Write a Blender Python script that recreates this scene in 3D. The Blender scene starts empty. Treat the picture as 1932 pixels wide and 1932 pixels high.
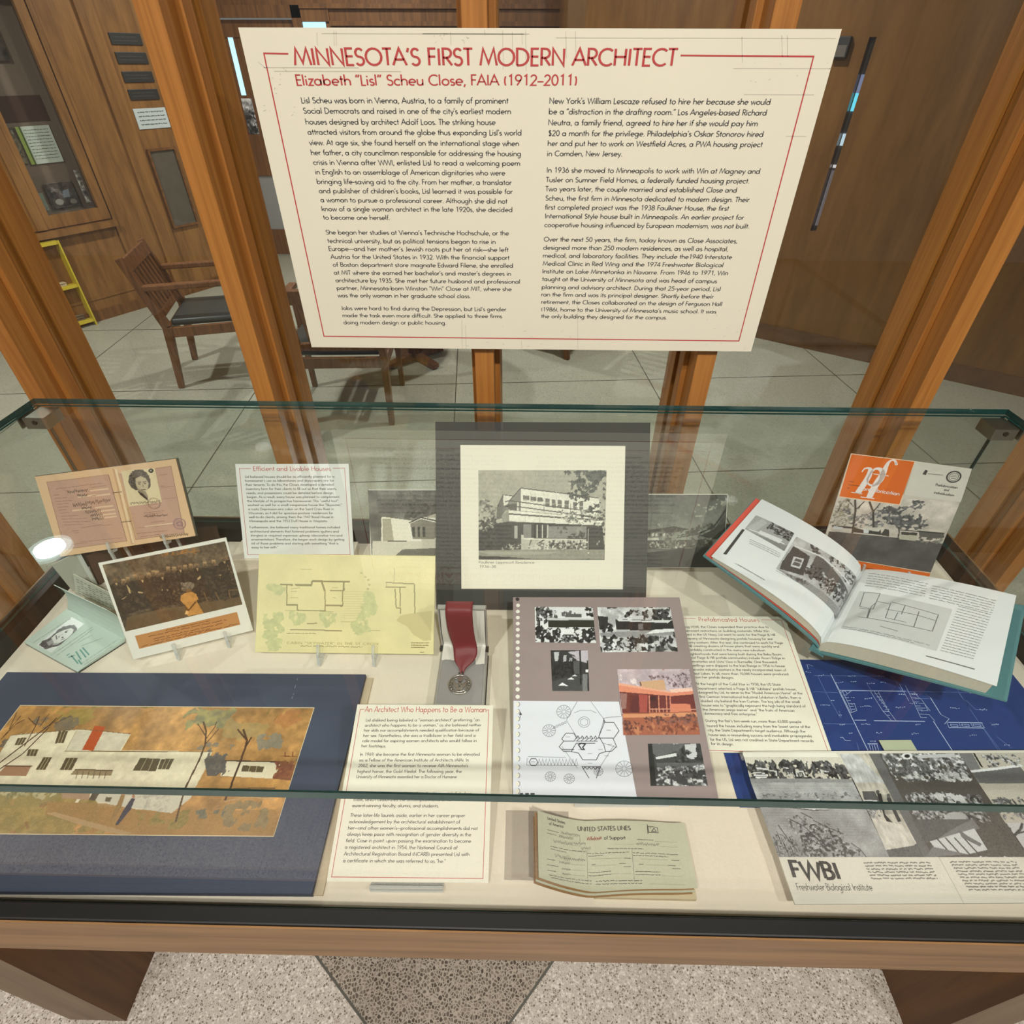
import bpy, math, random
import numpy as np
from mathutils import Vector, Matrix, Euler

S = bpy.context.scene
COL = S.collection
PI = math.pi

# ---------------------------------------------------------------- camera, world, lights, exposure
CAM_H = 1.58
PITCH, ROLL, YAW, FPX = math.radians(38.7355), math.radians(0.1927), math.radians(-0.944), 1053.14
cam_data = bpy.data.cameras.new('camera')
cam = bpy.data.objects.new('camera', cam_data)
COL.objects.link(cam)
S.camera = cam
cam_data.sensor_fit = 'HORIZONTAL'
cam_data.sensor_width = 36.0
cam_data.lens = 36.0 * FPX / 1932.0
cam_data.clip_start = 0.02
cam_data.clip_end = 100
_f = Vector((math.sin(YAW) * math.cos(PITCH), math.cos(YAW) * math.cos(PITCH), -math.sin(PITCH)))
_r = Vector((math.cos(YAW), -math.sin(YAW), 0))
_u = _r.cross(_f)
_r2 = math.cos(ROLL) * _r + math.sin(ROLL) * _u
_u2 = -math.sin(ROLL) * _r + math.cos(ROLL) * _u
cam.matrix_world = Matrix(((_r2.x, _u2.x, -_f.x, 0), (_r2.y, _u2.y, -_f.y, 0), (_r2.z, _u2.z, -_f.z, CAM_H), (0, 0, 0, 1)))

world = bpy.data.worlds.new('room_air')
S.world = world
world.use_nodes = True
_bg = world.node_tree.nodes['Background']
_bg.inputs[0].default_value = (1.0, 0.97, 0.93, 1)
_bg.inputs[1].default_value = 0.20

S.view_settings.view_transform = 'Standard'
S.view_settings.look = 'None'
S.view_settings.gamma = 1.0
S.view_settings.exposure = -0.12
S.view_settings.use_curve_mapping = False
S.cycles.max_bounces = 10
S.cycles.transparent_max_bounces = 40
S.cycles.glossy_bounces = 5
S.cycles.caustics_reflective = False
S.cycles.caustics_refractive = False

CEIL = 2.8
# recessed ceiling lights: x, y, watts, aperture radius, colour
DOWNLIGHTS = [
    (-2.74, 2.36, 56, 0.075, (1.0, 0.985, 0.95)),
    (2.43, 3.95, 30, 0.045, (1.0, 0.95, 0.87)),
    (-0.70, -0.58, 27, 0.04, (1.0, 0.975, 0.935)),
    (0.28, -0.80, 46, 0.04, (1.0, 0.975, 0.935)),
    (1.38, -0.72, 29, 0.04, (1.0, 0.975, 0.935)),
    (-1.9, -1.3, 22, 0.06, (1.0, 0.96, 0.90)),
    (-1.30, 4.90, 50, 0.08, (1.0, 0.98, 0.94)),
    (0.45, 3.25, 52, 0.05, (1.0, 0.975, 0.93)),
]

# ---------------------------------------------------------------- helpers
def s2l(c):
    c = np.asarray(c, float)
    return np.where(c <= 0.04045, c / 12.92, ((c + 0.055) / 1.055) ** 2.4)

def rgb(r, g, b):
    return tuple(s2l(np.array([r, g, b]) / 255.0)) + (1.0,)

MATS = {}
def nodes_of(name):
    m = bpy.data.materials.new(name)
    m.use_nodes = True
    nt = m.node_tree
    return m, nt, nt.nodes['Principled BSDF'], nt.nodes, nt.links

def pm(name, col, rough=0.6, metal=0.0, var=0.06, scale=60.0, bump=0.0, spec=0.5, coat=0.0):
    """plain procedural material: base colour with a soft noise variation"""
    if name in MATS: return MATS[name]
    m, nt, b, N, L = nodes_of(name)
    tc = N.new('ShaderNodeTexCoord'); nz = N.new('ShaderNodeTexNoise')
    nz.inputs['Scale'].default_value = scale; nz.inputs['Detail'].default_value = 4
    L.new(tc.outputs['Object'], nz.inputs['Vector'])
    mx = N.new('ShaderNodeMix'); mx.data_type = 'RGBA'
    c = np.array(rgb(*col))
    mx.inputs[6].default_value = tuple(np.clip(c[:3] * (1 - var), 0, 1)) + (1,)
    mx.inputs[7].default_value = tuple(np.clip(c[:3] * (1 + var), 0, 1)) + (1,)
    L.new(nz.outputs['Fac'], mx.inputs[0])
    L.new(mx.outputs[2], b.inputs['Base Color'])
    b.inputs['Roughness'].default_value = rough
    b.inputs['Metallic'].default_value = metal
    b.inputs['Specular IOR Level'].default_value = spec
    b.inputs['Coat Weight'].default_value = coat
    if bump:
        bp = N.new('ShaderNodeBump'); bp.inputs['Strength'].default_value = bump
        bp.inputs['Distance'].default_value = 0.002
        L.new(nz.outputs['Fac'], bp.inputs['Height']); L.new(bp.outputs[0], b.inputs['Normal'])
    MATS[name] = m
    return m

def wood(name, dark, light, rough=0.45, axis='Z', scale=14.0, stretch=0.05):
    if name in MATS: return MATS[name]
    m, nt, b, N, L = nodes_of(name)
    tc = N.new('ShaderNodeTexCoord'); mp = N.new('ShaderNodeMapping')
    sc = [scale, scale, scale]; sc['XYZ'.index(axis)] = scale * stretch
    mp.inputs['Scale'].default_value = sc
    L.new(tc.outputs['Object'], mp.inputs['Vector'])
    n1 = N.new('ShaderNodeTexNoise'); n1.inputs['Scale'].default_value = 3.0; n1.inputs['Detail'].default_value = 8
    n1.inputs['Distortion'].default_value = 0.6
    n2 = N.new('ShaderNodeTexNoise'); n2.inputs['Scale'].default_value = 16.0; n2.inputs['Detail'].default_value = 3
    L.new(mp.outputs[0], n1.inputs['Vector']); L.new(mp.outputs[0], n2.inputs['Vector'])
    ad = N.new('ShaderNodeMath'); ad.operation = 'MULTIPLY_ADD'
    ad.inputs[1].default_value = 0.35
    L.new(n2.outputs['Fac'], ad.inputs[0]); L.new(n1.outputs['Fac'], ad.inputs[2])
    cr = N.new('ShaderNodeValToRGB')
    cr.color_ramp.elements[0].position = 0.45; cr.color_ramp.elements[0].color = rgb(*dark)
    cr.color_ramp.elements[1].position = 0.85; cr.color_ramp.elements[1].color = rgb(*light)
    L.new(ad.outputs[0], cr.inputs[0]); L.new(cr.outputs[0], b.inputs['Base Color'])
    b.inputs['Roughness'].default_value = rough
    b.inputs['Specular IOR Level'].default_value = 0.35
    MATS[name] = m
    return m

def glass_mat(name='clear_glass', tint=(0.965, 0.985, 0.975), ior=1.5):
    """thin pane surface: clear transmission plus a Fresnel mirror reflection"""
    if name in MATS: return MATS[name]
    m, nt, b, N, L = nodes_of(name)
    N.remove(b)
    tr = N.new('ShaderNodeBsdfTransparent'); tr.inputs[0].default_value = tint + (1,)
    gl = N.new('ShaderNodeBsdfGlossy'); gl.inputs['Roughness'].default_value = 0.0
    nz = N.new('ShaderNodeTexNoise'); nz.inputs['Scale'].default_value = 3.0
    mr = N.new('ShaderNodeMapRange'); mr.inputs[3].default_value = 0.94; mr.inputs[4].default_value = 1.0
    L.new(nz.outputs['Fac'], mr.inputs[0]); L.new(mr.outputs[0], gl.inputs['Color'])
    fr = N.new('ShaderNodeFresnel'); ge = N.new('ShaderNodeNewGeometry')
    io = N.new('ShaderNodeMapRange'); io.inputs[3].default_value = ior; io.inputs[4].default_value = 1 / ior
    L.new(ge.outputs['Backfacing'], io.inputs[0]); L.new(io.outputs[0], fr.inputs[0])
    mx = N.new('ShaderNodeMixShader')
    L.new(fr.outputs[0], mx.inputs[0]); L.new(tr.outputs[0], mx.inputs[1]); L.new(gl.outputs[0], mx.inputs[2])
    L.new(mx.outputs[0], N['Material Output'].inputs[0])
    MATS[name] = m
    return m

def emit(name, col, strength, var=0.15, scale=20):
    if name in MATS: return MATS[name]
    m, nt, b, N, L = nodes_of(name)
    nz = N.new('ShaderNodeTexNoise'); nz.inputs['Scale'].default_value = scale
    mr = N.new('ShaderNodeMapRange'); mr.inputs[3].default_value = strength * (1 - var); mr.inputs[4].default_value = strength * (1 + var)
    L.new(nz.outputs['Fac'], mr.inputs[0]); L.new(mr.outputs[0], b.inputs['Emission Strength'])
    b.inputs['Emission Color'].default_value = rgb(*col); b.inputs['Base Color'].default_value = rgb(*col)
    MATS[name] = m
    return m

def print_mat(name='printed_photo', rough=0.38):
    """reads the printed picture stored on the print's own vertices"""
    if name in MATS: return MATS[name]
    m, nt, b, N, L = nodes_of(name)
    at = N.new('ShaderNodeAttribute'); at.attribute_name = 'ink'
    nz = N.new('ShaderNodeTexNoise'); nz.inputs['Scale'].default_value = 900
    mr = N.new('ShaderNodeMapRange'); mr.inputs[3].default_value = 0.92; mr.inputs[4].default_value = 1.08
    L.new(nz.outputs['Fac'], mr.inputs[0])
    mx = N.new('ShaderNodeMix'); mx.data_type = 'RGBA'; mx.blend_type = 'MULTIPLY'; mx.inputs[0].default_value = 1
    L.new(at.outputs['Color'], mx.inputs[6]); L.new(mr.outputs[0], mx.inputs[7])
    L.new(mx.outputs[2], b.inputs['Base Color'])
    b.inputs['Roughness'].default_value = rough
    MATS[name] = m
    return m

class MB:
    """collects vertices and faces, then links them as ONE mesh object"""
    def __init__(self):
        self.v = []; self.f = []; self.mi = []
    def add(self, verts, faces, mi=0):
        o = len(self.v)
        self.v += [tuple(p) for p in verts]
        self.f += [tuple(i + o for i in f) for f in faces]
        self.mi += [mi] * len(faces)
    def box(self, x0, y0, z0, x1, y1, z1, mi=0):
        self.hexa([(x0, y0, z0), (x1, y0, z0), (x1, y1, z0), (x0, y1, z0)], [(x0, y0, z1), (x1, y0, z1), (x1, y1, z1), (x0, y1, z1)], mi)
    def hexa(self, a, b, mi=0):
        self.add(list(a) + list(b), [(3, 2, 1, 0), (4, 5, 6, 7), (0, 1, 5, 4), (1, 2, 6, 5), (2, 3, 7, 6), (3, 0, 4, 7)], mi)
    def bar(self, p, q, w, h, up=(0, 0, 1), mi=0, w2=None, h2=None):
        """straight bar from p to q, section w across by h along 'up'"""
        p, q = Vector(p), Vector(q); d = (q - p).normalized(); up = Vector(up)
        sx = d.cross(up)
        if sx.length < 1e-5: sx = d.cross(Vector((1, 0, 0)))
        sx.normalize(); uy = sx.cross(d)
        w2 = w if w2 is None else w2; h2 = h if h2 is None else h2
        A = [p + sx * (w / 2 * i) + uy * (h / 2 * j) for i, j in ((-1, -1), (1, -1), (1, 1), (-1, 1))]
        B = [q + sx * (w2 / 2 * i) + uy * (h2 / 2 * j) for i, j in ((-1, -1), (1, -1), (1, 1), (-1, 1))]
        self.hexa(A, B, mi)
    def quad(self, a, b, c, d, mi=0):
        self.add([a, b, c, d], [(0, 1, 2, 3)], mi)
    def slab(self, pts, off, mi=0):
        """polygon given by pts thickened by vector off"""
        n = len(pts); P = [Vector(p) for p in pts]; Q = [p + Vector(off) for p in P]
        self.add(P + Q, [tuple(range(n))[::-1], tuple(range(n, 2 * n))] + [(i, (i + 1) % n, n + (i + 1) % n, n + i) for i in range(n)], mi)
    def lathe(self, prof, n=32, c=(0, 0, 0), mi=0):
        """prof: list of (r, z)"""
        V = []; F = []
        for r, z in prof:
            for k in range(n):
                a = 2 * PI * k / n
                V.append((c[0] + r * math.cos(a), c[1] + r * math.sin(a), c[2] + z))
        for i in range(len(prof) - 1):
            for k in range(n):
                F.append((i * n + k, i * n + (k + 1) % n, (i + 1) * n + (k + 1) % n, (i + 1) * n + k))
        F.append(tuple(range(n))[::-1]); F.append(tuple((len(prof) - 1) * n + k for k in range(n)))
        self.add(V, F, mi)
    def tube(self, pts, r, n=8, mi=0):
        P = [Vector(p) for p in pts]; V = []; F = []
        for i, p in enumerate(P):
            d = (P[min(i + 1, len(P) - 1)] - P[max(i - 1, 0)]).normalized()
            s = d.cross(Vector((0, 0, 1)))
            if s.length < 1e-4: s = d.cross(Vector((1, 0, 0)))
            s.normalize(); u = s.cross(d)
            rr = r[i] if isinstance(r, (list, tuple)) else r
            V += [p + (s * math.cos(2 * PI * k / n) + u * math.sin(2 * PI * k / n)) * rr for k in range(n)]
        for i in range(len(P) - 1):
            F += [(i * n + k, i * n + (k + 1) % n, (i + 1) * n + (k + 1) % n, (i + 1) * n + k) for k in range(n)]
        F += [tuple(range(n))[::-1], tuple((len(P) - 1) * n + k for k in range(n))]
        self.add(V, F, mi)
    def build(self, name, mats, parent=None, bevel=0.0, smooth=False, seg=2):
        me = bpy.data.meshes.new(name)
        me.from_pydata([tuple(p) for p in self.v], [], self.f)
        for m in (mats if isinstance(mats, (list, tuple)) else [mats]): me.materials.append(m)
        me.polygons.foreach_set('material_index', self.mi)
        if smooth: me.polygons.foreach_set('use_smooth', [True] * len(self.f))
        me.update()
        o = bpy.data.objects.new(name, me); COL.objects.link(o)
        if parent: o.parent = parent
        if bevel:
            b = o.modifiers.new('edge', 'BEVEL'); b.width = bevel; b.segments = seg; b.limit_method = 'ANGLE'; b.angle_limit = 0.6
        return o

def tag(o, label, cat, group=None):
    o['label'] = label; o['category'] = cat
    if group: o['group'] = group
    return o

def thing(name, label, cat, loc=(0, 0, 0), rot=(0, 0, 0), group=None):
    o = bpy.data.objects.new(name, None); COL.objects.link(o)
    o.location = loc; o.rotation_euler = rot; o.empty_display_size = 0.05
    return tag(o, label, cat, group)

def struct(o):
    o['kind'] = 'structure'; return o

def homog(src, dst):
    A = []; B = []
    for (x, y), (u, v) in zip(src, dst):
        A.append([x, y, 1, 0, 0, 0, -u * x, -u * y]); B.append(u)
        A.append([0, 0, 0, x, y, 1, -v * x, -v * y]); B.append(v)
    h = np.linalg.solve(np.array(A, float), np.array(B, float))
    return np.append(h, 1).reshape(3, 3)

def happly(Hm, pts):
    p = np.atleast_2d(np.asarray(pts, float))
    q = np.c_[p, np.ones(len(p))] @ Hm.T
    return q[:, :2] / q[:, 2:]

def K(x0, y0, s):
    """coordinates read on an enlarged detail, brought back to the whole print's frame"""
    def f(*p):
        return [(x0 + a / s, y0 + b / s) for a, b in p]
    return f

# ---------------------------------------------------------------- lettering: a geometric sans drawn as strokes
G = {}
def _g(ch, adv, d): G[ch] = (adv, d)
for ln in '''a .72 o.31,.3,.26,.29;l.57,.6,.57,0
b .72 l.09,1.05,.09,0;o.36,.3,.26,.29
c .58 a.34,.3,.27,.29,48,312
d .72 o.31,.3,.26,.29;l.57,1.05,.57,0
e .66 l.07,.3,.6,.3;a.335,.3,.265,.29,0,305
f .36 l.17,0,.17,.84;a.35,.84,.18,.19,180,75;l.03,.6,.34,.6
g .72 o.31,.3,.26,.29;l.57,.6,.57,-.12;a.32,-.12,.25,.25,0,-145
h .63 l.09,1.05,.09,0;a.31,.36,.22,.23,180,0;l.53,.36,.53,0
i .24 l.1,.6,.1,0;l.1,.8,.1,.92
j .26 l.12,.6,.12,-.22;l.12,.8,.12,.92
k .56 l.09,1.05,.09,0;l.49,.6,.11,.26;l.25,.36,.53,0
l .24 l.1,1.05,.1,0
m .94 l.09,.6,.09,0;a.28,.38,.19,.21,180,0;l.47,.38,.47,0;a.66,.38,.19,.21,180,0;l.85,.38,.85,0
n .63 l.09,.6,.09,0;a.31,.36,.22,.23,180,0;l.53,.36,.53,0
o .68 o.34,.3,.27,.29
p .72 l.09,.6,.09,-.38;o.36,.3,.26,.29
q .72 o.31,.3,.26,.29;l.57,.6,.57,-.38
r .40 l.09,.6,.09,0;a.29,.36,.2,.23,180,65
s .46 a.23,.445,.15,.145,35,270;a.23,.15,.17,.15,90,-145
t .36 l.17,.9,.17,0;l.03,.6,.33,.6
u .63 l.09,.6,.09,.24;a.31,.24,.22,.23,180,360;l.53,.6,.53,0
v .52 l.03,.6,.26,0,.49,.6
w .82 l.03,.6,.22,0,.41,.58,.6,0,.79,.6
x .52 l.05,.6,.47,0;l.47,.6,.05,0
y .54 l.04,.6,.28,.03;l.51,.6,.14,-.38
z .50 l.06,.6,.43,.6,.06,0,.45,0
A .78 l.02,0,.39,1,.76,0;l.15,.34,.63,.34
B .62 l.1,0,.1,1,.3,1;a.3,.765,.2,.235,90,-90;l.1,.53,.3,.53;a.3,.265,.25,.265,90,-90;l.1,0,.3,0
C .84 a.5,.5,.43,.5,48,312
D .80 l.1,0,.1,1,.26,1;a.26,.5,.46,.5,90,-90;l.1,0,.26,0
E .54 l.48,1,.1,1,.1,0,.48,0;l.1,.53,.46,.53
F .52 l.48,1,.1,1,.1,0;l.1,.52,.45,.52
G .92 a.5,.5,.43,.5,45,350;l.55,.45,.93,.45
H .76 l.1,0,.1,1;l.66,0,.66,1;l.1,.52,.66,.52
I .26 l.13,0,.13,1
J .42 l.3,1,.3,.18;a.16,.18,.14,.18,0,-120
K .66 l.1,0,.1,1;l.58,1,.12,.5;l.2,.58,.63,0
L .48 l.1,1,.1,0,.44,0
M .98 l.04,0,.2,1,.49,.12,.78,1,.94,0
N .80 l.1,0,.1,1,.7,0,.7,1
O .98 o.49,.5,.43,.5
P .60 l.1,0,.1,1,.3,1;a.3,.73,.24,.27,90,-90;l.1,.46,.3,.46
Q .98 o.49,.5,.43,.5;l.55,.3,.92,-.03
R .62 l.1,0,.1,1,.3,1;a.3,.73,.24,.27,90,-90;l.1,.46,.3,.46;l.27,.46,.57,0
S .58 a.29,.745,.2,.245,30,270;a.29,.25,.22,.25,90,-150
T .54 l.02,1,.52,1;l.27,1,.27,0
U .74 l.1,1,.1,.28;a.37,.28,.27,.28,180,360;l.64,.28,.64,1
V .74 l.03,1,.37,0,.71,1
W 1.08 l.03,1,.28,0,.54,.92,.8,0,1.05,1
X .68 l.05,1,.63,0;l.63,1,.05,0
Y .66 l.03,1,.33,.5,.63,1;l.33,.5,.33,0
Z .64 l.06,1,.58,1,.06,0,.6,0
0 .62 o.31,.5,.24,.5
1 .62 l.17,.84,.35,1,.35,0
2 .62 a.31,.72,.22,.27,165,-35;l.5,.58,.08,0,.55,0
3 .62 a.29,.75,.19,.24,140,-90;a.29,.26,.23,.26,90,-150
4 .62 l.46,0,.46,1,.05,.26,.6,.26
5 .62 l.5,1,.2,1,.13,.6;a.28,.31,.25,.31,110,-145
6 .62 o.31,.29,.24,.29;l.12,.45,.42,1
7 .62 l.08,1,.55,1,.2,0
8 .62 o.31,.75,.19,.24;o.31,.26,.24,.26
9 .62 o.31,.71,.24,.29;l.5,.55,.2,0
. .24 l.12,.0,.12,.1
, .24 l.14,.1,.06,-.16
: .26 l.13,0,.13,.1;l.13,.48,.13,.58
- .36 l.04,.34,.32,.34
' .2 l.1,1.03,.08,.78
( .30 a.42,.42,.32,.68,140,220
) .30 a-.12,.42,.32,.68,40,-40
& .74 l.66,0,.22,.6;a.33,.76,.17,.2,200,-20;l.5,.7,.16,.42;a.28,.24,.22,.24,120,330;l.46,.1,.62,.36
$ .62 a.31,.745,.18,.21,30,270;a.31,.27,.2,.25,90,-150;l.31,1.08,.31,-.1
/ .4 l.02,-.1,.38,1.05
| .3 l.15,-.15,.15,1.05
+ .6 l.05,.4,.55,.4;l.3,.15,.3,.65'''.split('\n'):
    p = ln.split(' ')
    _g(p[0], float(p[1]), p[2])
_g('\u201c', .38, 'l.14,1.03,.06,.78;l.32,1.03,.24,.78'); _g('\u201d', .38, 'l.14,1.03,.06,.78;l.32,1.03,.24,.78')
_g('\u2019', .2, 'l.13,1.03,.06,.78'); _g('\u2013', .5, 'l.0,.34,.5,.34'); _g('\u2014', .9, 'l.0,.34,.9,.34')
_g('"', .38, 'l.13,1.03,.1,.78;l.29,1.03,.26,.78')

_gc = {}
def ribbon(P, h, closed=False):
    P = np.asarray(P, float); n = len(P)
    D = np.diff(P, axis=0); D /= np.maximum(np.linalg.norm(D, axis=1), 1e-9)[:, None]
    if closed:
        prv = np.vstack([D[-1:], D]); nxt = np.vstack([D, D[:1]])
    else:
        prv = np.vstack([D[:1], D]); nxt = np.vstack([D, D[-1:]])
    T = prv + nxt; T /= np.maximum(np.linalg.norm(T, axis=1), 1e-6)[:, None]
    Nn = np.c_[-T[:, 1], T[:, 0]]
    c = np.clip((T * prv).sum(1), 0.38, 1)
    off = Nn * (h / c)[:, None]
    V = np.vstack([P + off, P - off])
    F = [(i, i + 1, n + i + 1, n + i) for i in range(n - 1)]
    return V, F

def arc(cx, cy, rx, ry, a0, a1, step=30):
    k = max(2, int(math.ceil(abs(a1 - a0) / step)) + 1)
    t = np.radians(np.linspace(a0, a1, k))
    return np.c_[cx + rx * np.cos(t), cy + ry * np.sin(t)]

def glyph(ch, th, step):
    key = (ch, th, step)
    if key in _gc: return _gc[key]
    adv, d = G.get(ch, G['.'])
    V = []; F = []; o = 0
    for s in d.split(';'):
        n = [float(x) for x in s[1:].split(',')]
        if s[0] == 'l': v, f = ribbon(np.array(n).reshape(-1, 2), th / 2)
        elif s[0] == 'o': v, f = ribbon(arc(*n, 0, 360, step), th / 2, True)
        else: v, f = ribbon(arc(*n, step), th / 2)
        V.append(v); F += [tuple(i + o for i in q) for q in f]; o += len(v)
    _gc[key] = (adv, np.vstack(V), F)
    return _gc[key]

def text_width(s, track=0.0):
    return sum((0.36 if c == ' ' else G.get(c, G['.'])[0]) + track for c in s)

def text_geo(s, th=0.11, step=30, track=0.0):
    V = []; F = []; o = 0; x = 0.0
    for c in s:
        if c == ' ': x += 0.36 + track; continue
        adv, v, f = glyph(c, th, step)
        V.append(v + (x, 0)); F += [tuple(i + o for i in q) for q in f]; o += len(v)
        x += adv + track
    return (np.vstack(V) if V else np.zeros((0, 2))), F, x

# ---------------------------------------------------------------- picture painter (prints, drawings)
def fbm(h, w, cell, seed, octv=4):
    rs = np.random.RandomState(seed); out = np.zeros((h, w)); amp = 1.0; tot = 0
    for _ in range(octv):
        c = max(cell, 1.0); gh, gw = int(h / c) + 3, int(w / c) + 3
        g = rs.rand(gh, gw)
        yy = np.arange(h) / c; xx = np.arange(w) / c
        yi = yy.astype(int); xi = xx.astype(int); fy = (yy - yi)[:, None]; fx = (xx - xi)[None]
        fy = fy * fy * (3 - 2 * fy); fx = fx * fx * (3 - 2 * fx)
        a = g[yi][:, xi]; b = g[yi][:, xi + 1]; c2 = g[yi + 1][:, xi]; d = g[yi + 1][:, xi + 1]
        out += amp * ((a * (1 - fx) + b * fx) * (1 - fy) + (c2 * (1 - fx) + d * fx) * fy)
        tot += amp; amp *= 0.55; cell /= 2
        if cell < 1: break
    return out / tot

class Pic:
    """a small painted picture; coordinates are those of quad (TL, TR, BR, BL)"""
    def __init__(self, w, h, quad, base, seed=1):
        self.w, self.h = w, h; self.q = quad; self.seed = seed
        self.H = homog(quad, [(0, 0), (w, 0), (w, h), (0, h)])
        self.a = np.ones((h, w, 3)) * self.c(base)
        self.rs = np.random.RandomState(seed)
        self.yy, self.xx = np.mgrid[0:h, 0:w] + 0.5
    def c(self, v):
        v = np.atleast_1d(np.asarray(v, float)) / 255.0
        return np.repeat(v, 3) if len(v) == 1 else v
    def t(self, pts): return happly(self.H, pts)
    def mask(self, P):
        m = np.zeros((self.h, self.w), bool); n = len(P)
        x0, x1 = max(0, int(P[:, 0].min()) - 1), min(self.w, int(P[:, 0].max()) + 2)
        y0, y1 = max(0, int(P[:, 1].min()) - 1), min(self.h, int(P[:, 1].max()) + 2)
        if x1 <= x0 or y1 <= y0: return m
        X, Y = self.xx[y0:y1, x0:x1], self.yy[y0:y1, x0:x1]; s = np.zeros(X.shape, bool)
        for i in range(n):
            xa, ya = P[i]; xb, yb = P[(i + 1) % n]
            if ya == yb: continue
            c = (ya > Y) != (yb > Y)
            s ^= c & (X < (xb - xa) * (Y - ya) / (yb - ya) + xa)
        m[y0:y1, x0:x1] = s
        return m
    def put(self, m, col, a=1.0):
        c = self.c(col)
        self.a[m] = self.a[m] * (1 - a) + c * a
    def poly(self, pts, col, a=1.0): self.put(self.mask(self.t(pts)), col, a); return self
    def polys(self, col, *ps):
        for p_ in ps: self.poly(p_, col)
        return self
    def line(self, pts, wd, col, a=1.0):
        P = self.t(pts); m = np.zeros((self.h, self.w), bool)
        for (xa, ya), (xb, yb) in zip(P[:-1], P[1:]):
            d = np.array([xb - xa, yb - ya]); L = max(np.hypot(*d), 1e-6); n = np.array([-d[1], d[0]]) / L * max(wd, 0.9) / 2
            m |= self.mask(np.array([(xa + n[0], ya + n[1]), (xb + n[0], yb + n[1]), (xb - n[0], yb - n[1]), (xa - n[0], ya - n[1])]))
        self.put(m, col, a); return self
    def ell(self, cx, cy, rx, ry, col, a=1.0, rot=0.0):
        t = np.linspace(0, 2 * PI, 20, endpoint=False); c, s = math.cos(rot), math.sin(rot)
        x, y = rx * np.cos(t), ry * np.sin(t)
        return self.poly(np.c_[cx + x * c - y * s, cy + x * s + y * c], col, a)
    def leaf(self, pts, cols, cell=6, cover=0.6, soft=6, seed=None, a=1.0):
        """ragged foliage inside a polygon: noise-cut edges, mottled between cols"""
        sd = self.seed * 7 + (seed or len(pts)) * 13
        m = self.mask(self.t(pts)).astype(float)
        k = max(1, int(soft))
        for ax in (0, 1):
            m = sum(np.roll(m, j, ax) for j in range(-k, k + 1)) / (2 * k + 1)
        n = fbm(self.h, self.w, cell, sd, 3)
        n = (n - n.mean()) / (n.std() + 1e-6) * 0.25
        on = (m > 0.04) & (n + (m - 1) * 0.7 > np.quantile(n, 1 - min(cover, .99)))
        t = fbm(self.h, self.w, max(cell * .6, 1.6), sd + 5, 3)
        t = np.clip((t - t.mean()) / (t.std() + 1e-6) * 0.35 + 0.5, 0, 1)[..., None]
        C = self.c(cols[0]) * (1 - t) + self.c(cols[1]) * t
        w = (on * a)[..., None]
        self.a = self.a * (1 - w) + C * w
        return self
    def wash(self, amt, cell, seed=3):
        n = fbm(self.h, self.w, cell, seed + self.seed, 4); n = (n - n.mean()) / (n.std() + 1e-6)
        self.a = self.a * (1 + amt * n[..., None]); return self
    def grad(self, top, bot):
        t = (self.yy / self.h)[..., None]
        self.a = self.c(top) * (1 - t) + self.c(bot) * t; return self
    def grain(self, amt=0.03):
        self.a = self.a + self.rs.randn(self.h, self.w, 1) * amt; return self
    def blur(self, k=1):
        for _ in range(k):
            p = np.pad(self.a, ((1, 1), (1, 1), (0, 0)), 'edge')
            self.a = (p[:-2, 1:-1] + p[2:, 1:-1] + p[1:-1, :-2] + p[1:-1, 2:] + 4 * self.a) / 8
        return self

def grid_print(name, pic, corner_fn, parent, mat=None):
    """pic on a fine grid; corner_fn(s, t) -> 3D point array, s across, t down, both 0..1"""
    w, h = pic.w, pic.h
    s, t = np.meshgrid(np.linspace(0, 1, w), np.linspace(0, 1, h))
    V = corner_fn(s.ravel(), t.ravel())
    i = np.arange(w * h).reshape(h, w)
    F = np.stack([i[1:, :-1], i[1:, 1:], i[:-1, 1:], i[:-1, :-1]], -1).reshape(-1, 4)
    me = bpy.data.meshes.new(name)
    me.vertices.add(len(V)); me.vertices.foreach_set('co', V.astype(np.float32).ravel())
    me.loops.add(F.size); me.loops.foreach_set('vertex_index', F.astype(np.int32).ravel())
    me.polygons.add(len(F)); me.polygons.foreach_set('loop_start', np.arange(0, F.size, 4, dtype=np.int32))
    me.update(calc_edges=True)
    at = me.attributes.new('ink', 'FLOAT_COLOR', 'POINT')
    c = np.ones((w * h, 4), np.float32); c[:, :3] = s2l(np.clip(pic.a, 0.02, 0.97)).reshape(-1, 3)
    at.data.foreach_set('color', c.ravel())
    me.materials.append(mat or print_mat())
    o = bpy.data.objects.new(name, me); COL.objects.link(o); o.parent = parent
    return o

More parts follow.
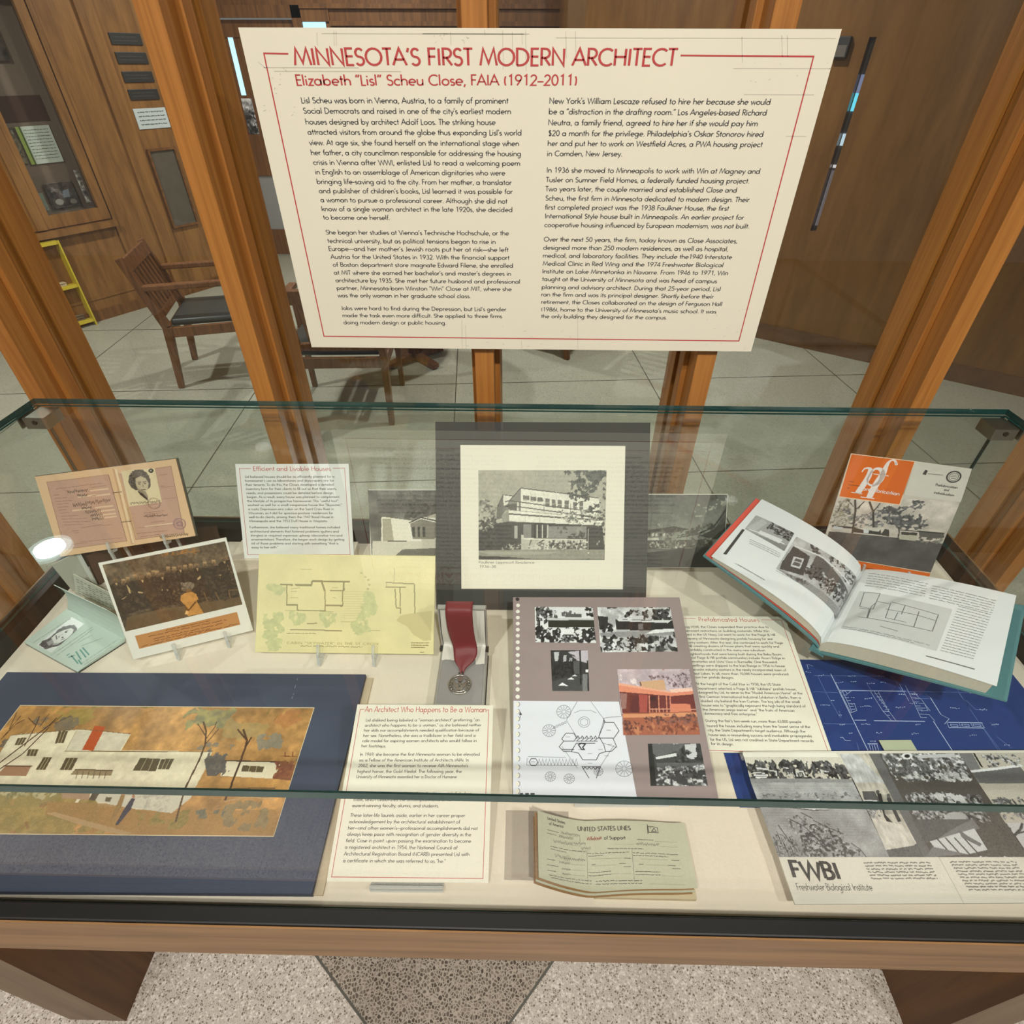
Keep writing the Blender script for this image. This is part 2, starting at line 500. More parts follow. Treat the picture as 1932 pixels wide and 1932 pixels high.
LAY = 0.00015
class Sheet:
    """a flat (or warped) sheet: local x right, y up the sheet, z out of the face.
    quad = its corners TL, TR, BR, BL in the frame its contents were measured in."""
    def __init__(self, root, w, h, quad, warp=None, origin=(0, 0)):
        self.root, self.w, self.hh, self.quad, self.warp = root, w, h, quad, warp
        self.H = homog(quad, [(-w / 2, h), (w / 2, h), (w / 2, 0), (-w / 2, 0)])
    def loc(self, pts): return happly(self.H, pts)
    def _w(self, V):
        V = np.asarray(V, float)
        return V if self.warp is None else self.warp(V)
    def mesh(self, name, V2, F, mat, lay=1):
        V2 = np.asarray(V2, float)
        V = self._w(np.c_[V2, np.full(len(V2), lay * LAY)])
        me = bpy.data.meshes.new(name); me.from_pydata(V.tolist(), [], F); me.materials.append(mat); me.update()
        o = bpy.data.objects.new(name, me); COL.objects.link(o); o.parent = self.root
        return o
    def text(self, name, lines, mat, size, th=0.11, step=45, lay=3, track=0.0, slant=0.0):
        """lines: (string, (x0,y0) left at mid x-height, (x1,y1) right end or None)"""
        Vs = []; Fs = []; o = 0
        for s, p0, p1 in lines:
            a = self.loc([p0])[0]
            V, F, wd = text_geo(s, th, step, track)
            if not len(V): continue
            if p1 is None: d = np.array([1.0, 0.0]); sx = size
            else:
                b = self.loc([p1])[0]; d = b - a; L = np.hypot(*d); d = d / L; sx = L / wd
            n = np.array([-d[1], d[0]])
            x = V[:, 0] * sx + V[:, 1] * size * slant; y = (V[:, 1] - (0.5 if s.upper() == s else 0.3)) * size
            Vs.append(a + x[:, None] * d + y[:, None] * n); Fs += [tuple(i + o for i in f) for f in F]; o += len(V)
        return self.mesh(name, np.vstack(Vs), Fs, mat, lay)
    def lines(self, name, polys, mat, wd, lay=2, local=False):
        Vs = []; Fs = []; o = 0
        for P in polys:
            P = np.asarray(P, float) if local else self.loc(P)
            if self.warp is not None: P = self.dense(P)
            cl = len(P) > 3 and np.allclose(P[0], P[-1])
            v, f = ribbon(P, wd / 2, cl); Vs.append(v); Fs += [tuple(i + o for i in q) for q in f]; o += len(v)
        return self.mesh(name, np.vstack(Vs), Fs, mat, lay)
    def dense(self, P, step=0.006):
        out = [P[0]]
        for a, b in zip(P[:-1], P[1:]):
            n = max(1, int(np.hypot(*(b - a)) / step))
            out += [a + (b - a) * i / n for i in range(1, n + 1)]
        return np.array(out)
    def fill(self, name, polys, mat, lay=1):
        Vs = []; Fs = []; o = 0
        if self.warp is not None:                     # follow the curved page
            for P in polys:
                P = self.loc(P); n = 16
                for j in range(n + 1):
                    for i in range(n + 1):
                        Vs.append(((P[0] * (1 - i / n) + P[1] * i / n) * (1 - j / n) + (P[3] * (1 - i / n) + P[2] * i / n) * j / n)[None])
                Fs += [(o + (j + 1) * (n + 1) + i, o + (j + 1) * (n + 1) + i + 1, o + j * (n + 1) + i + 1, o + j * (n + 1) + i) for j in range(n) for i in range(n)]
                o += (n + 1) ** 2
            return self.mesh(name, np.vstack(Vs), Fs, mat, lay)
        for P in polys:
            P = self.loc(P); Vs.append(P); Fs.append(tuple(range(o, o + len(P)))); o += len(P)
        return self.mesh(name, np.vstack(Vs), Fs, mat, lay)
    def photo(self, name, pic, k=None, lay=2, mat=None):
        Q = self.loc(k(*pic.q) if k else pic.q)
        def fn(s, t):
            top = Q[0] + (Q[1] - Q[0]) * s[:, None]; bot = Q[3] + (Q[2] - Q[3]) * s[:, None]
            P = top + (bot - top) * t[:, None]
            return self._w(np.c_[P, np.full(len(P), lay * LAY)])
        return grid_print(name, pic, fn, self.root, mat)
    def greek(self, rows, seed=1, fill=0.92):
        """rows: (left point, right point, last-line fraction); unreadably small print as word-length strokes"""
        rs = random.Random(seed); out = []
        for a, b, *_ in rows:
            a, b = self.loc([a])[0], self.loc([b])[0]
            L = np.hypot(*(b - a)); d = (b - a) / L; x = 0
            unit = L / 44.0
            while x < L * 0.99:
                wl = min(rs.randint(2, 8) * unit, L - x)
                k = max(2, int(wl / (unit * .7)))
                pts = [a + d * (x + wl * i / k) + np.array([-d[1], d[0]]) * unit * rs.uniform(-.35, .35) for i in range(k + 1)]
                out.append(np.array(pts)); x += wl + unit * 0.9
        return out

def flat_thing(name, label, cat, q, quad, th, mat, part='sheet', group=None, bevel=0.0):
    """q = x, y, z, yaw, tilt (degrees), w, h: bottom-centre of the face"""
    x, y, z, yaw, tilt, w, h = q
    r = thing(name, label, cat, (x, y, z), (math.radians(tilt), 0, math.radians(yaw)), group)
    b = MB(); b.box(-w / 2, 0, -th, w / 2, h, 0)
    b.build(part, mat, r, bevel)
    return Sheet(r, w, h, quad)

# ---------------------------------------------------------------- the room
OAK = wood('oak_partition', (146, 92, 40), (178, 118, 56), 0.42, 'Z', 26, .03)  # base oak colour of the glazed partition
PANEL = wood('oak_panel', (112, 76, 38), (150, 106, 58), 0.40, 'Z', 5, 0.12)
PANEL_D = wood('oak_panel_trim', (92, 58, 28), (128, 86, 46), 0.42, 'Z', 9)
CHAIRW = wood('chair_walnut', (84, 52, 28), (124, 82, 48), 0.42, 'Z', 20)
APRONW = wood('apron_oak', (112, 80, 46), (148, 110, 70), 0.40, 'X', 16)
GLASS = glass_mat()
BLACKM = pm('black_rim_metal', (20, 19, 18), 0.5, 0.0, 0.12, 40, spec=.3)

def terrazzo(name, base, chips, scale, contrast):
    m, nt, b, N, L = nodes_of(name)
    tc = N.new('ShaderNodeTexCoord')
    vo = N.new('ShaderNodeTexVoronoi'); vo.inputs['Scale'].default_value = scale
    ve = N.new('ShaderNodeTexVoronoi'); ve.feature = 'DISTANCE_TO_EDGE'; ve.inputs['Scale'].default_value = scale
    L.new(tc.outputs['Object'], vo.inputs['Vector']); L.new(tc.outputs['Object'], ve.inputs['Vector'])
    sep = N.new('ShaderNodeSeparateColor'); L.new(vo.outputs['Color'], sep.inputs[0])
    cr = N.new('ShaderNodeValToRGB'); cr.color_ramp.interpolation = 'CONSTANT'
    e = cr.color_ramp.elements
    e[0].position = 0; e[0].color = rgb(*chips[0]); e[1].position = 0.45; e[1].color = rgb(*chips[1])
    for pos, c in ((0.62, chips[2]), (0.82, chips[3])):
        k = e.new(pos); k.color = rgb(*c)
    L.new(sep.outputs[0], cr.inputs[0])
    th = N.new('ShaderNodeMapRange'); th.inputs[1].default_value = 0.06; th.inputs[2].default_value = 0.16
    L.new(ve.outputs['Distance'], th.inputs[0])
    mu = N.new('ShaderNodeMath'); mu.operation = 'MULTIPLY'; mu.inputs[1].default_value = contrast
    L.new(th.outputs[0], mu.inputs[0])
    mx = N.new('ShaderNodeMix'); mx.data_type = 'RGBA'; mx.inputs[6].default_value = rgb(*base)
    L.new(mu.outputs[0], mx.inputs[0]); L.new(cr.outputs[0], mx.inputs[7])
    nz = N.new('ShaderNodeTexNoise'); nz.inputs['Scale'].default_value = 1.3; nz.inputs['Detail'].default_value = 5
    L.new(tc.outputs['Object'], nz.inputs['Vector'])
    mr = N.new('ShaderNodeMapRange'); mr.inputs[3].default_value = 0.86; mr.inputs[4].default_value = 1.12
    L.new(nz.outputs['Fac'], mr.inputs[0])
    m2 = N.new('ShaderNodeMix'); m2.data_type = 'RGBA'; m2.blend_type = 'MULTIPLY'; m2.inputs[0].default_value = 1
    L.new(mx.outputs[2], m2.inputs[6]); L.new(mr.outputs[0], m2.inputs[7])
    L.new(m2.outputs[2], b.inputs['Base Color'])
    b.inputs['Roughness'].default_value = 0.32
    b.inputs['Specular IOR Level'].default_value = 0.4
    MATS[name] = m
    return m

T_NEAR = terrazzo('terrazzo_fine', (184, 174, 162), ((164, 154, 142), (136, 124, 110), (98, 86, 72), (204, 196, 184)), 230, 0.9)
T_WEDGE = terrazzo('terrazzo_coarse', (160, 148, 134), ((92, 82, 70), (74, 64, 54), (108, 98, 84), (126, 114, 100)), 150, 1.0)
T_FAR = terrazzo('terrazzo_grey_green', (168, 168, 150), ((150, 150, 134), (134, 132, 116), (172, 170, 152), (158, 158, 142)), 120, 0.7)
JOINT = pm('floor_joint', (74, 70, 60), 0.6)

# floor: one slab surface; divider strips and the darker diagonal band belong to it
fl = MB()
fl.quad((-7, -4, 0), (7, -4, 0), (7, 1.06, 0), (-7, 1.06, 0), 0)
fl.quad((-7, 1.06, 0), (7, 1.06, 0), (7, 8, 0), (-7, 8, 0), 2)
apex = (-0.138, 0.097)
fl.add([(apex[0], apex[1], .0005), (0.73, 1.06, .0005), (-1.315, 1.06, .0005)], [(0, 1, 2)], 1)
def joint(p, q, w=0.005, z=0.001):
    p, q = Vector((p[0], p[1], 0)), Vector((q[0], q[1], 0)); d = (q - p).normalized(); n = Vector((-d.y, d.x, 0)) * w / 2
    fl.quad(*[tuple(a + Vector((0, 0, z))) for a in (p - n, q - n, q + n, p + n)], 3)
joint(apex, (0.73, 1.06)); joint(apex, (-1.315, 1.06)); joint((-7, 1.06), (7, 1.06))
ca, sa = math.cos(math.radians(4.3)), math.sin(math.radians(4.3))
def gp(i, j): return (i * ca - j * sa, i * sa + j * ca)
for k in range(-5, 5):
    x0 = -1.40 + 1.235 * k
    joint(gp(x0, 1.35), gp(x0, 7.6), 0.006)
for k in range(0, 6):
    y0 = 2.235 + 1.045 * k - 1.045
    if y0 > 1.6: joint(gp(-6, y0), gp(6, y0), 0.006)
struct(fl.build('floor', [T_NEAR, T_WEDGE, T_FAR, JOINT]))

# cabinet wall (left), far wall, angled right wall
WA0, WAd = Vector((-4.6, 2.15, 0)), Vector((1.85, 3.10, 0)).normalized()
WAn = Vector((WAd.y, -WAd.x, 0))                      # towards the room
def wa(s, z, out=0.0):
    p = WA0 + WAd * s + WAn * out
    return (p.x, p.y, z)
def wbox(mb, s0, z0, s1, z1, o0, o1, mi=0):
    mb.hexa([wa(s0, z0, o1), wa(s1, z0, o1), wa(s1, z0, o0), wa(s0, z0, o0)], [wa(s0, z1, o1), wa(s1, z1, o1), wa(s1, z1, o0), wa(s0, z1, o0)], mi)
# the cabinet opening in the left wall runs s 2.42..2.87, z 0.70..1.95 (and its neighbour 1.7..2.40)
wl = MB()
wbox(wl, -2.5, 0, 3.62, 0.66, -0.12, 0)
wbox(wl, -2.5, 0.66, 1.6, CEIL, -0.12, 0)
wbox(wl, 2.90, 0.66, 3.62, CEIL, -0.12, 0)
wbox(wl, 1.6, 2.02, 2.90, CEIL, -0.12, 0)
struct(wl.build('wall_left', PANEL))
wl2 = MB(); e1 = wa(3.62, 0)
wl2.hexa([(e1[0] - .14, e1[1], 0), (e1[0], e1[1], 0), (e1[0], 6.27, 0), (e1[0] - .14, 6.27, 0)],
         [(e1[0] - .14, e1[1], CEIL), (e1[0], e1[1], CEIL), (e1[0], 6.27, CEIL), (e1[0] - .14, 6.27, CEIL)])
struct(wl2.build('wall_corner', PANEL))
bb = MB(); wbox(bb, -2.5, 0, 3.62, 0.075, 0.001, 0.014); struct(bb.build('baseboard_left', PANEL_D))
tm = MB()
for s0, s1, o in ((3.18, 3.30, .02), (2.895, 2.925, .012)): wbox(tm, s0, 0.08, s1, CEIL, 0.001, o)
wbox(tm, -2.5, 0.15, 2.88, 0.165, 0.001, 0.006)
struct(tm.build('trim_left', PANEL))

wb = MB()
wb.box(-4.5, 6.27, 0, -2.742, 6.40, CEIL)
wb.box(-1.98, 6.27, 0, 3.2, 6.40, CEIL)
wb.box(-2.742, 6.27, 1.93, -1.98, 6.40, CEIL)
struct(wb.build('wall_back', PANEL_D))
bt = MB(); bt.box(-1.98, 6.255, 0.001, 3.2, 6.269, 0.12); struct(bt.build('baseboard_back', PANEL_D))
tb = MB()
tb.box(-1.975, 6.24, 0.001, -1.90, 6.269, 1.96); tb.box(-2.742, 6.24, 1.88, -1.90, 6.269, 1.96)
tb.box(-1.898, 6.235, 1.94, 3.2, 6.269, 1.97); tb.box(-1.66, 6.235, 1.83, 3.2, 6.269, 1.86); tb.box(-1.898, 6.25, 1.858, -1.66, 6.269, 1.94)
struct(tb.build('trim_back', PANEL_D))

# glazed door in the far wall: two bright slit panes, a poster band and a lower pane
d = MB()
for x0, z0, x1, z1 in ((-2.741, 0.002, -2.722, 1.87), (-2.741, 1.755, -1.98, 1.87), (-2.741, .72, -1.98, 1.055), (-2.741, .002, -1.98, .24), (-2.45, .24, -1.98, 1.755)):
    d.box(x0, 6.29, z0, x1, 6.33, z1)
d.box(-2.722, 6.30, 1.04, -2.45, 6.32, 1.352)
do = struct(d.build('door_1', PANEL_D))
SKYB = emit('daylight_pane', (168, 214, 236), 1.5)
for x0, x1 in ((-2.722, -2.685), (-2.585, -2.538)):
    p_ = MB(); p_.box(x0, 6.305, 1.352, x1, 6.315, 1.755); p_.build('door_pane', SKYB, do)
p_ = MB(); p_.box(-2.685, 6.30, 1.352, -2.585, 6.32, 1.755); p_.box(-2.538, 6.30, 1.352, -2.45, 6.32, 1.755); p_.build('door_mullion', PANEL_D, do)
p_ = MB(); p_.box(-2.722, 6.305, .24, -2.45, 6.315, .72); p_.build('door_pane', pm('misty_pane', (150, 150, 148), .15), do)
p_ = MB(); p_.bar((-2.31, 6.26, .95), (-2.31, 6.26, 1.15), .02, .02, (0, 1, 0)); p_.bar((-2.31, 6.26, .97), (-2.31, 6.30, .97), .015, .015); p_.bar((-2.31, 6.26, 1.13), (-2.31, 6.30, 1.13), .015, .015)
p_.build('door_handle', pm('brushed_steel', (150, 148, 140), .3, 1.0), do)
for x0, x1, sd in ((-2.715, -2.625, 3), (-2.595, -2.50, 4)):
    r_ = thing('poster', ['narrow black and white poster on the far door, under its first slit pane', 'wider black and white poster on the far door, under its second slit pane'][sd - 3], 'poster', (x0, 6.297, 1.06))
    pc = Pic(18, 50, [(0, 0), (1, 0), (1, 1), (0, 1)], 150, sd).wash(.35, 6, sd).leaf([(0, .4), (1, .3), (1, 1), (0, 1)], (30, 90), 5, .6)
    sh = Sheet(r_, x1 - x0, .27, [(0, 0), (1, 0), (1, 1), (0, 1)])
    q_ = MB(); q_.box(-(x1 - x0) / 2, 0, -.002, (x1 - x0) / 2, .27, 0); q_.build('backing', pm('paper_white', (226, 222, 210), .7), r_)
    r_.rotation_euler = (PI / 2, 0, 0); r_.location = ((x0 + x1) / 2, 6.2975, 1.06)
    sh.photo('poster_print', pc)

p_ = MB(); p_.box(-1.895, 6.258, 1.60, -1.70, 6.266, 1.856); struct(p_.build('window_5', emit('pale_blue_light', (170, 214, 236), 1.0)))

# angled right wall, plus an added slit that imitates a window reflection
R0, Rd = Vector((0.4, 5.02, 0)), Vector((3.2, -2.21, 0)).normalized()
Rn = Vector((-Rd.y, Rd.x, 0)) * -1
def wr(s, z, out=0.0):
    p = R0 + Rd * s + Rn * out
    return (p.x, p.y, z)
def rbox(mb, s0, z0, s1, z1, o0, o1, mi=0):
    mb.hexa([wr(s0, z0, o1), wr(s1, z0, o1), wr(s1, z0, o0), wr(s0, z0, o0)], [wr(s0, z1, o1), wr(s1, z1, o1), wr(s1, z1, o0), wr(s0, z1, o0)], mi)
WALLR = wood('right_wall_panel', (98, 66, 30), (120, 84, 42), 0.30, 'Z', 3, 0.15)
w = MB()
rbox(w, 0, 0, 1.780, CEIL, -0.12, 0); rbox(w, 1.815, 0, 5.5, CEIL, -0.12, 0)
rbox(w, 1.780, 0, 1.815, .74, -0.12, 0); rbox(w, 1.780, 1.70, 1.815, CEIL, -0.12, 0)
w.box(0.28, 5.02, 0, 0.4, 6.27, CEIL)
struct(w.build('wall_right', WALLR))
bb = MB(); rbox(bb, 0, 0, 5.5, 0.11, 0.001, 0.014); struct(bb.build('baseboard_right', wood('baseboard_brown', (84, 58, 36), (104, 74, 46), .4, 'X', 5)))
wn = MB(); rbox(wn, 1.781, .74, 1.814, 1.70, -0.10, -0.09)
wn = struct(wn.build('window_6', pm('reflection_base', (140, 132, 132), .2)))  # added stand-in for windows mirrored in the partition glass
for z0, z1, m_ in ((1.455, 1.54, emit('reflection_lavender', (150, 160, 200), .55)), (1.37, 1.455, emit('reflection_cyan', (110, 220, 245), 1.1)), (1.20, 1.26, emit('reflection_pale', (200, 225, 240), .9)), (1.085, 1.10, emit('reflection_white', (235, 230, 235), .8)), (0.76, 1.07, emit('reflection_grey', (150, 140, 146), .35))):
    p_ = MB(); rbox(p_, 1.784, z0, 1.812, z1, -0.088, -0.082); p_.build('pane', m_, wn)  # glowing strips imitate the mirrored light, tone by tone
sp = thing('wall_speaker', 'small black boxy speaker on the brown wall beside the text panel', 'speaker', wr(1.66, 1.655, .001), (0, 0, math.atan2(Rd.y, Rd.x)))
q_ = MB(); q_.box(-.038, -.045, -.045, .038, 0, .05); q_.build('housing', pm('speaker_black', (38, 34, 32), .6), sp, .004)
q_ = MB(); q_.box(-.03, -.048, -.038, .03, -.0455, .012); q_.build('speaker_mesh', pm('speaker_grey', (92, 84, 78), .7, var=.4, scale=300), sp)

c_ = MB(); c_.box(-7, -4, CEIL, 7, 8, CEIL + .1); struct(c_.build('ceiling', pm('ceiling_white', (214, 208, 196), .9)))

# recessed ceiling lights
RIMW = pm('light_trim_white', (232, 234, 232), .5)
for i, (x, y, wt, rad, colr) in enumerate(DOWNLIGHTS):
    lab = ['broad round recessed light over the chairs, its glow mirrored in the case top',
           'small recessed spot in the ceiling before the angled right wall', 'small recessed spot facing the left half of the display case',
           'small recessed spot facing the middle of the display case', 'small recessed spot facing the right half of the display case',
           'recessed light at the far left, in front of the display case', 'recessed light near the glazed door at the far end', 'recessed light over the floor beyond the round table'][i]
    t_ = thing('recessed_downlight', lab, 'ceiling light', (x, y, CEIL), group='recessed ceiling lights')
    q_ = MB(); R_ = rad * 1.5
    q_.lathe([(rad * 1.02, -.002), (rad * 1.02, -.010), (R_, -.006), (R_, -.001)], 32); q_.build('trim_ring', RIMW if i else emit('lit_ring', (206, 228, 232), 4.5, .05), t_)
    q_ = MB(); q_.lathe([(rad, -.010), (rad, -.003)], 32); q_.build('lens', emit('lamp_lens', (232, 246, 250), 2.0, .05), t_)
    ld = bpy.data.lights.new('downlight_lamp', 'AREA'); ld.shape = 'DISK'; ld.size = rad * 2; ld.energy = wt; ld.color = colr
    lo = bpy.data.objects.new('downlight_lamp', ld); COL.objects.link(lo); lo.parent = t_; lo.location = (0, 0, -.0115)

# glazed oak partition behind the case: posts, panes
POSTX = [-1.452, -0.977, -0.512, -0.070, 0.348, 0.789, 1.22]
for i, x in enumerate(POSTX):
    p_ = MB()
    p_.box(x - .018, 1.005, 0.001, x + .018, 1.052, CEIL - .001)
    p_.box(x - .028, 1.052, 0.001, x + .028, 1.085, CEIL - .001)
    p_.box(x - .020, 1.085, 0.001, x + .020, 1.112, CEIL - .001)
    p_.box(x - .028, 1.112, 0.001, x + .028, 1.170, CEIL - .001)
    struct(p_.build('trim_%d' % (i + 1), OAK, None, .0015))
for i in range(len(POSTX) - 1):
    p_ = MB(); p_.box(POSTX[i] + .021, 1.095, 0.06, POSTX[i + 1] - .021, 1.101, CEIL - .002)
    struct(p_.build('window_%d' % (i + 7), GLASS))
    p_ = MB(); p_.box(POSTX[i] + .029, 1.055, 0.001, POSTX[i + 1] - .029, 1.165, 0.058)
    struct(p_.build('trim_%d' % (i + 8), OAK))

# ---- display cabinet let into the left wall
cb = thing('wall_cabinet', 'oak framed glass display cabinet set into the panelled wall above the yellow rack', 'display cabinet', wa(2.24, .70), (0, 0, math.atan2(WAd.y, WAd.x)))
# local: x along the wall, -y into the room, z up
def cbox(mb, s0, z0, s1, z1, o0, o1, mi=0): mb.box(s0 - 2.24, -o1, z0 - .70, s1 - 2.24, -o0, z1 - .70, mi)
q_ = MB(); cbox(q_, 1.62, .68, 2.88, 2.0, -.16, -.15); q_.build('back_panel', pm('cabinet_brown_back', (128, 108, 94), .7), cb)
q_ = MB()
for s0, z0, s1, z1 in ((1.62, .665, 2.885, .745), (1.62, 1.95, 2.885, 2.01), (1.62, .745, 1.68, 1.95), (2.825, .745, 2.885, 1.95), (2.335, .745, 2.375, 1.95), (2.44, .745, 2.485, 1.95)): cbox(q_, s0, z0, s1, z1, -.02, .012)
cbox(q_, 2.375, .665, 2.44, 2.01, -.01, .022)
q_.build('frame', PANEL, cb)
q_ = MB(); cbox(q_, 1.62, .615, 2.90, .655, .001, .05); q_.build('ledge', PANEL, cb)
for s0, s1 in ((1.68, 2.335), (2.485, 2.825)):
    q_ = MB(); cbox(q_, s0, .745, s1, 1.95, -.012, -.008); q_.build('glass_pane', GLASS, cb)
WAang = math.atan2(WAd.y, WAd.x)
def wall_sheet(name, label, cat, s0, z0, s1, z1, out, mat, th=.004, group=None):
    r_ = thing(name, label, cat, wa((s0 + s1) / 2, z0, out), (PI / 2, 0, WAang), group)
    b = MB(); b.box(-(s1 - s0) / 2, 0, -th, (s1 - s0) / 2, z1 - z0, 0); b.build('sheet', mat, r_)
    return Sheet(r_, s1 - s0, z1 - z0, [(0, 0), (1, 0), (1, 1), (0, 1)])
UQ = [(0, 0), (1, 0), (1, 1), (0, 1)]
PAPERG = pm('cool_paper', (214, 218, 206), .7)
INKG = pm('grey_ink', (96, 98, 96), .7)
sh = wall_sheet('poster', 'pale printed poster with a yellow-green stripe, in the wall cabinet', 'poster', 2.585, 1.03, 2.795, 1.245, -.14, PAPERG)
sh.fill('stripe', [[(0, 0), (.1, 0), (.1, 1), (0, 1)]], pm('lime_print', (176, 196, 96), .6))
sh.fill('stripe', [[(.10, 0), (.15, 0), (.15, 1), (.10, 1)]], pm('dark_lime_print', (84, 110, 40), .6), 2)
sh.lines('text_block', sh.greek([((.2, .1 + .085 * i), (.93, .1 + .085 * i), 1) for i in range(10)], 5), INKG, .0035, local=True)
sh = wall_sheet('photograph', 'mottled grey-brown photograph left of the striped poster in the wall cabinet', 'photograph', 2.49, 1.04, 2.575, 1.245, -.14, PAPERG)
sh.photo('photo_print', Pic(20, 46, UQ, (122, 112, 92), 6).wash(.22, 7).leaf([(0, .2), (1, .1), (1, 1), (0, 1)], ((90, 82, 64), (170, 160, 138)), 5, .5))
sh = wall_sheet('photograph', 'framed photograph of pale objects on dark, low in the wall cabinet', 'photograph', 2.595, .755, 2.785, .912, -.135, PAPERG)
sh.photo('photo_print', Pic(56, 46, UQ, (84, 74, 70), 9).wash(.15, 8).leaf([(.1, .2), (.7, .15), (.8, .5), (.2, .6)], ((150, 140, 134), (110, 100, 96)), 6, .55).polys((150, 156, 168), [(.55, .35), (.78, .3), (.72, .62), (.5, .6)]).ell(.3, .75, .14, .12, (176, 168, 160)).ell(.78, .8, .12, .1, (150, 140, 132)))
sh = wall_sheet('photograph', 'small pale green photograph at the foot of the wall cabinet', 'photograph', 2.49, .755, 2.565, .862, -.13, PAPERG)
sh.photo('photo_print', Pic(26, 36, UQ, (150, 160, 144), 11).leaf([(.1, .4), (.9, .4), (.9, 1), (.1, 1)], ((60, 66, 56), (196, 196, 184)), 5, .65))
sh = wall_sheet('photograph_strip', 'tall narrow black and white picture strip at the end of the wall cabinet', 'photograph', 2.796, .775, 2.824, .98, -.06, PAPERG)
sh.photo('photo_print', Pic(10, 60, UQ, (150, 142, 138), 12).wash(.3, 5))
sh = wall_sheet('notice_sheet', 'grey typed sheet in the near bay of the wall cabinet', 'notice', 2.20, .86, 2.335, .95, -.10, pm('grey_paper', (170, 166, 162), .7))
sh = wall_sheet('photograph', 'dark brown landscape print below the typed sheet in the wall cabinet', 'photograph', 2.20, .752, 2.332, .85, -.10, PAPERG)
sh.photo('photo_print', Pic(40, 30, UQ, (90, 78, 60), 15).leaf([(.1, .3), (1, .2), (1, .9), (.1, .8)], ((190, 176, 150), (60, 48, 36)), 5, .6))
sh = wall_sheet('photograph', 'dark framed print with a white rim, high in the wall cabinet', 'photograph', 2.50, 1.60, 2.72, 1.84, -.13, PAPERG)
sh.photo('photo_print', Pic(40, 44, [(-.06, -.05), (1.06, -.05), (1.06, 1.05), (-.06, 1.05)], (70, 62, 54), 17).wash(.3, 9))
sh = wall_sheet('display_board', 'dark maroon board across the middle of the wall cabinet', 'board', 2.50, 1.27, 2.82, 1.41, -.145, pm('maroon_board', (72, 44, 32), .8))

# ---- four dark nameplates, a printed notice and a framed picture beyond the cabinet
PLQ = pm('plaque_black', (44, 42, 38), .45, var=.2)
for k, (z0, z1, lab) in enumerate(((1.68, 1.745, 'black nameplate on the oak wall, topmost of the four'), (1.575, 1.64, 'black nameplate on the oak wall, second from the top'), (1.47, 1.533, 'black nameplate on the oak wall, third from the top'), (1.367, 1.43, 'black nameplate on the oak wall, just above the printed notice'))):
    r_ = thing('nameplate', lab, 'nameplate', wa(3.345, z0, .001), (PI / 2, 0, WAang), 'dark nameplates on the oak wall')
    b = MB(); b.box(0, 0, 0, .225, z1 - z0, .008); b.build('plate', PLQ, r_, .002)
    s2 = Sheet(r_, .20, z1 - z0, UQ)
    s2 = Sheet(r_, .225, z1 - z0, UQ); s2.warp = lambda V: V + np.array([.1125, 0, .0082])
    s2.lines('lettering', s2.greek([((.1, .35 + .3 * j), (.85, .35 + .3 * j), 1) for j in range(2)], k + 3), pm('plaque_letter', (62, 60, 54), .5), .006, local=True)
sh = wall_sheet('notice_sheet', 'white printed notice under the four black nameplates', 'notice', 3.335, 1.19, 3.585, 1.316, .006, pm('notice_white', (196, 204, 202), .6))
sh.lines('text_block', sh.greek([((.1, .18 + .2 * i), (.92, .18 + .2 * i), 1) for i in range(4)], 8), INKG, .006, local=True)
fp = thing('framed_picture', 'tall grey framed picture behind glass on the oak wall, under the notice', 'framed picture', wa(3.445, .53, .001), (PI / 2, 0, WAang))
b = MB(); b.box(-.10, 0, 0, .10, .52, .006); b.build('picture', pm('picture_grey', (104, 92, 80), .6, var=.3, scale=9), fp)
b = MB()
for x0, y0, x1, y1 in ((-.115, -.015, -.1, .535), (.1, -.015, .115, .535), (-.1, -.015, .1, 0), (-.1, .52, .1, .535)): b.box(x0, y0, 0, x1, y1, .02)
b.build('frame', PANEL_D, fp)
b = MB(); b.box(-.1, 0, .012, .1, .52, .014); b.build('glass_pane', GLASS, fp)

# ---- yellow magazine rack
YEL = pm('yellow_enamel', (206, 184, 52), .45, var=.08)
P0, P1 = Vector((-3.413, 4.022, 0)), Vector((-3.289, 4.221, 0)); rd = (P1 - P0).normalized()
yaw = math.atan2(rd.y, rd.x)
rk = thing('magazine_rack', 'open yellow metal rack with two shelves standing against the oak wall', 'rack', (P1.x, P1.y, 0.001), (0, 0, yaw))
W_, D_, H_ = .42, .20, .60
b = MB()
b.box(-W_, 0, 0, -W_ + .006, D_, H_); b.box(-.006, 0, 0, 0, D_, H_); b.build('side_panel', YEL, rk)
b = MB(); b.box(-W_, 0, H_ - .008, 0, D_, H_); b.box(-W_, -.002, H_ - .024, 0, .006, H_); b.build('top', YEL, rk)
for z in (.045, .30):
    b = MB(); b.box(-W_, 0, z - .006, 0, D_, z); b.box(-W_, -.003, z - .018, 0, .004, z + .004); b.build('shelf', YEL, rk)
b = MB(); b.box(-W_, D_ - .005, 0.02, 0, D_, H_); b.build('back_panel', pm('rack_back_brown', (70, 48, 32), .8), rk)
b = MB()
for x in (-W_ + .003, -.003):
    b = MB(); b.bar((x, -.002, 0), (x, -.002, H_), .014, .01, (1, 0, 0)); b.build('edge_strip', YEL, rk)
PILES = [pm('magazine_' + str(i), c, .6) for i, c in enumerate(((120, 100, 78), (196, 180, 150), (92, 70, 56), (150, 120, 96)))]
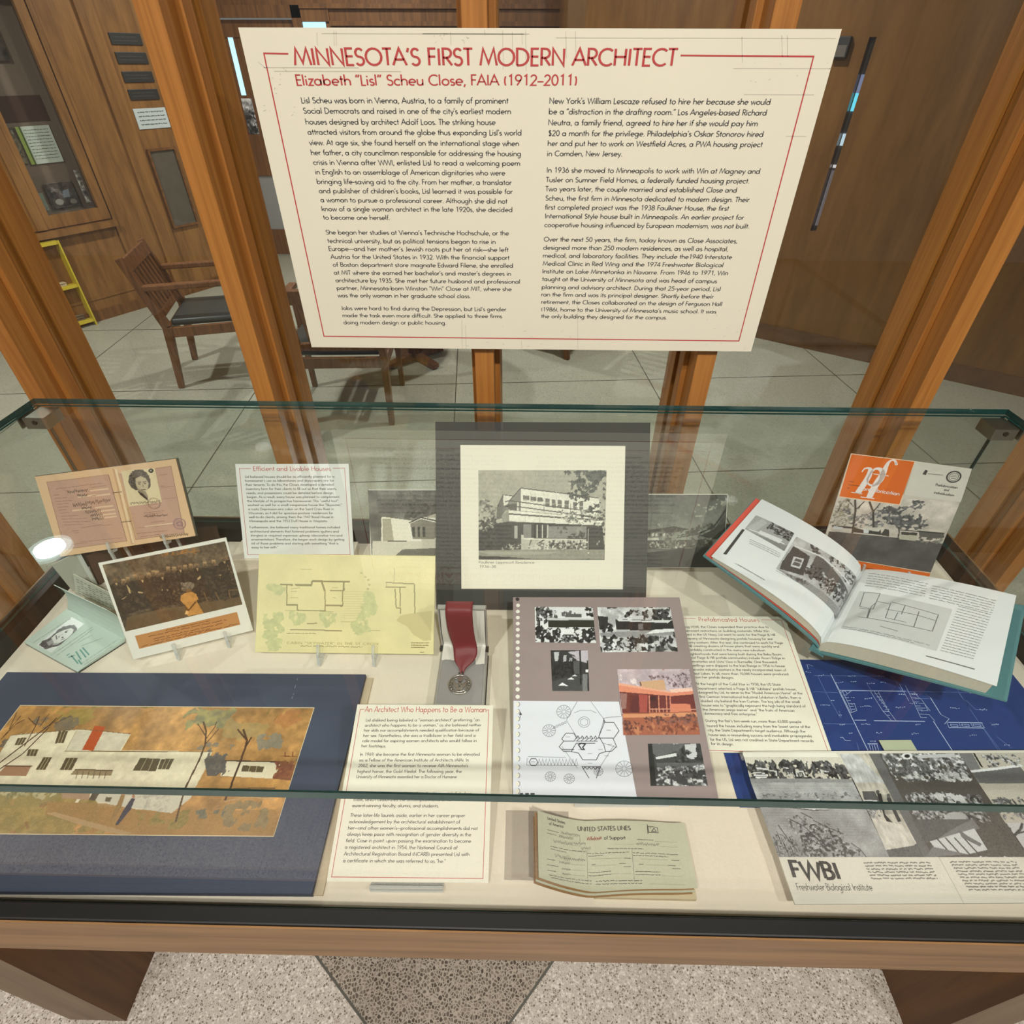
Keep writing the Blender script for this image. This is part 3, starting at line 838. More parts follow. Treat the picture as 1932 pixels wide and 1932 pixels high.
def rack_item(name, lab, cat, x0, y0, z0, x1, y1, z1, m, rz=0.0):
    o = thing(name, lab, cat, (P1.x + rd.x * (x0 + x1) / 2 - rd.y * (y0 + y1) / 2, P1.y + rd.y * (x0 + x1) / 2 + rd.x * (y0 + y1) / 2, z0 + .001), (0, 0, yaw + rz))
    b = MB(); n = max(1, int((z1 - z0) / .005))
    for i in range(n):
        j = .004 * ((i * 7) % 3 - 1)
        b.box(-(x1 - x0) / 2 + j, -(y1 - y0) / 2 + j, i * (z1 - z0) / n, (x1 - x0) / 2 + j, (y1 - y0) / 2 + j, (i + .85) * (z1 - z0) / n)
    b.build('pages', m, o)
    return o
rack_item('leaflet_stack', 'fanned leaflets on the upper shelf of the yellow rack', 'leaflets', -.36, .03, .301, -.06, .18, .325, PILES[1])
rack_item('magazine_pile', 'dark magazines stacked behind the leaflets on the upper rack shelf', 'magazines', -.33, .10, .327, -.12, .17, .350, PILES[2], .06)
rack_item('magazine_pile', 'brown magazines lying on the bottom shelf of the yellow rack', 'magazines', -.22, .04, .046, -.04, .17, .085, PILES[0], -.06)
rack_item('leaflet_stack', 'pale leaflet at the open end of the bottom rack shelf', 'leaflets', -.38, .04, .046, -.26, .16, .060, PILES[1], .1)
rack_item('paper_sheet', 'white sheet lying on top of the yellow rack', 'paper', -.33, .03, .601, -.22, .16, .604, pm('paper_bright', (230, 228, 220), .7), .3)
rack_item('leaflet_holder', 'dark leaflet lying on the yellow rack top', 'leaflet', -.17, .07, .601, -.08, .13, .606, pm('olive_leaflet', (110, 92, 30), .7), .1)

# ---- chairs and the round table
CUSH = pm('charcoal_leather', (50, 52, 48), .42, var=.12, scale=12)
def chair(lab, loc, rz, w=.46, dp=.44):
    """faces +y; origin at floor, middle of the back edge"""
    t = thing('armchair', lab, 'chair', loc, (0, 0, rz), 'walnut armchairs with charcoal seats')
    for s in (-1, 1):
        x = s * w / 2
        b = MB(); b.bar((x, -.05, 0), (x, 0, .38), .03, .034, (0, 1, 0), w2=.036, h2=.05)
        b.bar((x, 0, .38), (x, -.11, .76), .036, .05, (0, 1, 0), w2=.03, h2=.034); b.build('leg', CHAIRW, t, .003)
        b = MB(); b.bar((x, dp, 0), (x, dp, .585), .028, .03, (0, 1, 0), w2=.034, h2=.04); b.build('leg', CHAIRW, t, .003)
        b = MB(); b.bar((x, -.05, .60), (x, dp + .03, .605), .044, .03); b.build('armrest', CHAIRW, t, .006)
        b = MB(); b.bar((x, 0, .345), (x, dp, .35), .026, .055); b.build('seat_rail', CHAIRW, t)
    for y in (0.0, dp):
        b = MB(); b.bar((-w / 2, y, .345), (w / 2, y, .345), .026, .055); b.build('seat_rail', CHAIRW, t)
    b = MB(); b.bar((-w / 2, -.095, .715), (w / 2, -.095, .715), .026, .075, (0, -.28, 1)); b.build('top_rail', CHAIRW, t, .004)
    b = MB(); b.bar((-w / 2, -.017, .44), (w / 2, -.017, .44), .024, .04, (0, -.28, 1)); b.build('lower_rail', CHAIRW, t, .003)
    n = 7
    for i in range(n):
        x = -w / 2 + .045 + (w - .09) * i / (n - 1)
        b = MB(); b.bar((x, -.019, .45), (x, -.088, .69), .028, .012, (0, 1, 0)); b.build('slat', CHAIRW, t)
    b = MB(); b.box(-w / 2 + .018, .02, .372, w / 2 - .018, dp + .012, .415); b.build('cushion', CUSH, t, .018, True, 4)
    return t
c1 = math.radians(-75)
# each chair is placed by the rear leg the photo shows on the floor
def place(lab, foot, rz, side, w):
    off = Vector((side * w / 2 * math.cos(rz) + .05 * math.sin(rz), side * w / 2 * math.sin(rz) - .05 * math.cos(rz)))
    return chair(lab, (foot[0] - off.x, foot[1] - off.y, 0.001), rz, w)
place('walnut armchair side-on by the yellow rack, black seat, slatted back', (-2.115, 3.165), c1, 1, .44)
place('walnut armchair seen from behind below the text panel, slatted back', (-0.721, 2.745), math.radians(3), 1, .545)
place('walnut armchair mostly hidden behind the text panel, one leg beside the middle post', (0.315, 3.653), math.radians(58), -1, .46)
tb_ = thing('round_table', 'round walnut table on a single pedestal behind the text panel', 'table', (-.72, 3.62, 0.001))
b = MB(); b.lathe([(.44, .69), (.45, .70), (.45, .715), (.44, .72)], 48); b.build('tabletop', CHAIRW, tb_, smooth=False)
b = MB(); b.lathe([(.05, .03), (.04, .30), (.04, .69)], 20); b.build('pedestal', CHAIRW, tb_, smooth=True)
for k in range(4):
    a = PI / 4 + k * PI / 2
    b = MB(); b.bar((0, 0, .04), (.22 * math.cos(a), .22 * math.sin(a), .022), .05, .05, h2=.03); b.build('foot', CHAIRW, tb_)

# ---------------------------------------------------------------- the glass display case
TZ = 0.754                                     # display deck height
XL, XR, YF, YB, GT = -0.925, 0.905, 0.226, 0.941, 1.083
dc = thing('display_case', 'long glass-topped table case with a cream deck, black rim and oak apron', 'display case', (-.01, .58, 0.001))
def D(mb, name, mats, **k):
    o = mb.build(name, mats, None, **k); o.parent = dc; o.matrix_parent_inverse = Matrix.Translation((.01, -.58, -.001)); return o
FELT = pm('cream_felt_deck', (228, 216, 196), .85, var=.035, scale=220, bump=.15)
b = MB(); b.box(XL + .022, YF + .004, TZ - .02, XR - .010, YB - .030, TZ); D(b, 'deck', FELT)
b = MB(); z0, z1 = .70, .789
for a in ((XL - .014, .203, XR + .024, .2215), (XL - .014, YB - .028, XR + .024, YB + .012), (XL - .014, .2215, XL + .021, YB - .028), (XR - .009, .2215, XR + .024, YB - .028)):
    b.box(a[0], a[1], z0, a[2], a[3], z1)
D(b, 'rim', BLACKM, bevel=.002)
b = MB(); b.box(XL - .02, .2005, .675, XR + .03, .2025, .7862); b.box(XL - .02, .2025, .675, XR + .03, .225, .70)
b.box(XL - .02, .203, .675, XL - .0145, YB + .018, .786); b.box(XR + .0245, .203, .675, XR + .03, YB + .018, .786); b.box(XL - .02, YB + .0125, .675, XR + .03, YB + .018, .786)
D(b, 'apron', APRONW)
b = MB(); b.box(XL - .014, .225, .70, XR + .024, YB + .012, .7335); D(b, 'base_board', pm('board_brown', (110, 80, 50), .7))
EDGE = pm('green_glass_edge', (12, 64, 62), .08, var=.6, scale=5, spec=.8)
def pane(name, x0, y0, z0, x1, y1, z1):
    """glass slab: clear faces, dark green ground edges (thin axis = clear)"""
    m = MB(); dims = [x1 - x0, y1 - y0, z1 - z0]; ax = dims.index(min(dims))
    m.box(x0, y0, z0, x1, y1, z1)
    fa = {2: (0, 1), 1: (2, 4), 0: (3, 5)}[ax]
    m.mi = [0 if i in fa else 1 for i in range(6)]
    return D(m, name, [GLASS, EDGE])
pane('top_glass', XL, YF - .002, GT - .011, XR, YB + .003, GT)
GLASS_STD = GLASS; GLASS = glass_mat('front_clear_glass', (0.935, 0.94, 0.93), 1.13)
pane('front_glass', XL + .008, YF, .7555, XR - .008, YF + .006, GT - .0135)
GLASS = GLASS_STD
pane('back_glass', XL + .008, YB - .006, .7895, XR - .008, YB, GT - .0115)
pane('side_glass', XL, YF, .7895, XL + .006, YB, GT - .0115)
pane('side_glass', XR - .006, YF, .7895, XR, YB, GT - .0115)
STEEL = pm('satin_steel', (150, 146, 136), .28, .9, .08, 30)
for sx, x in ((1, XL), (-1, XR)):
    b = MB()
    b.box(min(x + sx * .007, x + sx * .05), YB - .05, GT - .036, max(x + sx * .007, x + sx * .05), YB - .0065, GT - .0125)
    b.box(min(x - sx * .004, x - sx * .0005), YB - .05, GT - .036, max(x - sx * .004, x - sx * .0005), YB - .0065, GT - .004)
    o = D(b, 'corner_clip', STEEL, bevel=.0015)
    b = MB(); b.lathe([(.0045, 0), (.0045, .001), (.003, .0016)], 12, (x + sx * .028, YB - .0515, 0))
    b.v = [(v[0], YB - .0505 - v[2], GT - .022 + (v[1] - (YB - .0515))) for v in b.v]
    s_ = b.build('screw', pm('screw_dark', (70, 66, 60), .3, .8), o)
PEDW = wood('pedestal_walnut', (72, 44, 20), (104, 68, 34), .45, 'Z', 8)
PEDF = wood('pedestal_front_lit', (112, 92, 70), (132, 110, 86), .5, 'Z', 8)  # same veneer, lighter: brighter light on the front put into its colour
for x0, x1 in ((-.935, -.816), (.826, .935)):
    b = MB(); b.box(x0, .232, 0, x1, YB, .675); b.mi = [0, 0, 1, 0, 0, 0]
    o = D(b, 'pedestal', [PEDW, PEDF])
    xi = x1 + .0006 if x0 < 0 else x0 - .0006
    g_ = MB(); g_.box(xi - .0005, .36, .10, xi + .0005, .362, .66); g_.box(xi - .0005, .36, .098, xi + .0005, YB - .1, .10)
    g_.build('panel_seam', pm('seam_dark', (40, 26, 14), .8), o)

# ---------------------------------------------------------------- the big text panel
BOARD = pm('panel_board', (226, 218, 196), .55, var=.03, scale=8)
RED = pm('red_ink', (184, 62, 60), .6)
INK = pm('charcoal_ink', (72, 72, 72), .6)
REDL = pm('label_red_ink', (196, 88, 82), .6)
INKL = pm('label_ink', (88, 86, 82), .6)
PALE = pm('pale_plan_ink', (196, 190, 172), .6)
SQ = [(452.5, 48.5), (1581.3, 59.2), (1414.8, 661), (589.6, 651.7)]
P_ = flat_thing('exhibit_sign', 'large white text panel with red headline standing upright behind the glass case', 'text panel',
                (0.0163, 0.9985, 1.1702, 0.0, 90.0, 0.8095, 0.4476), SQ, .0055, BOARD, 'board')
P_.root.location.y = .9905
P_.text('heading', [('MINNESOTA\u2019S FIRST MODERN ARCHITECT', (556, 104), (1276, 110))], RED, .0178, .13, 24)
P_.text('subheading', [('Elizabeth \u201cLisl\u201d Scheu Close, FAIA (1912\u20132011)', (561, 152), (1090, 155))], RED, .0115, .125, 30)
P_.lines('border_line', [[(547, 98.5), (501, 97.5), (613, 631), (1392, 641), (1529, 110), (1282, 106.5)]], RED, .0018)
cl = '''Lisl Scheu was born in Vienna, Austria, to a family of prominent|571,188,961,191
Social Democrats and raised in one of the city\u2019s earliest modern|575,207.5,966,211
houses designed by architect Adolf Loos. The striking house|579,228,937,231
attracted visitors from around the globe thus expanding Lisl\u2019s world|583,247.5,986,251
view. At age six, she found herself on the international stage when|586,267,981,271
her father, a city councilman responsible for addressing the housing|589,286,985,290
crisis in Vienna after WWI, enlisted Lisl to read a welcoming poem|593,304.5,983,308
in English to an assemblage of American dignitaries who were|597,322.5,955,326
bringing life-saving aid to the city. From her mother, a translator|600,340.5,967,344
and publisher of children\u2019s books, Lisl learned it was possible for|604,358,969,361
a woman to pursue a professional career. Although she did not|607,375,959,379
know of a single woman architect in the late 1920s, she decided|609,392,969,395
to become one herself.|612,408,738,409
She began her studies at Vienna\u2019s Technische Hochschule, or the|617,436,962,439
technical university, but as political tensions began to rise in|620,452,937,455
Europe\u2014and her mother\u2019s Jewish roots put her at risk\u2014she left|622,467,961,470
Austria for the United States in 1932. With the financial support|626,482,963,485
of Boston department store magnate Edward Filene, she enrolled|630,497,970,500
at MIT where she earned her bachelor\u2019s and master\u2019s degrees in|632,512,966,515
architecture by 1935. She met her future husband and professional|635,526.5,983,530
partner, Minnesota-born Winston \u201cWin\u201d Close at MIT, where she|637,541,967,544
was the only woman in her graduate school class.|639,555,890,557
Jobs were hard to find during the Depression, but Lisl\u2019s gender|645,579,957,582
made the task even more difficult. She applied to three firms|648,592.5,949,595
doing modern design or public housing.|650,606,844,607'''
cr = '''New York\u2019s William Lescaze refused to hire her because she would|1037,191.5,1450,196
be a \u201cdistraction in the drafting room.\u201d Los Angeles-based Richard|1036,211.5,1443,216
Neutra, a family friend, agreed to hire her if she would pay him|1035,232,1426,236
$20 a month for the privilege. Philadelphia\u2019s Oskar Stonorov hired|1035,252,1437,256
her and put her to work on Westfield Acres, a PWA housing project|1034,271,1435,275
in Camden, New Jersey.|1033,290,1174,291
In 1936 she moved to Minneapolis to work with Win at Magney and|1032,321,1431,325
Tusler on Sumner Field Homes, a federally funded housing project.|1031,339,1411,343
Two years later, the couple married and established Close and|1030,356,1388,360
Scheu, the first firm in Minnesota dedicated to modern design. Their|1030,373.5,1411,378
first completed project was the 1938 Faulkner House, the first|1029,390.5,1373,394
International Style house built in Minneapolis. An earlier project for|1029,407,1401,411
cooperative housing influenced by European modernism, was not built.|1028,423.5,1411,427.5
Over the next 50 years, the firm, today known as Close Associates,|1027,450.5,1389,455
designed more than 250 modern residences, as well as hospital,|1026,466,1372,470
medical, and laboratory facilities. They include the1940 Interstate|1025,481,1379,485
Medical Clinic in Red Wing and the 1974 Freshwater Biological|1025,496,1363,500
Institute on Lake Minnetonka in Navarre. From 1946 to 1971, Win|1024,510.5,1372,515
taught at the University of Minnesota and was head of campus|1024,525,1351,530
planning and advisory architect. During that 25-year period, Lisl|1023,540,1358,545
ran the firm and was its principal designer. Shortly before their|1022,554,1345,559
retirement, the Closes collaborated on the design of Ferguson Hall|1022,568,1361,573
(1986), home to the University of Minnesota\u2019s music school. It was|1022,582,1350,587
the only building they designed for the campus.|1022,595,1258,598'''
def rows(t):
    out = []
    for ln in t.split('\n'):
        s, c = ln.rsplit('|', 1); a = [float(x) for x in c.split(',')]
        out.append((s, (a[0], a[1]), (a[2], a[3])))
    return out
P_.text('text_column', rows(cl), INK, .0066, .125, 40)
P_.text('text_column', rows(cr), INK, .0066, .125, 40)
rs = random.Random(4); fl_ = []
for x0, x1, y in ((610, 1000, 61), (800, 990, 63), (500, 680, 124), (520, 760, 131), (1050, 1570, 72), (1380, 1560, 131), (1400, 1530, 180), (1478, 1516, 258)): fl_.append([(x0, y), (x1, y + (x1 - x0) * .009)])
for x, y0, y1 in ((601, 59, 84), (633, 56, 84), (637, 56, 84), (852, 60, 84), (916, 56, 66), (950, 57, 130), (968, 60, 125), (986, 62, 84), (993, 58, 134), (1068, 60, 110), (1086, 60, 110), (1396, 72, 120), (1470, 70, 110), (1480, 70, 110), (873, 600, 655), (880, 610, 655), (1090, 560, 655), (985, 640, 655)): fl_.append([(x, y0), (x + 1, y1)])
fl_.append([(490, 113), (505, 126)])
for _ in range(60):
    x, y = rs.choice([(rs.uniform(815, 885), rs.uniform(60, 80)), (rs.uniform(1380, 1560), rs.uniform(110, 160)), (rs.uniform(480, 560), rs.uniform(120, 220)), (rs.uniform(870, 1090), rs.uniform(612, 652)), (rs.uniform(1330, 1420), rs.uniform(560, 655))])
    fl_.append([(x, y), (x + rs.uniform(1, 5), y + rs.uniform(-3, 3))])
P_.lines('plan_pattern', fl_, PALE, .0007)

# ---------------------------------------------------------------- sheet helpers for the case
CARD = pm('label_card', (232, 226, 208), .6, var=.02)
CARDW = pm('label_card_white', (236, 236, 230), .55, var=.02)
PHOTOW = pm('photo_paper_white', (236, 232, 218), .4, var=.02)
ACR = None
def acrylic():
    m, nt, b, N, L = nodes_of('clear_acrylic'); N.remove(b)
    tr = N.new('ShaderNodeBsdfTransparent'); tr.inputs[0].default_value = (.93, .94, .93, 1)
    pr = N.new('ShaderNodeBsdfPrincipled'); pr.inputs['Base Color'].default_value = (.85, .86, .84, 1); pr.inputs['Roughness'].default_value = .06
    lw = N.new('ShaderNodeLayerWeight'); lw.inputs[0].default_value = .5
    nz = N.new('ShaderNodeTexNoise'); nz.inputs['Scale'].default_value = 90
    ma = N.new('ShaderNodeMath'); ma.operation = 'MULTIPLY_ADD'; ma.inputs[1].default_value = .4; L.new(nz.outputs['Fac'], ma.inputs[0]); L.new(lw.outputs['Facing'], ma.inputs[2])
    mx = N.new('ShaderNodeMixShader'); L.new(ma.outputs[0], mx.inputs[0]); L.new(tr.outputs[0], mx.inputs[1]); L.new(pr.outputs[0], mx.inputs[2])
    L.new(mx.outputs[0], N['Material Output'].inputs[0])
    return m
ACR = acrylic()

def easel(lab, q, xs, back=.7, th=.003):
    """two clear acrylic prongs hooked under a leaning sheet, a foot behind each; q is the sheet's pose"""
    x, y, z, yaw, tilt, w, h = q
    t = thing('acrylic_easel', lab, 'easel', (x, y, TZ + .0005), (0, 0, math.radians(yaw)), 'clear acrylic easels in the case')
    T = math.radians(tilt); dz = z - TZ
    up = Vector((0, math.cos(T), math.sin(T))); nn = Vector((0, -math.sin(T), math.cos(T)))
    for lx in xs:
        b = MB(); base = Vector((lx, 0, dz))
        lip = [base + nn * .013 + up * .016, base + nn * .012 - up * .0045, base - nn * (th + .0055) - up * .0055, base - nn * (th + .0055) + up * h * back]
        for a, c in zip(lip[:-1], lip[1:]): b.bar(a, c, .005, .004, up=(1, 0, 0))
        ft = Vector((lx, -.004 - .012, .0042)); rear = Vector((lx, lip[3].y * .9 + .01, .0042))
        b.bar(base + nn * .010 - up * .003, ft, .006, .004, up=(1, 0, 0)); b.bar(ft, rear, .006, .004, up=(1, 0, 0)); b.bar(lip[3], rear, .005, .004, up=(1, 0, 0))
        b.build('prong', ACR, t)
    return t

def lip_stand(lab, q, x0, x1, th=.002):
    """low clear wedge stand with a lip in front of a sloping label"""
    x, y, z, yaw, tilt, w, h = q
    t = thing('acrylic_stand', lab, 'stand', (x, y, TZ + .0005), (0, 0, math.radians(yaw)), 'clear acrylic label stands')
    T = math.radians(tilt); c, s = math.cos(T), math.sin(T); dz = z - TZ - .0005
    b = MB(); b.box(x0, -.010, 0, x1, -.004, .009); b.build('lip', ACR, t, .0015)
    b = MB(); b.hexa([(x0, -.004, 0), (x1, -.004, 0), (x1, -.0005, 0), (x0, -.0005, 0)], [(x0, -.004, .0035), (x1, -.004, .0035), (x1, -.0005, .003), (x0, -.0005, .003)])
    k = h * .72
    b.hexa([(x0, 0, 0), (x1, 0, 0), (x1, c * k, .0015), (x0, c * k, .0015)], [(x0, 0, .0015), (x1, 0, .0015), (x1, c * k, .003), (x0, c * k, .003)])
    b.hexa([(x0, c * k - .003, .003), (x1, c * k - .003, .003), (x1, c * k, .003), (x0, c * k, .003)], [(x0, c * k - .003, s * k + dz - .0045), (x1, c * k - .003, s * k + dz - .0045), (x1, c * k, s * k + dz - .0045), (x0, c * k, s * k + dz - .0045)])
    b.build('wedge', ACR, t)
    return t

def body(sheet, k, x0f, y0f, y1f, texts, ends, size):
    """label paragraphs: text rows with left edge, right ends and mid heights in the label's frame"""
    L = []
    for (s, (x, y), xe) in zip(texts, y0f, ends):
        L.append((s, k((x, y))[0], k((xe, y1f(y)))[0]))
    return sheet.text('body_text', L, INK, size, .12, 60)

def label_rows(k, t, dy):
    out = []
    for ln in t.strip().split('\n'):
        s, c = ln.rsplit('|', 1); a = [float(v) for v in c.split(',')]
        p = k((a[0], a[1]), (a[2], a[1] + dy))
        out.append((s, p[0], p[1]))
    return out

# ---- label: Efficient and Livable Houses
kE = K(430, 860, 7.43)
qE = (-0.457, 0.839, 0.7757, 1.5, 62.5, 0.228, 0.197)
sE = flat_thing('text_label', 'white standing label with a red heading, top row left of the black mount', 'label', qE, [(444.1, 875.5), (658.1, 875.1), (667.8, 1052.5), (461.2, 1054.2)], .002, CARDW, 'card')
sE.text('heading', [('Efficient and Livable Houses', kE((358, 192))[0], kE((1450, 192))[0])], REDL, .0088, .10, 45)
sE.lines('border_line', [kE((322, 180), (165, 178), (282, 1390), (1712, 1382), (1640, 172), (1476, 174))], REDL, .0009)
tE = '''Lisl believed houses should be as efficiently planned for a|243,300,1500
homeowner\u2019s use as laboratories and skyscrapers are for|245,355,1492
their tenants. To do this, the Closes developed a detailed|252,412,1490
inventory form for their clients to fill out so that their wants,|258,470,1530
needs, and possessions could be detailed before design|262,528,1480
began. As a result, every house was planned to complement|270,584,1566
the lifestyle of its prospective homeowner. This \u201cuseful tool\u201d|276,641,1548
worked as well for a small inexpensive house like \u201cSkywater,\u201d|282,697,1604
a rustic Depression-era cabin on the Saint Croix River in|286,754,1490
Wisconsin, as it did for spacious postwar residences for|292,810,1478
well-to-do clients, among them the 1947 Rood House in|298,866,1486
Minneapolis and the 1953 Duff House in Wayzata.|302,922,1404
Furthermore, she believed many traditional homes included|308,1010,1574
architectural elements that fostered problems (gutters and|316,1068,1558
shingles) or required expensive upkeep (decorative trim and|320,1124,1608
ornamentation). Therefore, she began each design by getting|326,1180,1634
rid of those problems and starting with something \u201cthat is|330,1236,1550
easy to live with.\u201d|334,1292,712'''
sE.text('body_text', label_rows(kE, tE, -4), INKL, .0047, .12, 60)
rz_ = thing('riser_block', 'low cream block under the foot of the standing white label', 'riser', (-0.465, 0.872, TZ + .0005))
b = MB(); b.box(-.135, -.040, 0, .118, .022, .0205); b.build('block', FELT, rz_, .001)

# ---- label: An Architect Who Happens to Be a Woman
kW = K(600, 1320, 4.953)
qW = (-0.137, 0.259, 0.7605, 0.7, 13.8, 0.208, 0.227)
sW = flat_thing('text_label', 'white sloping label with a red heading, front of the case beside the blue mount', 'label', qW, [(674.7, 1328.5), (931.1, 1332.1), (921, 1666.3), (616.2, 1665.2)], .002, CARD, 'card')
sW.text('heading', [('An Architect Who Happens to Be a Woman', kW((440, 100))[0], kW((1578, 110))[0])], REDL, .0082, .10, 45)
sW.lines('border_line', [kW((436, 90), (397, 90), (128, 1666), (1540, 1674), (1598, 104), (1578, 104))], REDL, .0008)
tW = '''Lisl disliked being labeled a \u201cwoman architect\u201d preferring \u201can|448,198,1516
architect who happens to be a woman,\u201d as she believed neither|440,246,1530
her skills nor accomplishments needed qualification because of|432,294,1508
her sex. Nonetheless, she was a trailblazer in her field and a|424,343,1478
role model for aspiring women architects who would follow in|417,392,1486
her footsteps.|408,440,640
In 1969, she became the first Minnesota woman to be elevated|394,520,1516
as a Fellow of the American Institute of Architects (AIA). In|388,574,1414
2002, she was the first woman to receive AIA Minnesota\u2019s|378,626,1406
highest honor, the Gold Medal. The following year, the|370,680,1348
University of Minnesota awarded her a Doctor of Humane|360,730,1300
America.\u201d Her name is enshrined on the University\u2019s Scholars|338,888,1436
Walk, which celebrates the accomplishments of its|330,944,1244
award-winning faculty, alumni, and students.|320,1002,1136
These later-life laurels aside, earlier in her career proper|304,1092,1378
acknowledgement by the architectural establishment of|292,1152,1330
her\u2014and other women\u2019s\u2014professional accomplishments did not|282,1212,1494
always keep pace with recognition of gender diversity in the|274,1270,1434
field. Case in point: upon passing the examination to become|262,1330,1432
a registered architect in 1954, the National Council of|252,1392,1306
Architectural Registration Board (NCARB) presented Lisl with|244,1454,1418
a certificate in which she was referred to as \u201che.\u201d|234,1518,1196'''
sW.text('body_text', label_rows(kW, tW, 3), INKL, .0041, .12, 60)
lip_stand('clear acrylic stand whose lip shows below the front white label', qW, -.047, .047)

# ---- label: Prefabricated Houses
kP = K(1280, 1150, 6.0375)
qP = (0.383, 0.442, 0.7605, 0.5, 10.7, 0.200, 0.237)
sP = flat_thing('text_label', 'cream sloping label with a red heading, partly under the grey spiral page', 'label', qP, [(1273, 1163), (1478.8, 1165.2), (1571.5, 1421.6), (1320, 1421.6)], .002, CARD, 'card')
sP.text('heading', [('Prefabricated Houses', kP((240, 128))[0], kP((922, 136))[0])], REDL, .0082, .09, 45, track=.06)
sP.lines('border_line', [kP((206, 112), (-5, 110), (255, 1618), (1718, 1636), (1164, 128), (940, 124))], REDL, .0008)
tP = '''During WWII, the Closes suspended their practice due to|20,206,1022
government restrictions on building materials. While Win|30,250,1030
served in the US Navy, Lisl went to work for the Page & Hill|40,292,1098
Company of Minnesota designing prefab housing for war|50,336,1074
industry workers. After the war, she continued to work for Page|60,380,1184
& Hill creating dozens of house plans that were quickly and|72,420,1144
affordably constructed in the many new suburban|84,462,986
neighborhoods that were being built during the Baby Boom.|95,508,1176
Local Page & Hill prefab communities include Acorn Ridge in|108,550,1206
Minnetonka and Vista View in Burnsville. One thousand|120,594,1120
dwellings were shipped to the Iron Range in 1956 to house|132,638,1208
taconite industry workers in the newly incorporated town of|145,684,1224
Hoyt Lakes. In all, more than 10,000 houses were produced|158,730,1250
from her prefab designs.|172,772,632
At the height of the Cold War in 1950, the US State|192,848,1164
Department selected a Page & Hill \u201cJubilaire\u201d prefab house,|205,900,1338
designed by Lisl, to serve as the \u201cModel American Home\u201d at the|220,946,1410
first German International Industrial Exhibition in Berlin, then a|235,996,1392
divided city behind the Iron Curtain. The big job of the small|248,1044,1380
house was to \u201cgraphically represent the high living standard of|258,1094,1446
the American wage earner\u201d and \u201cthe fruits of American|270,1144,1322
democracy and free enterprise.\u201d|284,1190,898
During the fair\u2019s two-week run, more than 43,000 people|302,1274,1402
toured the house, including many from the Soviet sector of the|312,1332,1502
city, the State Department\u2019s target audience. Although the|322,1384,1448
house was a resounding success and invaluable propaganda|334,1438,1522
for the US, Lisl was not credited in State Department records|346,1494,1542
for its design.|358,1544,622'''
sP.text('body_text', label_rows(kP, tP, 4), INKL, .0042, .12, 60)
lip_stand('clear acrylic stand under the cream label beside the blueprint', qP, -.04, .05)

# ---------------------------------------------------------------- left half of the case
# ---- watercolour in a blue mount
NAVY = pm('navy_mount', (62, 70, 90), .7, var=.06, scale=30)
kC = K(0, 1240, 2.791)
sM = flat_thing('watercolour_painting', 'large watercolour of a white house in a wide dark blue mount, lying flat', 'painting', (-0.562, 0.2385, 0.765, .75, 0, .615, .324), [(13.5, 1268.1), (690, 1272.3), (588, 1686.4), (-331.1, 1679.7)], .0105, NAVY, 'mount')
sM.lines('bevel_edge', [[(38.5, 1331.2), (592.8, 1335.6), (515.9, 1577.9), (-147.5, 1571.9), (38.5, 1331.2)]], pm('bevel_cream', (226, 206, 168), .7), .0012)
b = MB(); b.box(-.29, .001, -.0108, .3195, .3225, -.0075); b.build('backing_board', pm('beige_backing', (196, 178, 150), .8), sM.root)
sM.lines('scuff_mark', [kC((1566, 112), (1566, 122)), kC((1558, 145), (1552, 165)), kC((1548, 190), (1544, 198)), kC((1541, 206), (1537, 220))], pm('scuff_grey', (130, 138, 150), .8), .001)
W = Pic(620, 250, [(38.5 * 2.791, 92 * 2.791), (592 * 2.791, 96.4 * 2.791), (515.9 * 2.791, 337.3 * 2.791), (-146.9 * 2.791, 331.3 * 2.791)], (176, 132, 78), 21)
W.wash(.07, 60).wash(.05, 14)
W.leaf([(260, 262), (520, 262), (500, 340), (380, 360), (240, 300)], ((150, 136, 72), (176, 150, 84)), 30, .62, 10, 2, .8)
W.leaf([(100, 262), (230, 262), (220, 320), (90, 320)], ((170, 124, 76), (188, 148, 96)), 20, .6, 8, 3, .6)
W.leaf([(970, 268), (1260, 262), (1210, 360), (960, 380)], ((122, 120, 92), (158, 150, 96)), 22, .62, 8, 4, .9)
W.leaf([(1160, 330), (1480, 330), (1500, 430), (1180, 420)], ((168, 146, 92), (150, 140, 100)), 24, .6, 8, 5, .6)
W.leaf([(1460, 270), (1640, 268), (1600, 370), (1440, 360)], ((176, 118, 66), (166, 110, 72)), 26, .6, 8, 6, .7)
W.leaf([(1360, 400), (1490, 400), (1480, 495), (1350, 490)], ((128, 122, 108), (142, 132, 112)), 16, .66, 6, 7, .9)
W.leaf([(150, 330), (200, 310), (420, 310), (420, 370), (300, 400), (160, 350)], ((110, 104, 96), (130, 116, 92)), 14, .6, 5, 8, .85)
W.leaf([(-60, 420), (70, 440), (60, 560), (-120, 560)], ((104, 96, 88), (132, 118, 98)), 14, .62, 5, 9, .9)
WH, SH = (226, 214, 184), (176, 168, 154)
W.poly([(60, 412), (110, 405), (420, 380), (690, 405), (640, 490), (1116, 498), (1075, 600), (1000, 740), (905, 820), (330, 760), (-120, 720), (-60, 600)], WH)
W.poly([(405, 386), (688, 405), (632, 490), (345, 495)], (206, 196, 172)).wash(.02, 10, 8)
W.poly([(500, 362), (556, 368), (492, 492), (432, 490)], (178, 78, 34))
W.line([(60, 412), (420, 380), (690, 405)], 1.2, (110, 84, 50)).line([(340, 495), (1116, 499)], 1.5, (110, 84, 50)).line([(345, 495), (405, 386)], 1, (150, 130, 100))
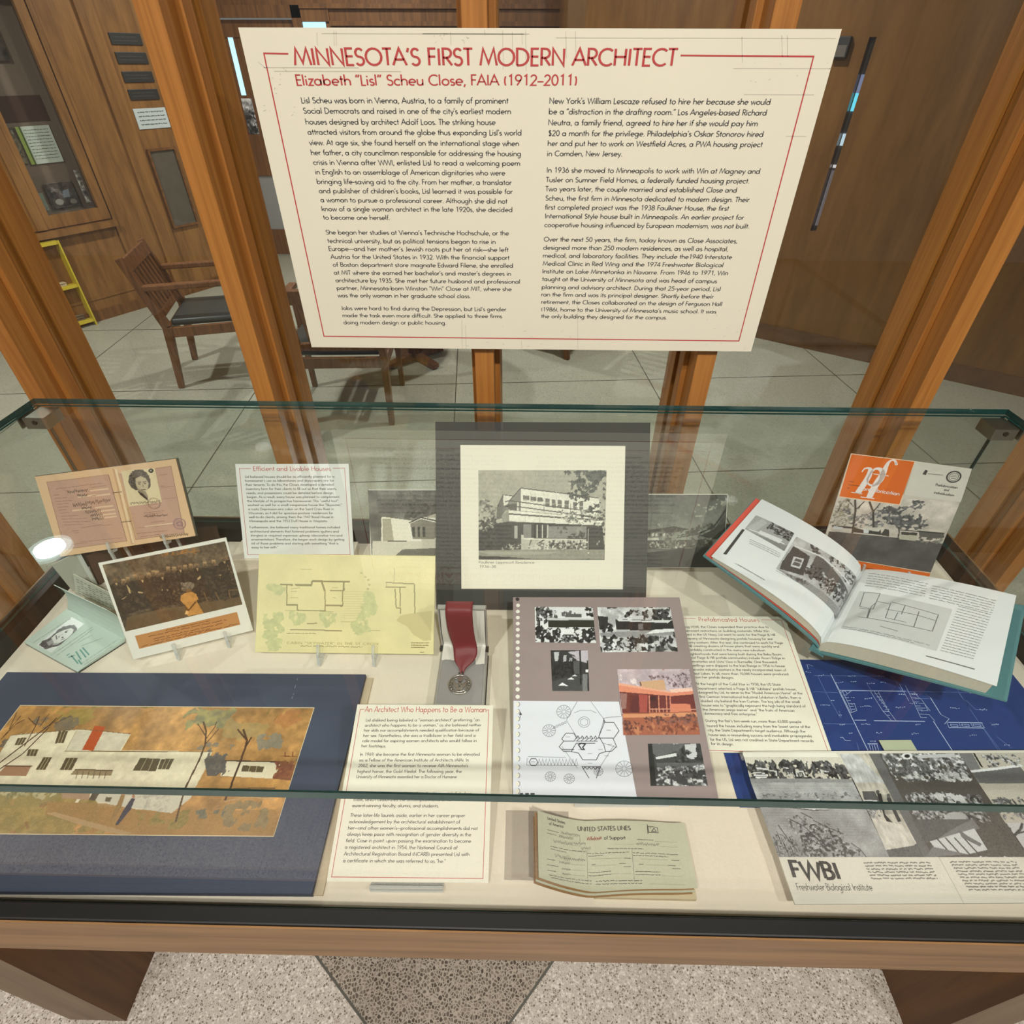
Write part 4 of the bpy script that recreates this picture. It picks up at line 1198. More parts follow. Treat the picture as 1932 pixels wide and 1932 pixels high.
W.poly([(1180, 545), (1480, 552), (1440, 640), (1160, 625)], WH).line([(1180, 545), (1482, 552)], 2.4, (74, 58, 44))
W.poly([(1440, 640), (1482, 554), (1552, 566), (1530, 650)], (130, 84, 62)).leaf([(1440, 540), (1560, 540), (1545, 640), (1430, 640)], ((120, 70, 56), (150, 96, 64)), 9, .55, 4, 10)
DK = (92, 80, 56)
for q in ([(95, 426), (142, 424), (120, 462), (78, 464)], [(310, 392), (360, 388), (336, 452), (290, 455)], [(230, 528), (276, 526), (240, 592), (190, 592)], [(348, 530), (412, 530), (378, 595), (315, 595)], [(740, 530), (845, 536), (820, 600), (698, 598)], [(850, 536), (918, 536), (890, 590), (830, 590)], [(1280, 570), (1392, 576), (1380, 606), (1268, 602)], [(150, 486), (205, 484), (190, 520), (140, 522)]):
    W.poly(q, DK)
    for i in (1, 2): W.line([(q[0][0] + (q[1][0] - q[0][0]) * i / 3, q[0][1]), (q[3][0] + (q[2][0] - q[3][0]) * i / 3, q[2][1])], 1, (190, 176, 140))
W.poly([(395, 592), (595, 598), (585, 625), (372, 618)], (150, 130, 100)).line([(395, 591), (596, 597)], 2, (90, 66, 44))
for i in range(6): W.line([(410 + i * 30, 600), (400 + i * 30, 640)], 1.3, (96, 78, 58))
W.poly([(30, 575), (165, 575), (140, 625), (-20, 625)], (160, 120, 92)).line([(20, 572), (170, 574)], 2, (90, 60, 44))
W.poly([(1075, 540), (1100, 520), (1180, 520), (1190, 580), (1140, 625), (1090, 625)], (96, 90, 86)).leaf([(960, 470), (1100, 450), (1240, 450), (1220, 495), (980, 500)], ((122, 114, 100), (140, 126, 104)), 10, .6, 4, 11, .9)
W.leaf([(1085, 500), (1200, 500), (1195, 610), (1080, 615)], ((92, 88, 84), (116, 106, 94)), 9, .62, 4, 12)
# the garden
W.leaf([(-140, 690), (330, 700), (500, 760), (560, 940), (-160, 940)], ((140, 122, 66), (168, 142, 80)), 20, .85, 4, 13)
W.poly([(-120, 690), (320, 690), (330, 735), (200, 790), (-150, 800)], (142, 130, 82), .5)
W.leaf([(-100, 680), (330, 680), (300, 740), (-100, 740)], ((110, 108, 66), (190, 178, 132)), 7, .5, 3, 14)
W.poly([(250, 760), (560, 770), (720, 800), (1010, 810), (1450, 800), (1450, 940), (700, 940), (420, 860), (240, 830)], (162, 124, 72), .8)
W.poly([(240, 820), (290, 815), (700, 925), (640, 935), (420, 880)], (180, 148, 104))
W.leaf([(690, 810), (1000, 810), (980, 910), (720, 900)], ((130, 116, 62), (160, 134, 78)), 12, .6, 4, 15)
W.leaf([(1180, 760), (1400, 760), (1420, 900), (1160, 900)], ((128, 112, 82), (150, 130, 92)), 16, .66, 6, 16, .9)
W.leaf([(1010, 800), (1190, 770), (1180, 850), (1020, 850)], ((104, 102, 86), (124, 116, 92)), 10, .62, 4, 17)
W.poly([(520, 690), (1040, 690), (1000, 745), (905, 820), (640, 785), (490, 750)], (206, 200, 180)).leaf([(640, 700), (900, 700), (880, 815), (680, 790)], ((176, 170, 156), (214, 206, 184)), 10, .6, 4, 18)
W.poly([(330, 690), (480, 690), (470, 752), (326, 742)], (170, 140, 110)).poly([(505, 690), (540, 695), (500, 755), (466, 750)], (86, 74, 60)).poly([(560, 735), (590, 738), (580, 762), (552, 758)], (96, 84, 62))
for i in range(5): W.line([(1200 + i * 28, 690), (1190 + i * 28, 730)], 2.4, (84, 66, 54))
W.line([(1230, 690), (1450, 690)], 2, (110, 84, 60)).line([(1180, 760), (1300, 735), (1440, 748)], 1.4, (188, 164, 120))
TR = (88, 62, 40)
W.line([(-110, 640), (180, 420), (260, 360), (300, 320)], 3, TR).line([(-120, 700), (0, 590), (120, 510), (260, 370)], 2.6, TR).line([(130, 470), (190, 360), (210, 310)], 2, TR)
for a in ([(190, 360), (150, 320)], [(210, 370), (250, 310), (262, 300)], [(260, 365), (330, 305)], [(290, 350), (370, 310)], [(20, 420), (110, 310)], [(50, 380), (90, 290)], [(0, 440), (90, 350), (130, 330)]): W.line(a, 1.6, TR)
W.line([(925, 868), (940, 810), (975, 690), (1005, 630), (1050, 540), (1080, 460), (1085, 390), (1070, 340)], 3.4, TR)
for a in ([(1085, 420), (1040, 350)], [(1085, 430), (1130, 370), (1140, 340)], [(1080, 460), (1150, 380)]): W.line(a, 1.8, TR)
W.line([(1185, 755), (1215, 680), (1250, 590), (1290, 480), (1300, 440), (1280, 380)], 4, (76, 52, 36)).line([(1300, 440), (1250, 380)], 3, (76, 52, 36)).line([(1295, 470), (1325, 420)], 3, (76, 52, 36))
for a in ([(1395, 320), (1425, 275)], [(1440, 340), (1465, 300)], [(1405, 300), (1415, 275)]): W.line(a, 1.4, (130, 110, 60))
W.poly([(640, 720), (660, 722), (640, 790), (600, 850), (585, 850), (615, 780)], (150, 118, 70)).ell(650, 715, 8, 12, (196, 150, 110))
W.poly([(695, 740), (712, 745), (690, 800), (620, 885), (608, 880), (660, 790)], (62, 60, 74)).ell(704, 732, 8, 11, (170, 124, 92))
W.line([(1470, 520), (1560, 524)], 1.4, (120, 60, 40)).line([(1500, 500), (1500, 525)], 2, (120, 60, 40)).line([(1540, 500), (1540, 525)], 2, (120, 60, 40))
W.grain(.015)
sM.photo('watercolour', W, K(0, 1240, 2.791))

# ---- pink passport on an easel
kA = K(50, 850, 5.52)
qA = (-0.7642, 0.7990, 0.840, 15.9, 64.6, 0.248, 0.162)
AQ = [(67.2, 898.9), (329.9, 867.2), (371.6, 1010.3), (113, 1051)]
rA = thing('passport', 'open pink passport with a small portrait, propped on an easel at the back left', 'passport', qA[:3], (math.radians(qA[4]), 0, math.radians(qA[3])))
rA.scale = (.9673, .9673, .9673)
PKB = pm('passport_buff', (226, 188, 146), .65, var=.05, scale=25); PKP = pm('passport_pink', (196, 156, 134), .7, var=.08, scale=180)
GRN = pm('passport_cover_green', (70, 72, 62), .5)
b = MB(); b.box(-.125, -.001, -.007, .127, .163, -.004); b.build('cover', GRN, rA)
b = MB(); b.hexa([(-.124, 0, -.004), (-.004, 0, -.004), (-.004, .162, -.004), (-.124, .162, -.004)], [(-.124, 0, 0), (-.004, 0, -.0005), (-.004, .162, -.0005), (-.124, .162, 0)]); b.build('left_page', PKB, rA)
b = MB(); b.hexa([(-.004, 0, -.004), (.124, 0, -.004), (.124, .162, -.004), (-.004, .162, -.004)], [(-.004, 0, -.0005), (.124, 0, 0), (.124, .162, 0), (-.004, .162, -.0005)]); b.build('right_page', PKB, rA)
sA = Sheet(rA, .248, .162, AQ)
sA.fill('printed_ground', [kA((218, 325), (858, 250), (1055, 938), (395, 1030)), kA((1060, 590), (950, 245), (1500, 165), (1660, 850), (1150, 925))], PKP)
sA.lines('gutter_tape', [kA((905, 190), (1110, 970)), kA((965, 235), (1160, 900))], pm('tape_tan', (206, 166, 124), .7), .003)
sA.lines('gutter_tape', [kA((935, 190), (1125, 960))], pm('tape_light', (236, 206, 166), .7), .005)
DPK = pm('passport_print', (138, 106, 90), .7); HND = pm('handwriting_ink', (84, 66, 58), .7)
rw = []
for i in range(11):
    y = 460 + i * 31; x = 290 + i * 10
    rw.append((kA((x, y))[0], kA((x + [60, 130, 170, 130, 110, 80, 90, 190, 260, 290, 200][i], y - 8))[0], 1))
rw += [(kA((310, 395))[0], kA((800, 335))[0], 1), (kA((570, 800))[0], kA((800, 765))[0], 1), (kA((690, 380))[0], kA((840, 360))[0], 1), (kA((1225, 645))[0], kA((1440, 620))[0], 1), (kA((1255, 662))[0], kA((1420, 640))[0], 1), (kA((1300, 745))[0], kA((1450, 725))[0], 1), (kA((1155, 860))[0], kA((1480, 830))[0], 1), (kA((1200, 895))[0], kA((1400, 868))[0], 1), (kA((480, 835))[0], kA((545, 830))[0], 1), (kA((500, 855))[0], kA((545, 850))[0], 1), (kA((800, 775))[0], kA((900, 765))[0], 1), (kA((1380, 260))[0], kA((1460, 250))[0], 1), (kA((1400, 370))[0], kA((1440, 366))[0], 1)]
sA.lines('form_lettering', sA.greek(rw, 11), DPK, .0008, local=True)
sA.lines('form_lettering', [kA((218, 325), (858, 250), (1055, 938), (395, 1030), (218, 325)), kA((1340, 190), (1500, 168), (1655, 850), (1150, 925), (1060, 590))] + [kA((x0, y), (x1, y - (x1 - x0) * .1)) for x0, x1, y in ((430, 640, 980), (560, 1010, 950), (1170, 1560, 800), (1420, 1560, 500), (1400, 1540, 385))], DPK, .0006)
for l_ in [kA((x, y), (x + 190, y - 22)) for x, y in ((670, 415), (690, 470), (720, 590), (740, 630), (750, 670), (760, 700), (480, 620), (540, 480))] + [kA((1240, 790), (1540, 752))]: sA.lines('blank_strip', [l_], pm('passport_light_strip', (226, 192, 160), .7), .0032)
def scrawl(k, x0, x1, y, slope, amp, n, seed):
    r = random.Random(seed); out = []; 
    for i in range(n * 4 + 1):
        x = x0 + (x1 - x0) * i / (n * 4); out.append((x + r.uniform(-4, 4), y + slope * (x - x0) + (amp if i % 2 else -amp) * r.uniform(.3, 1.2)))
    return k(*out)
sA.lines('handwriting', [scrawl(kA, 430, 640, 425, -.06, 18, 5, 1), scrawl(kA, 535, 640, 465, -.05, 16, 4, 2), scrawl(kA, 490, 640, 560, -.1, 22, 4, 3), scrawl(kA, 650, 880, 535, -.1, 22, 6, 4), scrawl(kA, 580, 680, 595, -.1, 12, 4, 5), scrawl(kA, 615, 780, 635, -.08, 18, 5, 6), scrawl(kA, 670, 800, 670, -.08, 18, 4, 7), scrawl(kA, 690, 815, 705, -.08, 14, 4, 8), scrawl(kA, 1090, 1400, 545, -.08, 14, 8, 9), scrawl(kA, 1230, 1480, 680, -.06, 12, 7, 10), scrawl(kA, 1400, 1700, 900, -.12, 16, 8, 11)], HND, .0007, 4)
for l_ in (kA((905, 435), (1000, 425)), kA((990, 740), (1100, 728))): sA.lines('staple_thread', [l_], HND, .0012, 4)
c0 = sA.loc(kA((1335, 545)))[0]; c1 = sA.loc(kA((1605, 757)))[0]
sA.lines('round_stamp', [[tuple(c0 + np.array([math.cos(t), math.sin(t)]) * r) for t in np.linspace(0, 2 * PI, 33)] for r in (.0115, .0098)] + [[tuple(c0 + np.array([-.006, y])), tuple(c0 + np.array([.006, y]))] for y in (-.002, .002)], DPK, .0006, 5, True)
MAU = pm('mauve_stamp', (150, 116, 128), .7)
sA.lines('round_stamp', [[tuple(c1 + np.array([math.cos(t), math.sin(t)]) * r) for t in np.linspace(0, 2 * PI, 33)] for r in (.0117, .0100, .0065, .004)] + [[tuple(c1 + np.array([-.005, y])), tuple(c1 + np.array([.005, y]))] for y in (-.003, 0, .003)], MAU, .0008, 4, True)
pt = Pic(84, 100, [(990, 215), (1335, 185), (1415, 530), (1075, 578)], (226, 208, 166), 31)
def portrait(p, tones, T):
    """a head and shoulders print: hair, face, features; T maps unit coordinates to the print's frame"""
    hair, face, dark = tones
    p.poly([T(*q) for q in ((.30, .12), (.42, .02), (.60, .02), (.76, .12), (.82, .32), (.78, .52), (.70, .58), (.34, .58), (.22, .50), (.16, .34), (.22, .2))], hair)
    p.leaf([T(*q) for q in ((.20, .2), (.34, .04), (.66, .03), (.80, .22), (.80, .5), (.72, .3), (.5, .2), (.38, .3), (.34, .55), (.20, .45))], ([v * 255 * .7 for v in p.c(hair)], [min(255, v * 255 + 36) for v in p.c(hair)]), 4, .8, 1)
    p.poly([T(*q) for q in ((.40, .26), (.56, .20), (.70, .28), (.75, .42), (.70, .56), (.60, .66), (.50, .66), (.42, .56), (.37, .42))], face)
    p.poly([T(*q) for q in ((.42, .55), (.62, .64), (.66, .78), (.62, .86), (.50, .72), (.40, .62))], [v * 200 for v in p.c(face)])
    p.poly([T(*q) for q in ((.38, .60), (.52, .68), (.64, .84), (.62, .90), (.44, .72))], dark)
    for ex in (.48, .64):
        p.line([T(ex - .055, .375), T(ex + .055, .365)], 1.8, dark); p.ell(*T(ex, .415), *[abs(a - b) for a, b in zip(T(.032, .016), T(0, 0))], dark)
    p.line([T(.57, .40), T(.58, .50), T(.55, .515)], 1.2, [v * 150 for v in p.c(face)]); p.line([T(.49, .585), T(.63, .575)], 2.0, dark)
    p.poly([T(*q) for q in ((.37, .42), (.42, .56), (.50, .66), (.46, .66), (.38, .54))], [v * 190 for v in p.c(face)])
def Tp(x, y): return (985 + 345 * x + 80 * y * 1.0, 210 - 28 * x + 360 * y)
portrait(pt, ((84, 76, 66), (196, 180, 148), (60, 52, 46)), Tp)
pt.ell(1297, 215, 26, 22, (50, 44, 40)).ell(1297, 213, 10, 9, (170, 160, 140)).grain(.015)
sA.photo('portrait_photo', pt, kA, 3)
easel('tall clear acrylic easel holding up the pink passport', qA, (-.030, .068), .35, .0075)

# ---- blue-green passport: photo page flat on the deck, next page standing
def xquad(mb, P, th, mi=0):
    P = [Vector(p) for p in P]; n = (P[1] - P[0]).cross(P[2] - P[1]).normalized() * th
    mb.slab(P, n, mi)
CYAN = pm('passport_pale_green', (196, 212, 200), .65, var=.04, scale=60)
f1, f2, h2, h1 = (-.894, .625, .758), (-.761, .566, .758), (-.7155, .6335, .758), (-.868, .7055, .758)
o_ = Vector(f1)
rB = thing('passport', 'pale green passport open at its photo page, one leaf standing, at the deck\'s left end', 'passport', (-.80, .635, TZ + .0005))
def RB(P): return [tuple(Vector(p) - Vector(rB.location)) for p in P]
b = MB(); xquad(b, RB([(p[0], p[1], .7555) for p in (f1, f2, h2, h1)]), .0045); b.build('lower_pages', CYAN, rB)
b = MB(); xquad(b, RB([(p[0] + .001, p[1] - .001, .7548) for p in (f1, f2, h2, h1)]), .001); b.build('cover', pm('passport_dark_edge', (60, 58, 52), .6), rB)
b = MB(); n_ = 8
top1, top2 = Vector((-.846, .694, .838)), Vector((-.715, .637, .838))
for i in range(n_):
    def pp(t, top, hh):
        p = Vector(hh).lerp(top, t); p += Vector((.004, .009, 0)) * math.sin(PI * t); return p
    t0, t1 = i / n_, (i + 1) / n_
    b.slab(RB([pp(t0, top1, h1), pp(t0, top2, h2), pp(t1, top2, h2), pp(t1, top1, h1)]), (.0006, .0012, 0))
b.build('standing_leaf', CYAN, rB)
kB = K(0, 960, 6.0375)
BQ = [(126.5, 1148), (234, 1208), (145.7, 1268), (47.5, 1213)]
up_ = Vector(h1) - Vector(f1); wd_ = Vector(f2) - Vector(f1); wd_.normalize()
mB = MB(); lw, lh = .1455, .0838
pgm = Matrix((( wd_.x, -wd_.y, 0, (f1[0] + f2[0]) / 2 - rB.location.x), (wd_.y, wd_.x, 0, (f1[1] + f2[1]) / 2 - rB.location.y), (0, 0, 1, .7612 - rB.location.z), (0, 0, 0, 1)))
mB.hexa([(-lw / 2, 0, -.001), (lw / 2 + .004, 0, -.001), (lw / 2 + .012, lh, -.001), (-lw / 2 - .006, lh, -.001)], [(-lw / 2, 0, 0), (lw / 2 + .004, 0, 0), (lw / 2 + .012, lh, 0), (-lw / 2 - .006, lh, 0)])
pg = mB.build('photo_page', CYAN, rB); pg.matrix_local = pgm
sB = Sheet(pg, lw, lh, BQ)
pb = Pic(80, 66, [(800, 1235), (960, 1330), (600, 1660), (430, 1570)], (222, 228, 224), 33)
# the portrait is printed sideways on the page
def Tb(x, y):
    u, v = y, 1 - x
    p = np.array([470, 1590]) + np.array([.86, -.74]) * 440 * (1 - y) * 1.0 + np.array([.86, .5]) * 165 * (x - .12)
    return (float(p[0]), float(p[1]))
pb.poly([(470, 1570), (540, 1612), (640, 1590), (720, 1560), (830, 1470), (870, 1390), (850, 1350), (780, 1340), (700, 1370), (630, 1430), (560, 1500), (490, 1520)], (66, 68, 70))
pb.leaf([(450, 1570), (540, 1620), (720, 1570), (880, 1400), (850, 1340), (700, 1350), (560, 1490)], ((52, 54, 56), (112, 114, 114)), 4, .7, 1)
pb.poly([(590, 1490), (640, 1440), (720, 1400), (800, 1378), (838, 1396), (828, 1440), (770, 1500), (690, 1548), (620, 1545)], (214, 216, 210))
pb.poly([(540, 1540), (600, 1500), (625, 1545), (570, 1580)], (150, 152, 150)).ell(752, 1424, 13, 9, (56, 58, 58)).ell(716, 1486, 13, 9, (60, 62, 62)).line([(775, 1405), (735, 1418)], 2, (70, 70, 70)).line([(742, 1500), (700, 1512)], 2, (70, 70, 70)).line([(720, 1446), (672, 1470), (680, 1486)], 1.6, (110, 112, 110)).line([(640, 1458), (655, 1506)], 2.2, (84, 86, 84)).poly([(620, 1545), (690, 1548), (660, 1570), (610, 1570)], (170, 172, 168))
pb.grain(.02)
sB.photo('portrait_photo', pb, kB, 2)
GI = pm('green_print', (110, 160, 150), .7); GI2 = pm('grey_green_print', (140, 156, 148), .7)
sB.lines('printed_bars', [kB((770, 1700), (800, 1680)), kB((790, 1720), (860, 1700)), kB((820, 1700), (900, 1790)), kB((870, 1660), (930, 1750)), kB((915, 1640), (985, 1730)), kB((945, 1620), (1020, 1705)), kB((900, 1750), (940, 1800))], GI, .0022, 2)
sB.lines('form_lettering', sB.greek([(kB((600 + i * 60, 1690 - i * 4 + i * 10))[0], kB((1060 + i * 10, 1375 + i * 26))[0], 1) for i in range(2)] + [(kB((890, 1560))[0], kB((1050, 1480))[0], 1), (kB((930, 1600))[0], kB((1180, 1520))[0], 1), (kB((940, 1790))[0], kB((1380, 1540))[0], 1), (kB((390, 1540))[0], kB((790, 1250))[0], 1), (kB((960, 1810))[0], kB((1300, 1620))[0], 1)], 14), GI2, .0009, local=True)

# ---- brown leather document wallet standing open behind the photograph
rD = thing('document_wallet', 'dark brown leather wallet standing open, pale leaves at its side, behind the sepia photograph', 'wallet', (-.84, .78, TZ + .0005))
def RD(P): return [tuple(Vector(p) - Vector(rD.location)) for p in P]
LEA = pm('brown_leather', (62, 40, 30), .5, var=.25, scale=40, bump=.3)
b = MB(); b.slab(RD([(-.850, .774, .755), (-.822, .838, .755), (-.822, .846, .828), (-.850, .784, .834)]), (-.002, .001, 0)); b.slab(RD([(-.822, .838, .755), (-.640, .882, .755), (-.640, .890, .815), (-.822, .846, .828)]), (-.0006, .003, 0)); b.build('cover', LEA, rD)
b = MB(); b.slab(RD([(-.8465, .7735, .755), (-.8225, .829, .755), (-.8225, .837, .820), (-.8465, .783, .826)]), (-.0012, .0006, 0)); b.build('pocket', pm('brown_leather_pocket', (88, 62, 50), .5, var=.2, scale=40), rD)
b = MB(); b.slab(RD([(-.853, .775, .755), (-.893, .757, .755), (-.898, .757, .826), (-.856, .784, .836)]), (-.002, .003, 0)); b.build('leaf', pm('grey_leaf', (176, 176, 160), .7, var=.05), rD)
b = MB(); b.slab(RD([(-.851, .7735, .755), (-.857, .7705, .755), (-.860, .780, .832), (-.854, .783, .836)]), (-.0005, -.0008, 0)); b.build('leaf_edge', pm('leaf_edge_pale', (196, 200, 190), .6), rD)
rN = thing('folded_letter', 'pale typed card standing on edge between the wallet and the green passport', 'card', (-.83, .73, TZ + .0005))
def RN(P): return [tuple(Vector(p) - Vector(rN.location)) for p in P]
q0 = [(-.879, .748, .757), (-.770, .703, .757), (-.762, .709, .797), (-.862, .752, .808)]
b = MB(); b.slab(RN(q0), (.0005, .0012, 0)); b.build('card', pm('pale_card', (206, 208, 190), .65, var=.03), rN)
ins = []
P0_, P1_, P2_, P3_ = [Vector(p) - Vector(rN.location) + Vector((-.0003, -.0006, 0)) for p in q0]
b = MB()
for i in range(1, 8):
    for j in range(9):
        if (i * 3 + j) % 5 == 0: continue
        t, s0, s1 = i / 8.5, .08 + j * .095, .08 + j * .095 + .06
        A = P0_.lerp(P3_, t); B_ = P1_.lerp(P2_, t)
        b.bar(A.lerp(B_, s0), A.lerp(B_, s1), .0004, .0008)
b.build('typed_lines', INKG, rN)

# ---- sepia photograph on an easel
kS = K(170, 1000, 5.855)
qS = (-0.577, 0.620, 0.7685, 20.3, 66.9, 0.196, 0.182)
sS = flat_thing('photograph', 'sepia group photograph on white card with an orange caption strip, propped on an easel', 'photograph', qS, [(186.2, 1063.5), (423.6, 1015), (480, 1190.4), (250.3, 1244.2)], .002, PHOTOW, 'card')
sp_ = Pic(250, 160, [(140, 390), (1475, 128), (1685, 820), (385, 1115)], (88, 68, 48), 41)
sp_.grad((112, 94, 72), (84, 70, 54)).wash(.10, 18).wash(.06, 5)
sp_.leaf([(770, 270), (1190, 190), (1200, 250), (780, 300)], ((176, 122, 66), (140, 96, 56)), 4, .5, 2, 3).line([(960, 270), (1200, 230)], 2, (170, 120, 66))
sp_.leaf([(1080, 250), (1180, 235), (1150, 310), (1100, 300)], ((150, 104, 62), (96, 74, 52)), 4, .4, 2, 4)
sp_.poly([(400, 960), (800, 860), (1000, 840), (1200, 800), (1660, 740), (1690, 830), (385, 1120)], (112, 90, 64)).poly([(400, 1000), (840, 880), (1000, 900), (900, 990), (385, 1115)], (110, 84, 56), .7)
heads = [(285, 555), (372, 575), (495, 525), (570, 520), (648, 505), (700, 480), (790, 490), (860, 440), (925, 440), (985, 410), (1045, 420), (1105, 410), (1170, 390), (1260, 385), (1355, 365), (1465, 315), (420, 555), (740, 485)]
for i, (x, y) in enumerate(heads):
    sp_.poly([(x - 60, y + 60), (x - 30, y + 34), (x + 34, y + 26), (x + 66, y + 50), (x + 110, y + 330), (x - 20, y + 360)], (70, 57, 45))
sp_.leaf([(230, 600), (1600, 340), (1670, 740), (400, 900)], ((62, 51, 41), (92, 75, 57)), 7, .62, 3, 5)
for i, (x, y) in enumerate(heads):
    sp_.ell(x, y, 24, 30, (150, 120, 86)).poly([(x - 22, y + 6), (x + 22, y + 4), (x + 10, y + 34), (x - 10, y + 34)], (104, 82, 60)).line([(x - 14, y - 2), (x + 16, y - 4)], 1.2, (84, 66, 48)).ell(x - 2, y - 26, 25, 11, (176, 142, 102) if i % 3 else (112, 92, 70))
    if i % 3 == 0: sp_.poly([(x - 8, y + 34), (x + 18, y + 28), (x + 16, y + 62)], (190, 156, 112))
sp_.polys((190, 160, 116), [(525, 675), (580, 680), (585, 695), (535, 692)], [(340, 765), (410, 720), (380, 750)], [(785, 660), (800, 640), (800, 670)], [(400, 600), (440, 640), (450, 700), (430, 690)], [(840, 650), (862, 655), (852, 668)], [(1175, 535), (1210, 505), (1218, 530), (1185, 550)], [(1410, 500), (1440, 485), (1440, 505)])
sp_.leaf([(1470, 290), (1530, 280), (1600, 560), (1540, 560)], ((150, 116, 86), (60, 46, 36)), 6, .45, 2, 6)
for a in ([(1380, 680), (1430, 780)], [(1250, 680), (1300, 800)], [(1525, 665), (1630, 655)], [(1525, 665), (1550, 760)]): sp_.line(a, 2.2, (128, 98, 66))
sp_.ell(1085, 610, 64, 40, (136, 118, 98)).ell(1050, 645, 50, 30, (108, 90, 72)).poly([(1060, 640), (1120, 640), (1110, 690), (1060, 690)], (140, 100, 60)).leaf([(910, 640), (990, 600), (1000, 800), (920, 780)], ((120, 96, 70), (54, 42, 34)), 6, .5, 2, 7).leaf([(1000, 580), (1150, 570), (1150, 650), (1010, 650)], ((150, 130, 108), (112, 94, 76)), 5, .8, 1, 8)
GO = (206, 146, 78)
sp_.poly([(1000, 720), (1050, 690), (1120, 680), (1165, 700), (1195, 760), (1170, 775), (1255, 915), (1080, 945), (1060, 900), (1090, 880), (1020, 800), (995, 770)], GO)
sp_.poly([(1030, 800), (1085, 870), (1160, 780), (1175, 790), (1090, 890), (1060, 880)], (120, 80, 44)).poly([(1060, 880), (1090, 900), (1080, 930), (1045, 920)], (226, 176, 110)).wash(.03, 8)
sp_.grain(.02)
sS.photo('photo_print', sp_, kS)
sS.fill('caption_strip', [kS((487, 1165), (1625, 905), (1668, 1048), (535, 1310))], pm('caption_orange', (196, 136, 78), .65))
sS.lines('caption_print', sS.greek([(kS((830, 1105))[0], kS((1325, 1000))[0], 1), (kS((640, 1170))[0], kS((1510, 988))[0], 1), (kS((690, 1200))[0], kS((1480, 1030))[0], 1), (kS((560, 1285))[0], kS((1640, 1035))[0], 1), (kS((700, 1222))[0], kS((1330, 1090))[0], 1)], 3), pm('caption_ink', (130, 82, 44), .7), .0011, 3, True)
easel('clear acrylic easel under the sepia photograph', qS, (-.028, .055), .6, .003)

# ---- yellowed cabin plan on an easel
kY = K(470, 1030, 5.367)
qY = (-0.304, 0.604, 0.7725, 0.3, 47.3, 0.314, 0.172)
YP = pm('yellowed_tracing', (230, 218, 158), .6, var=.03, scale=9)
sY = flat_thing('plan_drawing', 'yellowed cabin plan drawing on tracing paper, propped on an easel', 'drawing', qY, [(489.6, 1045.8), (822.2, 1049.6), (817.5, 1235), (482.1, 1230.9)], .0025, YP, 'sheet')
yp = Pic(330, 186, [(110, 95), (1882, 115), (1857, 1090), (72, 1068)], (228, 216, 160), 51)
yp.wash(.012, 40)
yp.poly([(1490, 760), (1530, 710), (1620, 690), (1850, 660), (1840, 960), (1760, 960), (1660, 900), (1600, 820)], (206, 192, 138))
GR, GRL = (204, 204, 146), (186, 188, 136)
for q in ([(140, 700), (330, 690), (350, 850), (250, 940), (140, 950)], [(430, 680), (580, 680), (570, 790), (430, 800)], [(730, 690), (900, 690), (900, 790), (760, 820)], [(1180, 480), (1260, 470), (1280, 560), (1290, 680), (1230, 760), (1220, 880), (1040, 890), (1050, 780), (1150, 640)], [(190, 960), (350, 920), (350, 1050), (190, 1050)], [(160, 380), (240, 400), (360, 440), (330, 520), (170, 450)]):
    yp.leaf(q, (GR, GRL), 12, .93, 4, None, .8)
LN = (176, 168, 118)
for i in range(12): yp.line([(960, 470 + i * 24), (1240 - i * 10, 470 + i * 24)], 1, (206, 196, 142))
D1 = (150, 140, 98)
for wdt, ls in ((3.4, ([(640, 400), (640, 362), (1025, 368)], [(470, 400), (640, 404)], [(320, 398), (450, 400)], [(740, 370), (770, 460)], [(962, 370), (962, 460)], [(380, 600), (500, 604)], [(770, 606), (950, 610)])), (2, ([(390, 400), (385, 600)], [(776, 450), (772, 600)], [(820, 458), (960, 460)], [(952, 460), (950, 610)], [(495, 604), (495, 655), (770, 662), (775, 606)], [(1385, 375), (1560, 385), (1675, 392), (1678, 690)], [(1385, 420), (1590, 425)], [(1480, 440), (1490, 630), (1535, 635), (1535, 690)], [(1530, 430), (1530, 620)], [(420, 850), (945, 862)], [(590, 790), (690, 788)])), (1, ([(1390, 375), (1390, 420)], [(1470, 230), (1470, 370)], [(370, 660), (860, 668)], [(430, 440), (520, 430)], [(430, 465), (490, 464)], [(420, 530), (500, 532)], [(845, 430), (910, 432)], [(845, 530), (885, 532)], [(930, 770), (1060, 770)], [(1230, 860), (1330, 862)], [(525, 240), (640, 246)]))):
    for l in ls: yp.line(l, wdt, D1 if wdt > 1.5 else LN)
for i in range(6): yp.line([(500 + i * 55, 655), (500 + i * 55, 665)], 3, D1)
for x, y, r in ((1205, 440, 14), (1220, 400, 12), (1210, 350, 14), (1180, 320, 12), (1140, 280, 12), (510, 725, 5), (815, 750, 6)): yp.ell(x, y, r, r * .8, LN, .7)
yp.grain(.006)
sY.photo('plan_print', yp, kY, 1)
YI = pm('faded_pencil', (176, 164, 116), .7)
sY.text('lettering', [('CABIN \u201cSKYWATER\u201d IN THE ST CROIX', kY((385, 985))[0], kY((1320, 996))[0])], YI, .0042, .13, 60, track=.1)
sY.lines('lettering', sY.greek([(kY((525, 1016))[0], kY((1150, 1027))[0], 1), (kY((385, 888))[0], kY((680, 890))[0], 1)], 6), YI, .0014, 3, True)
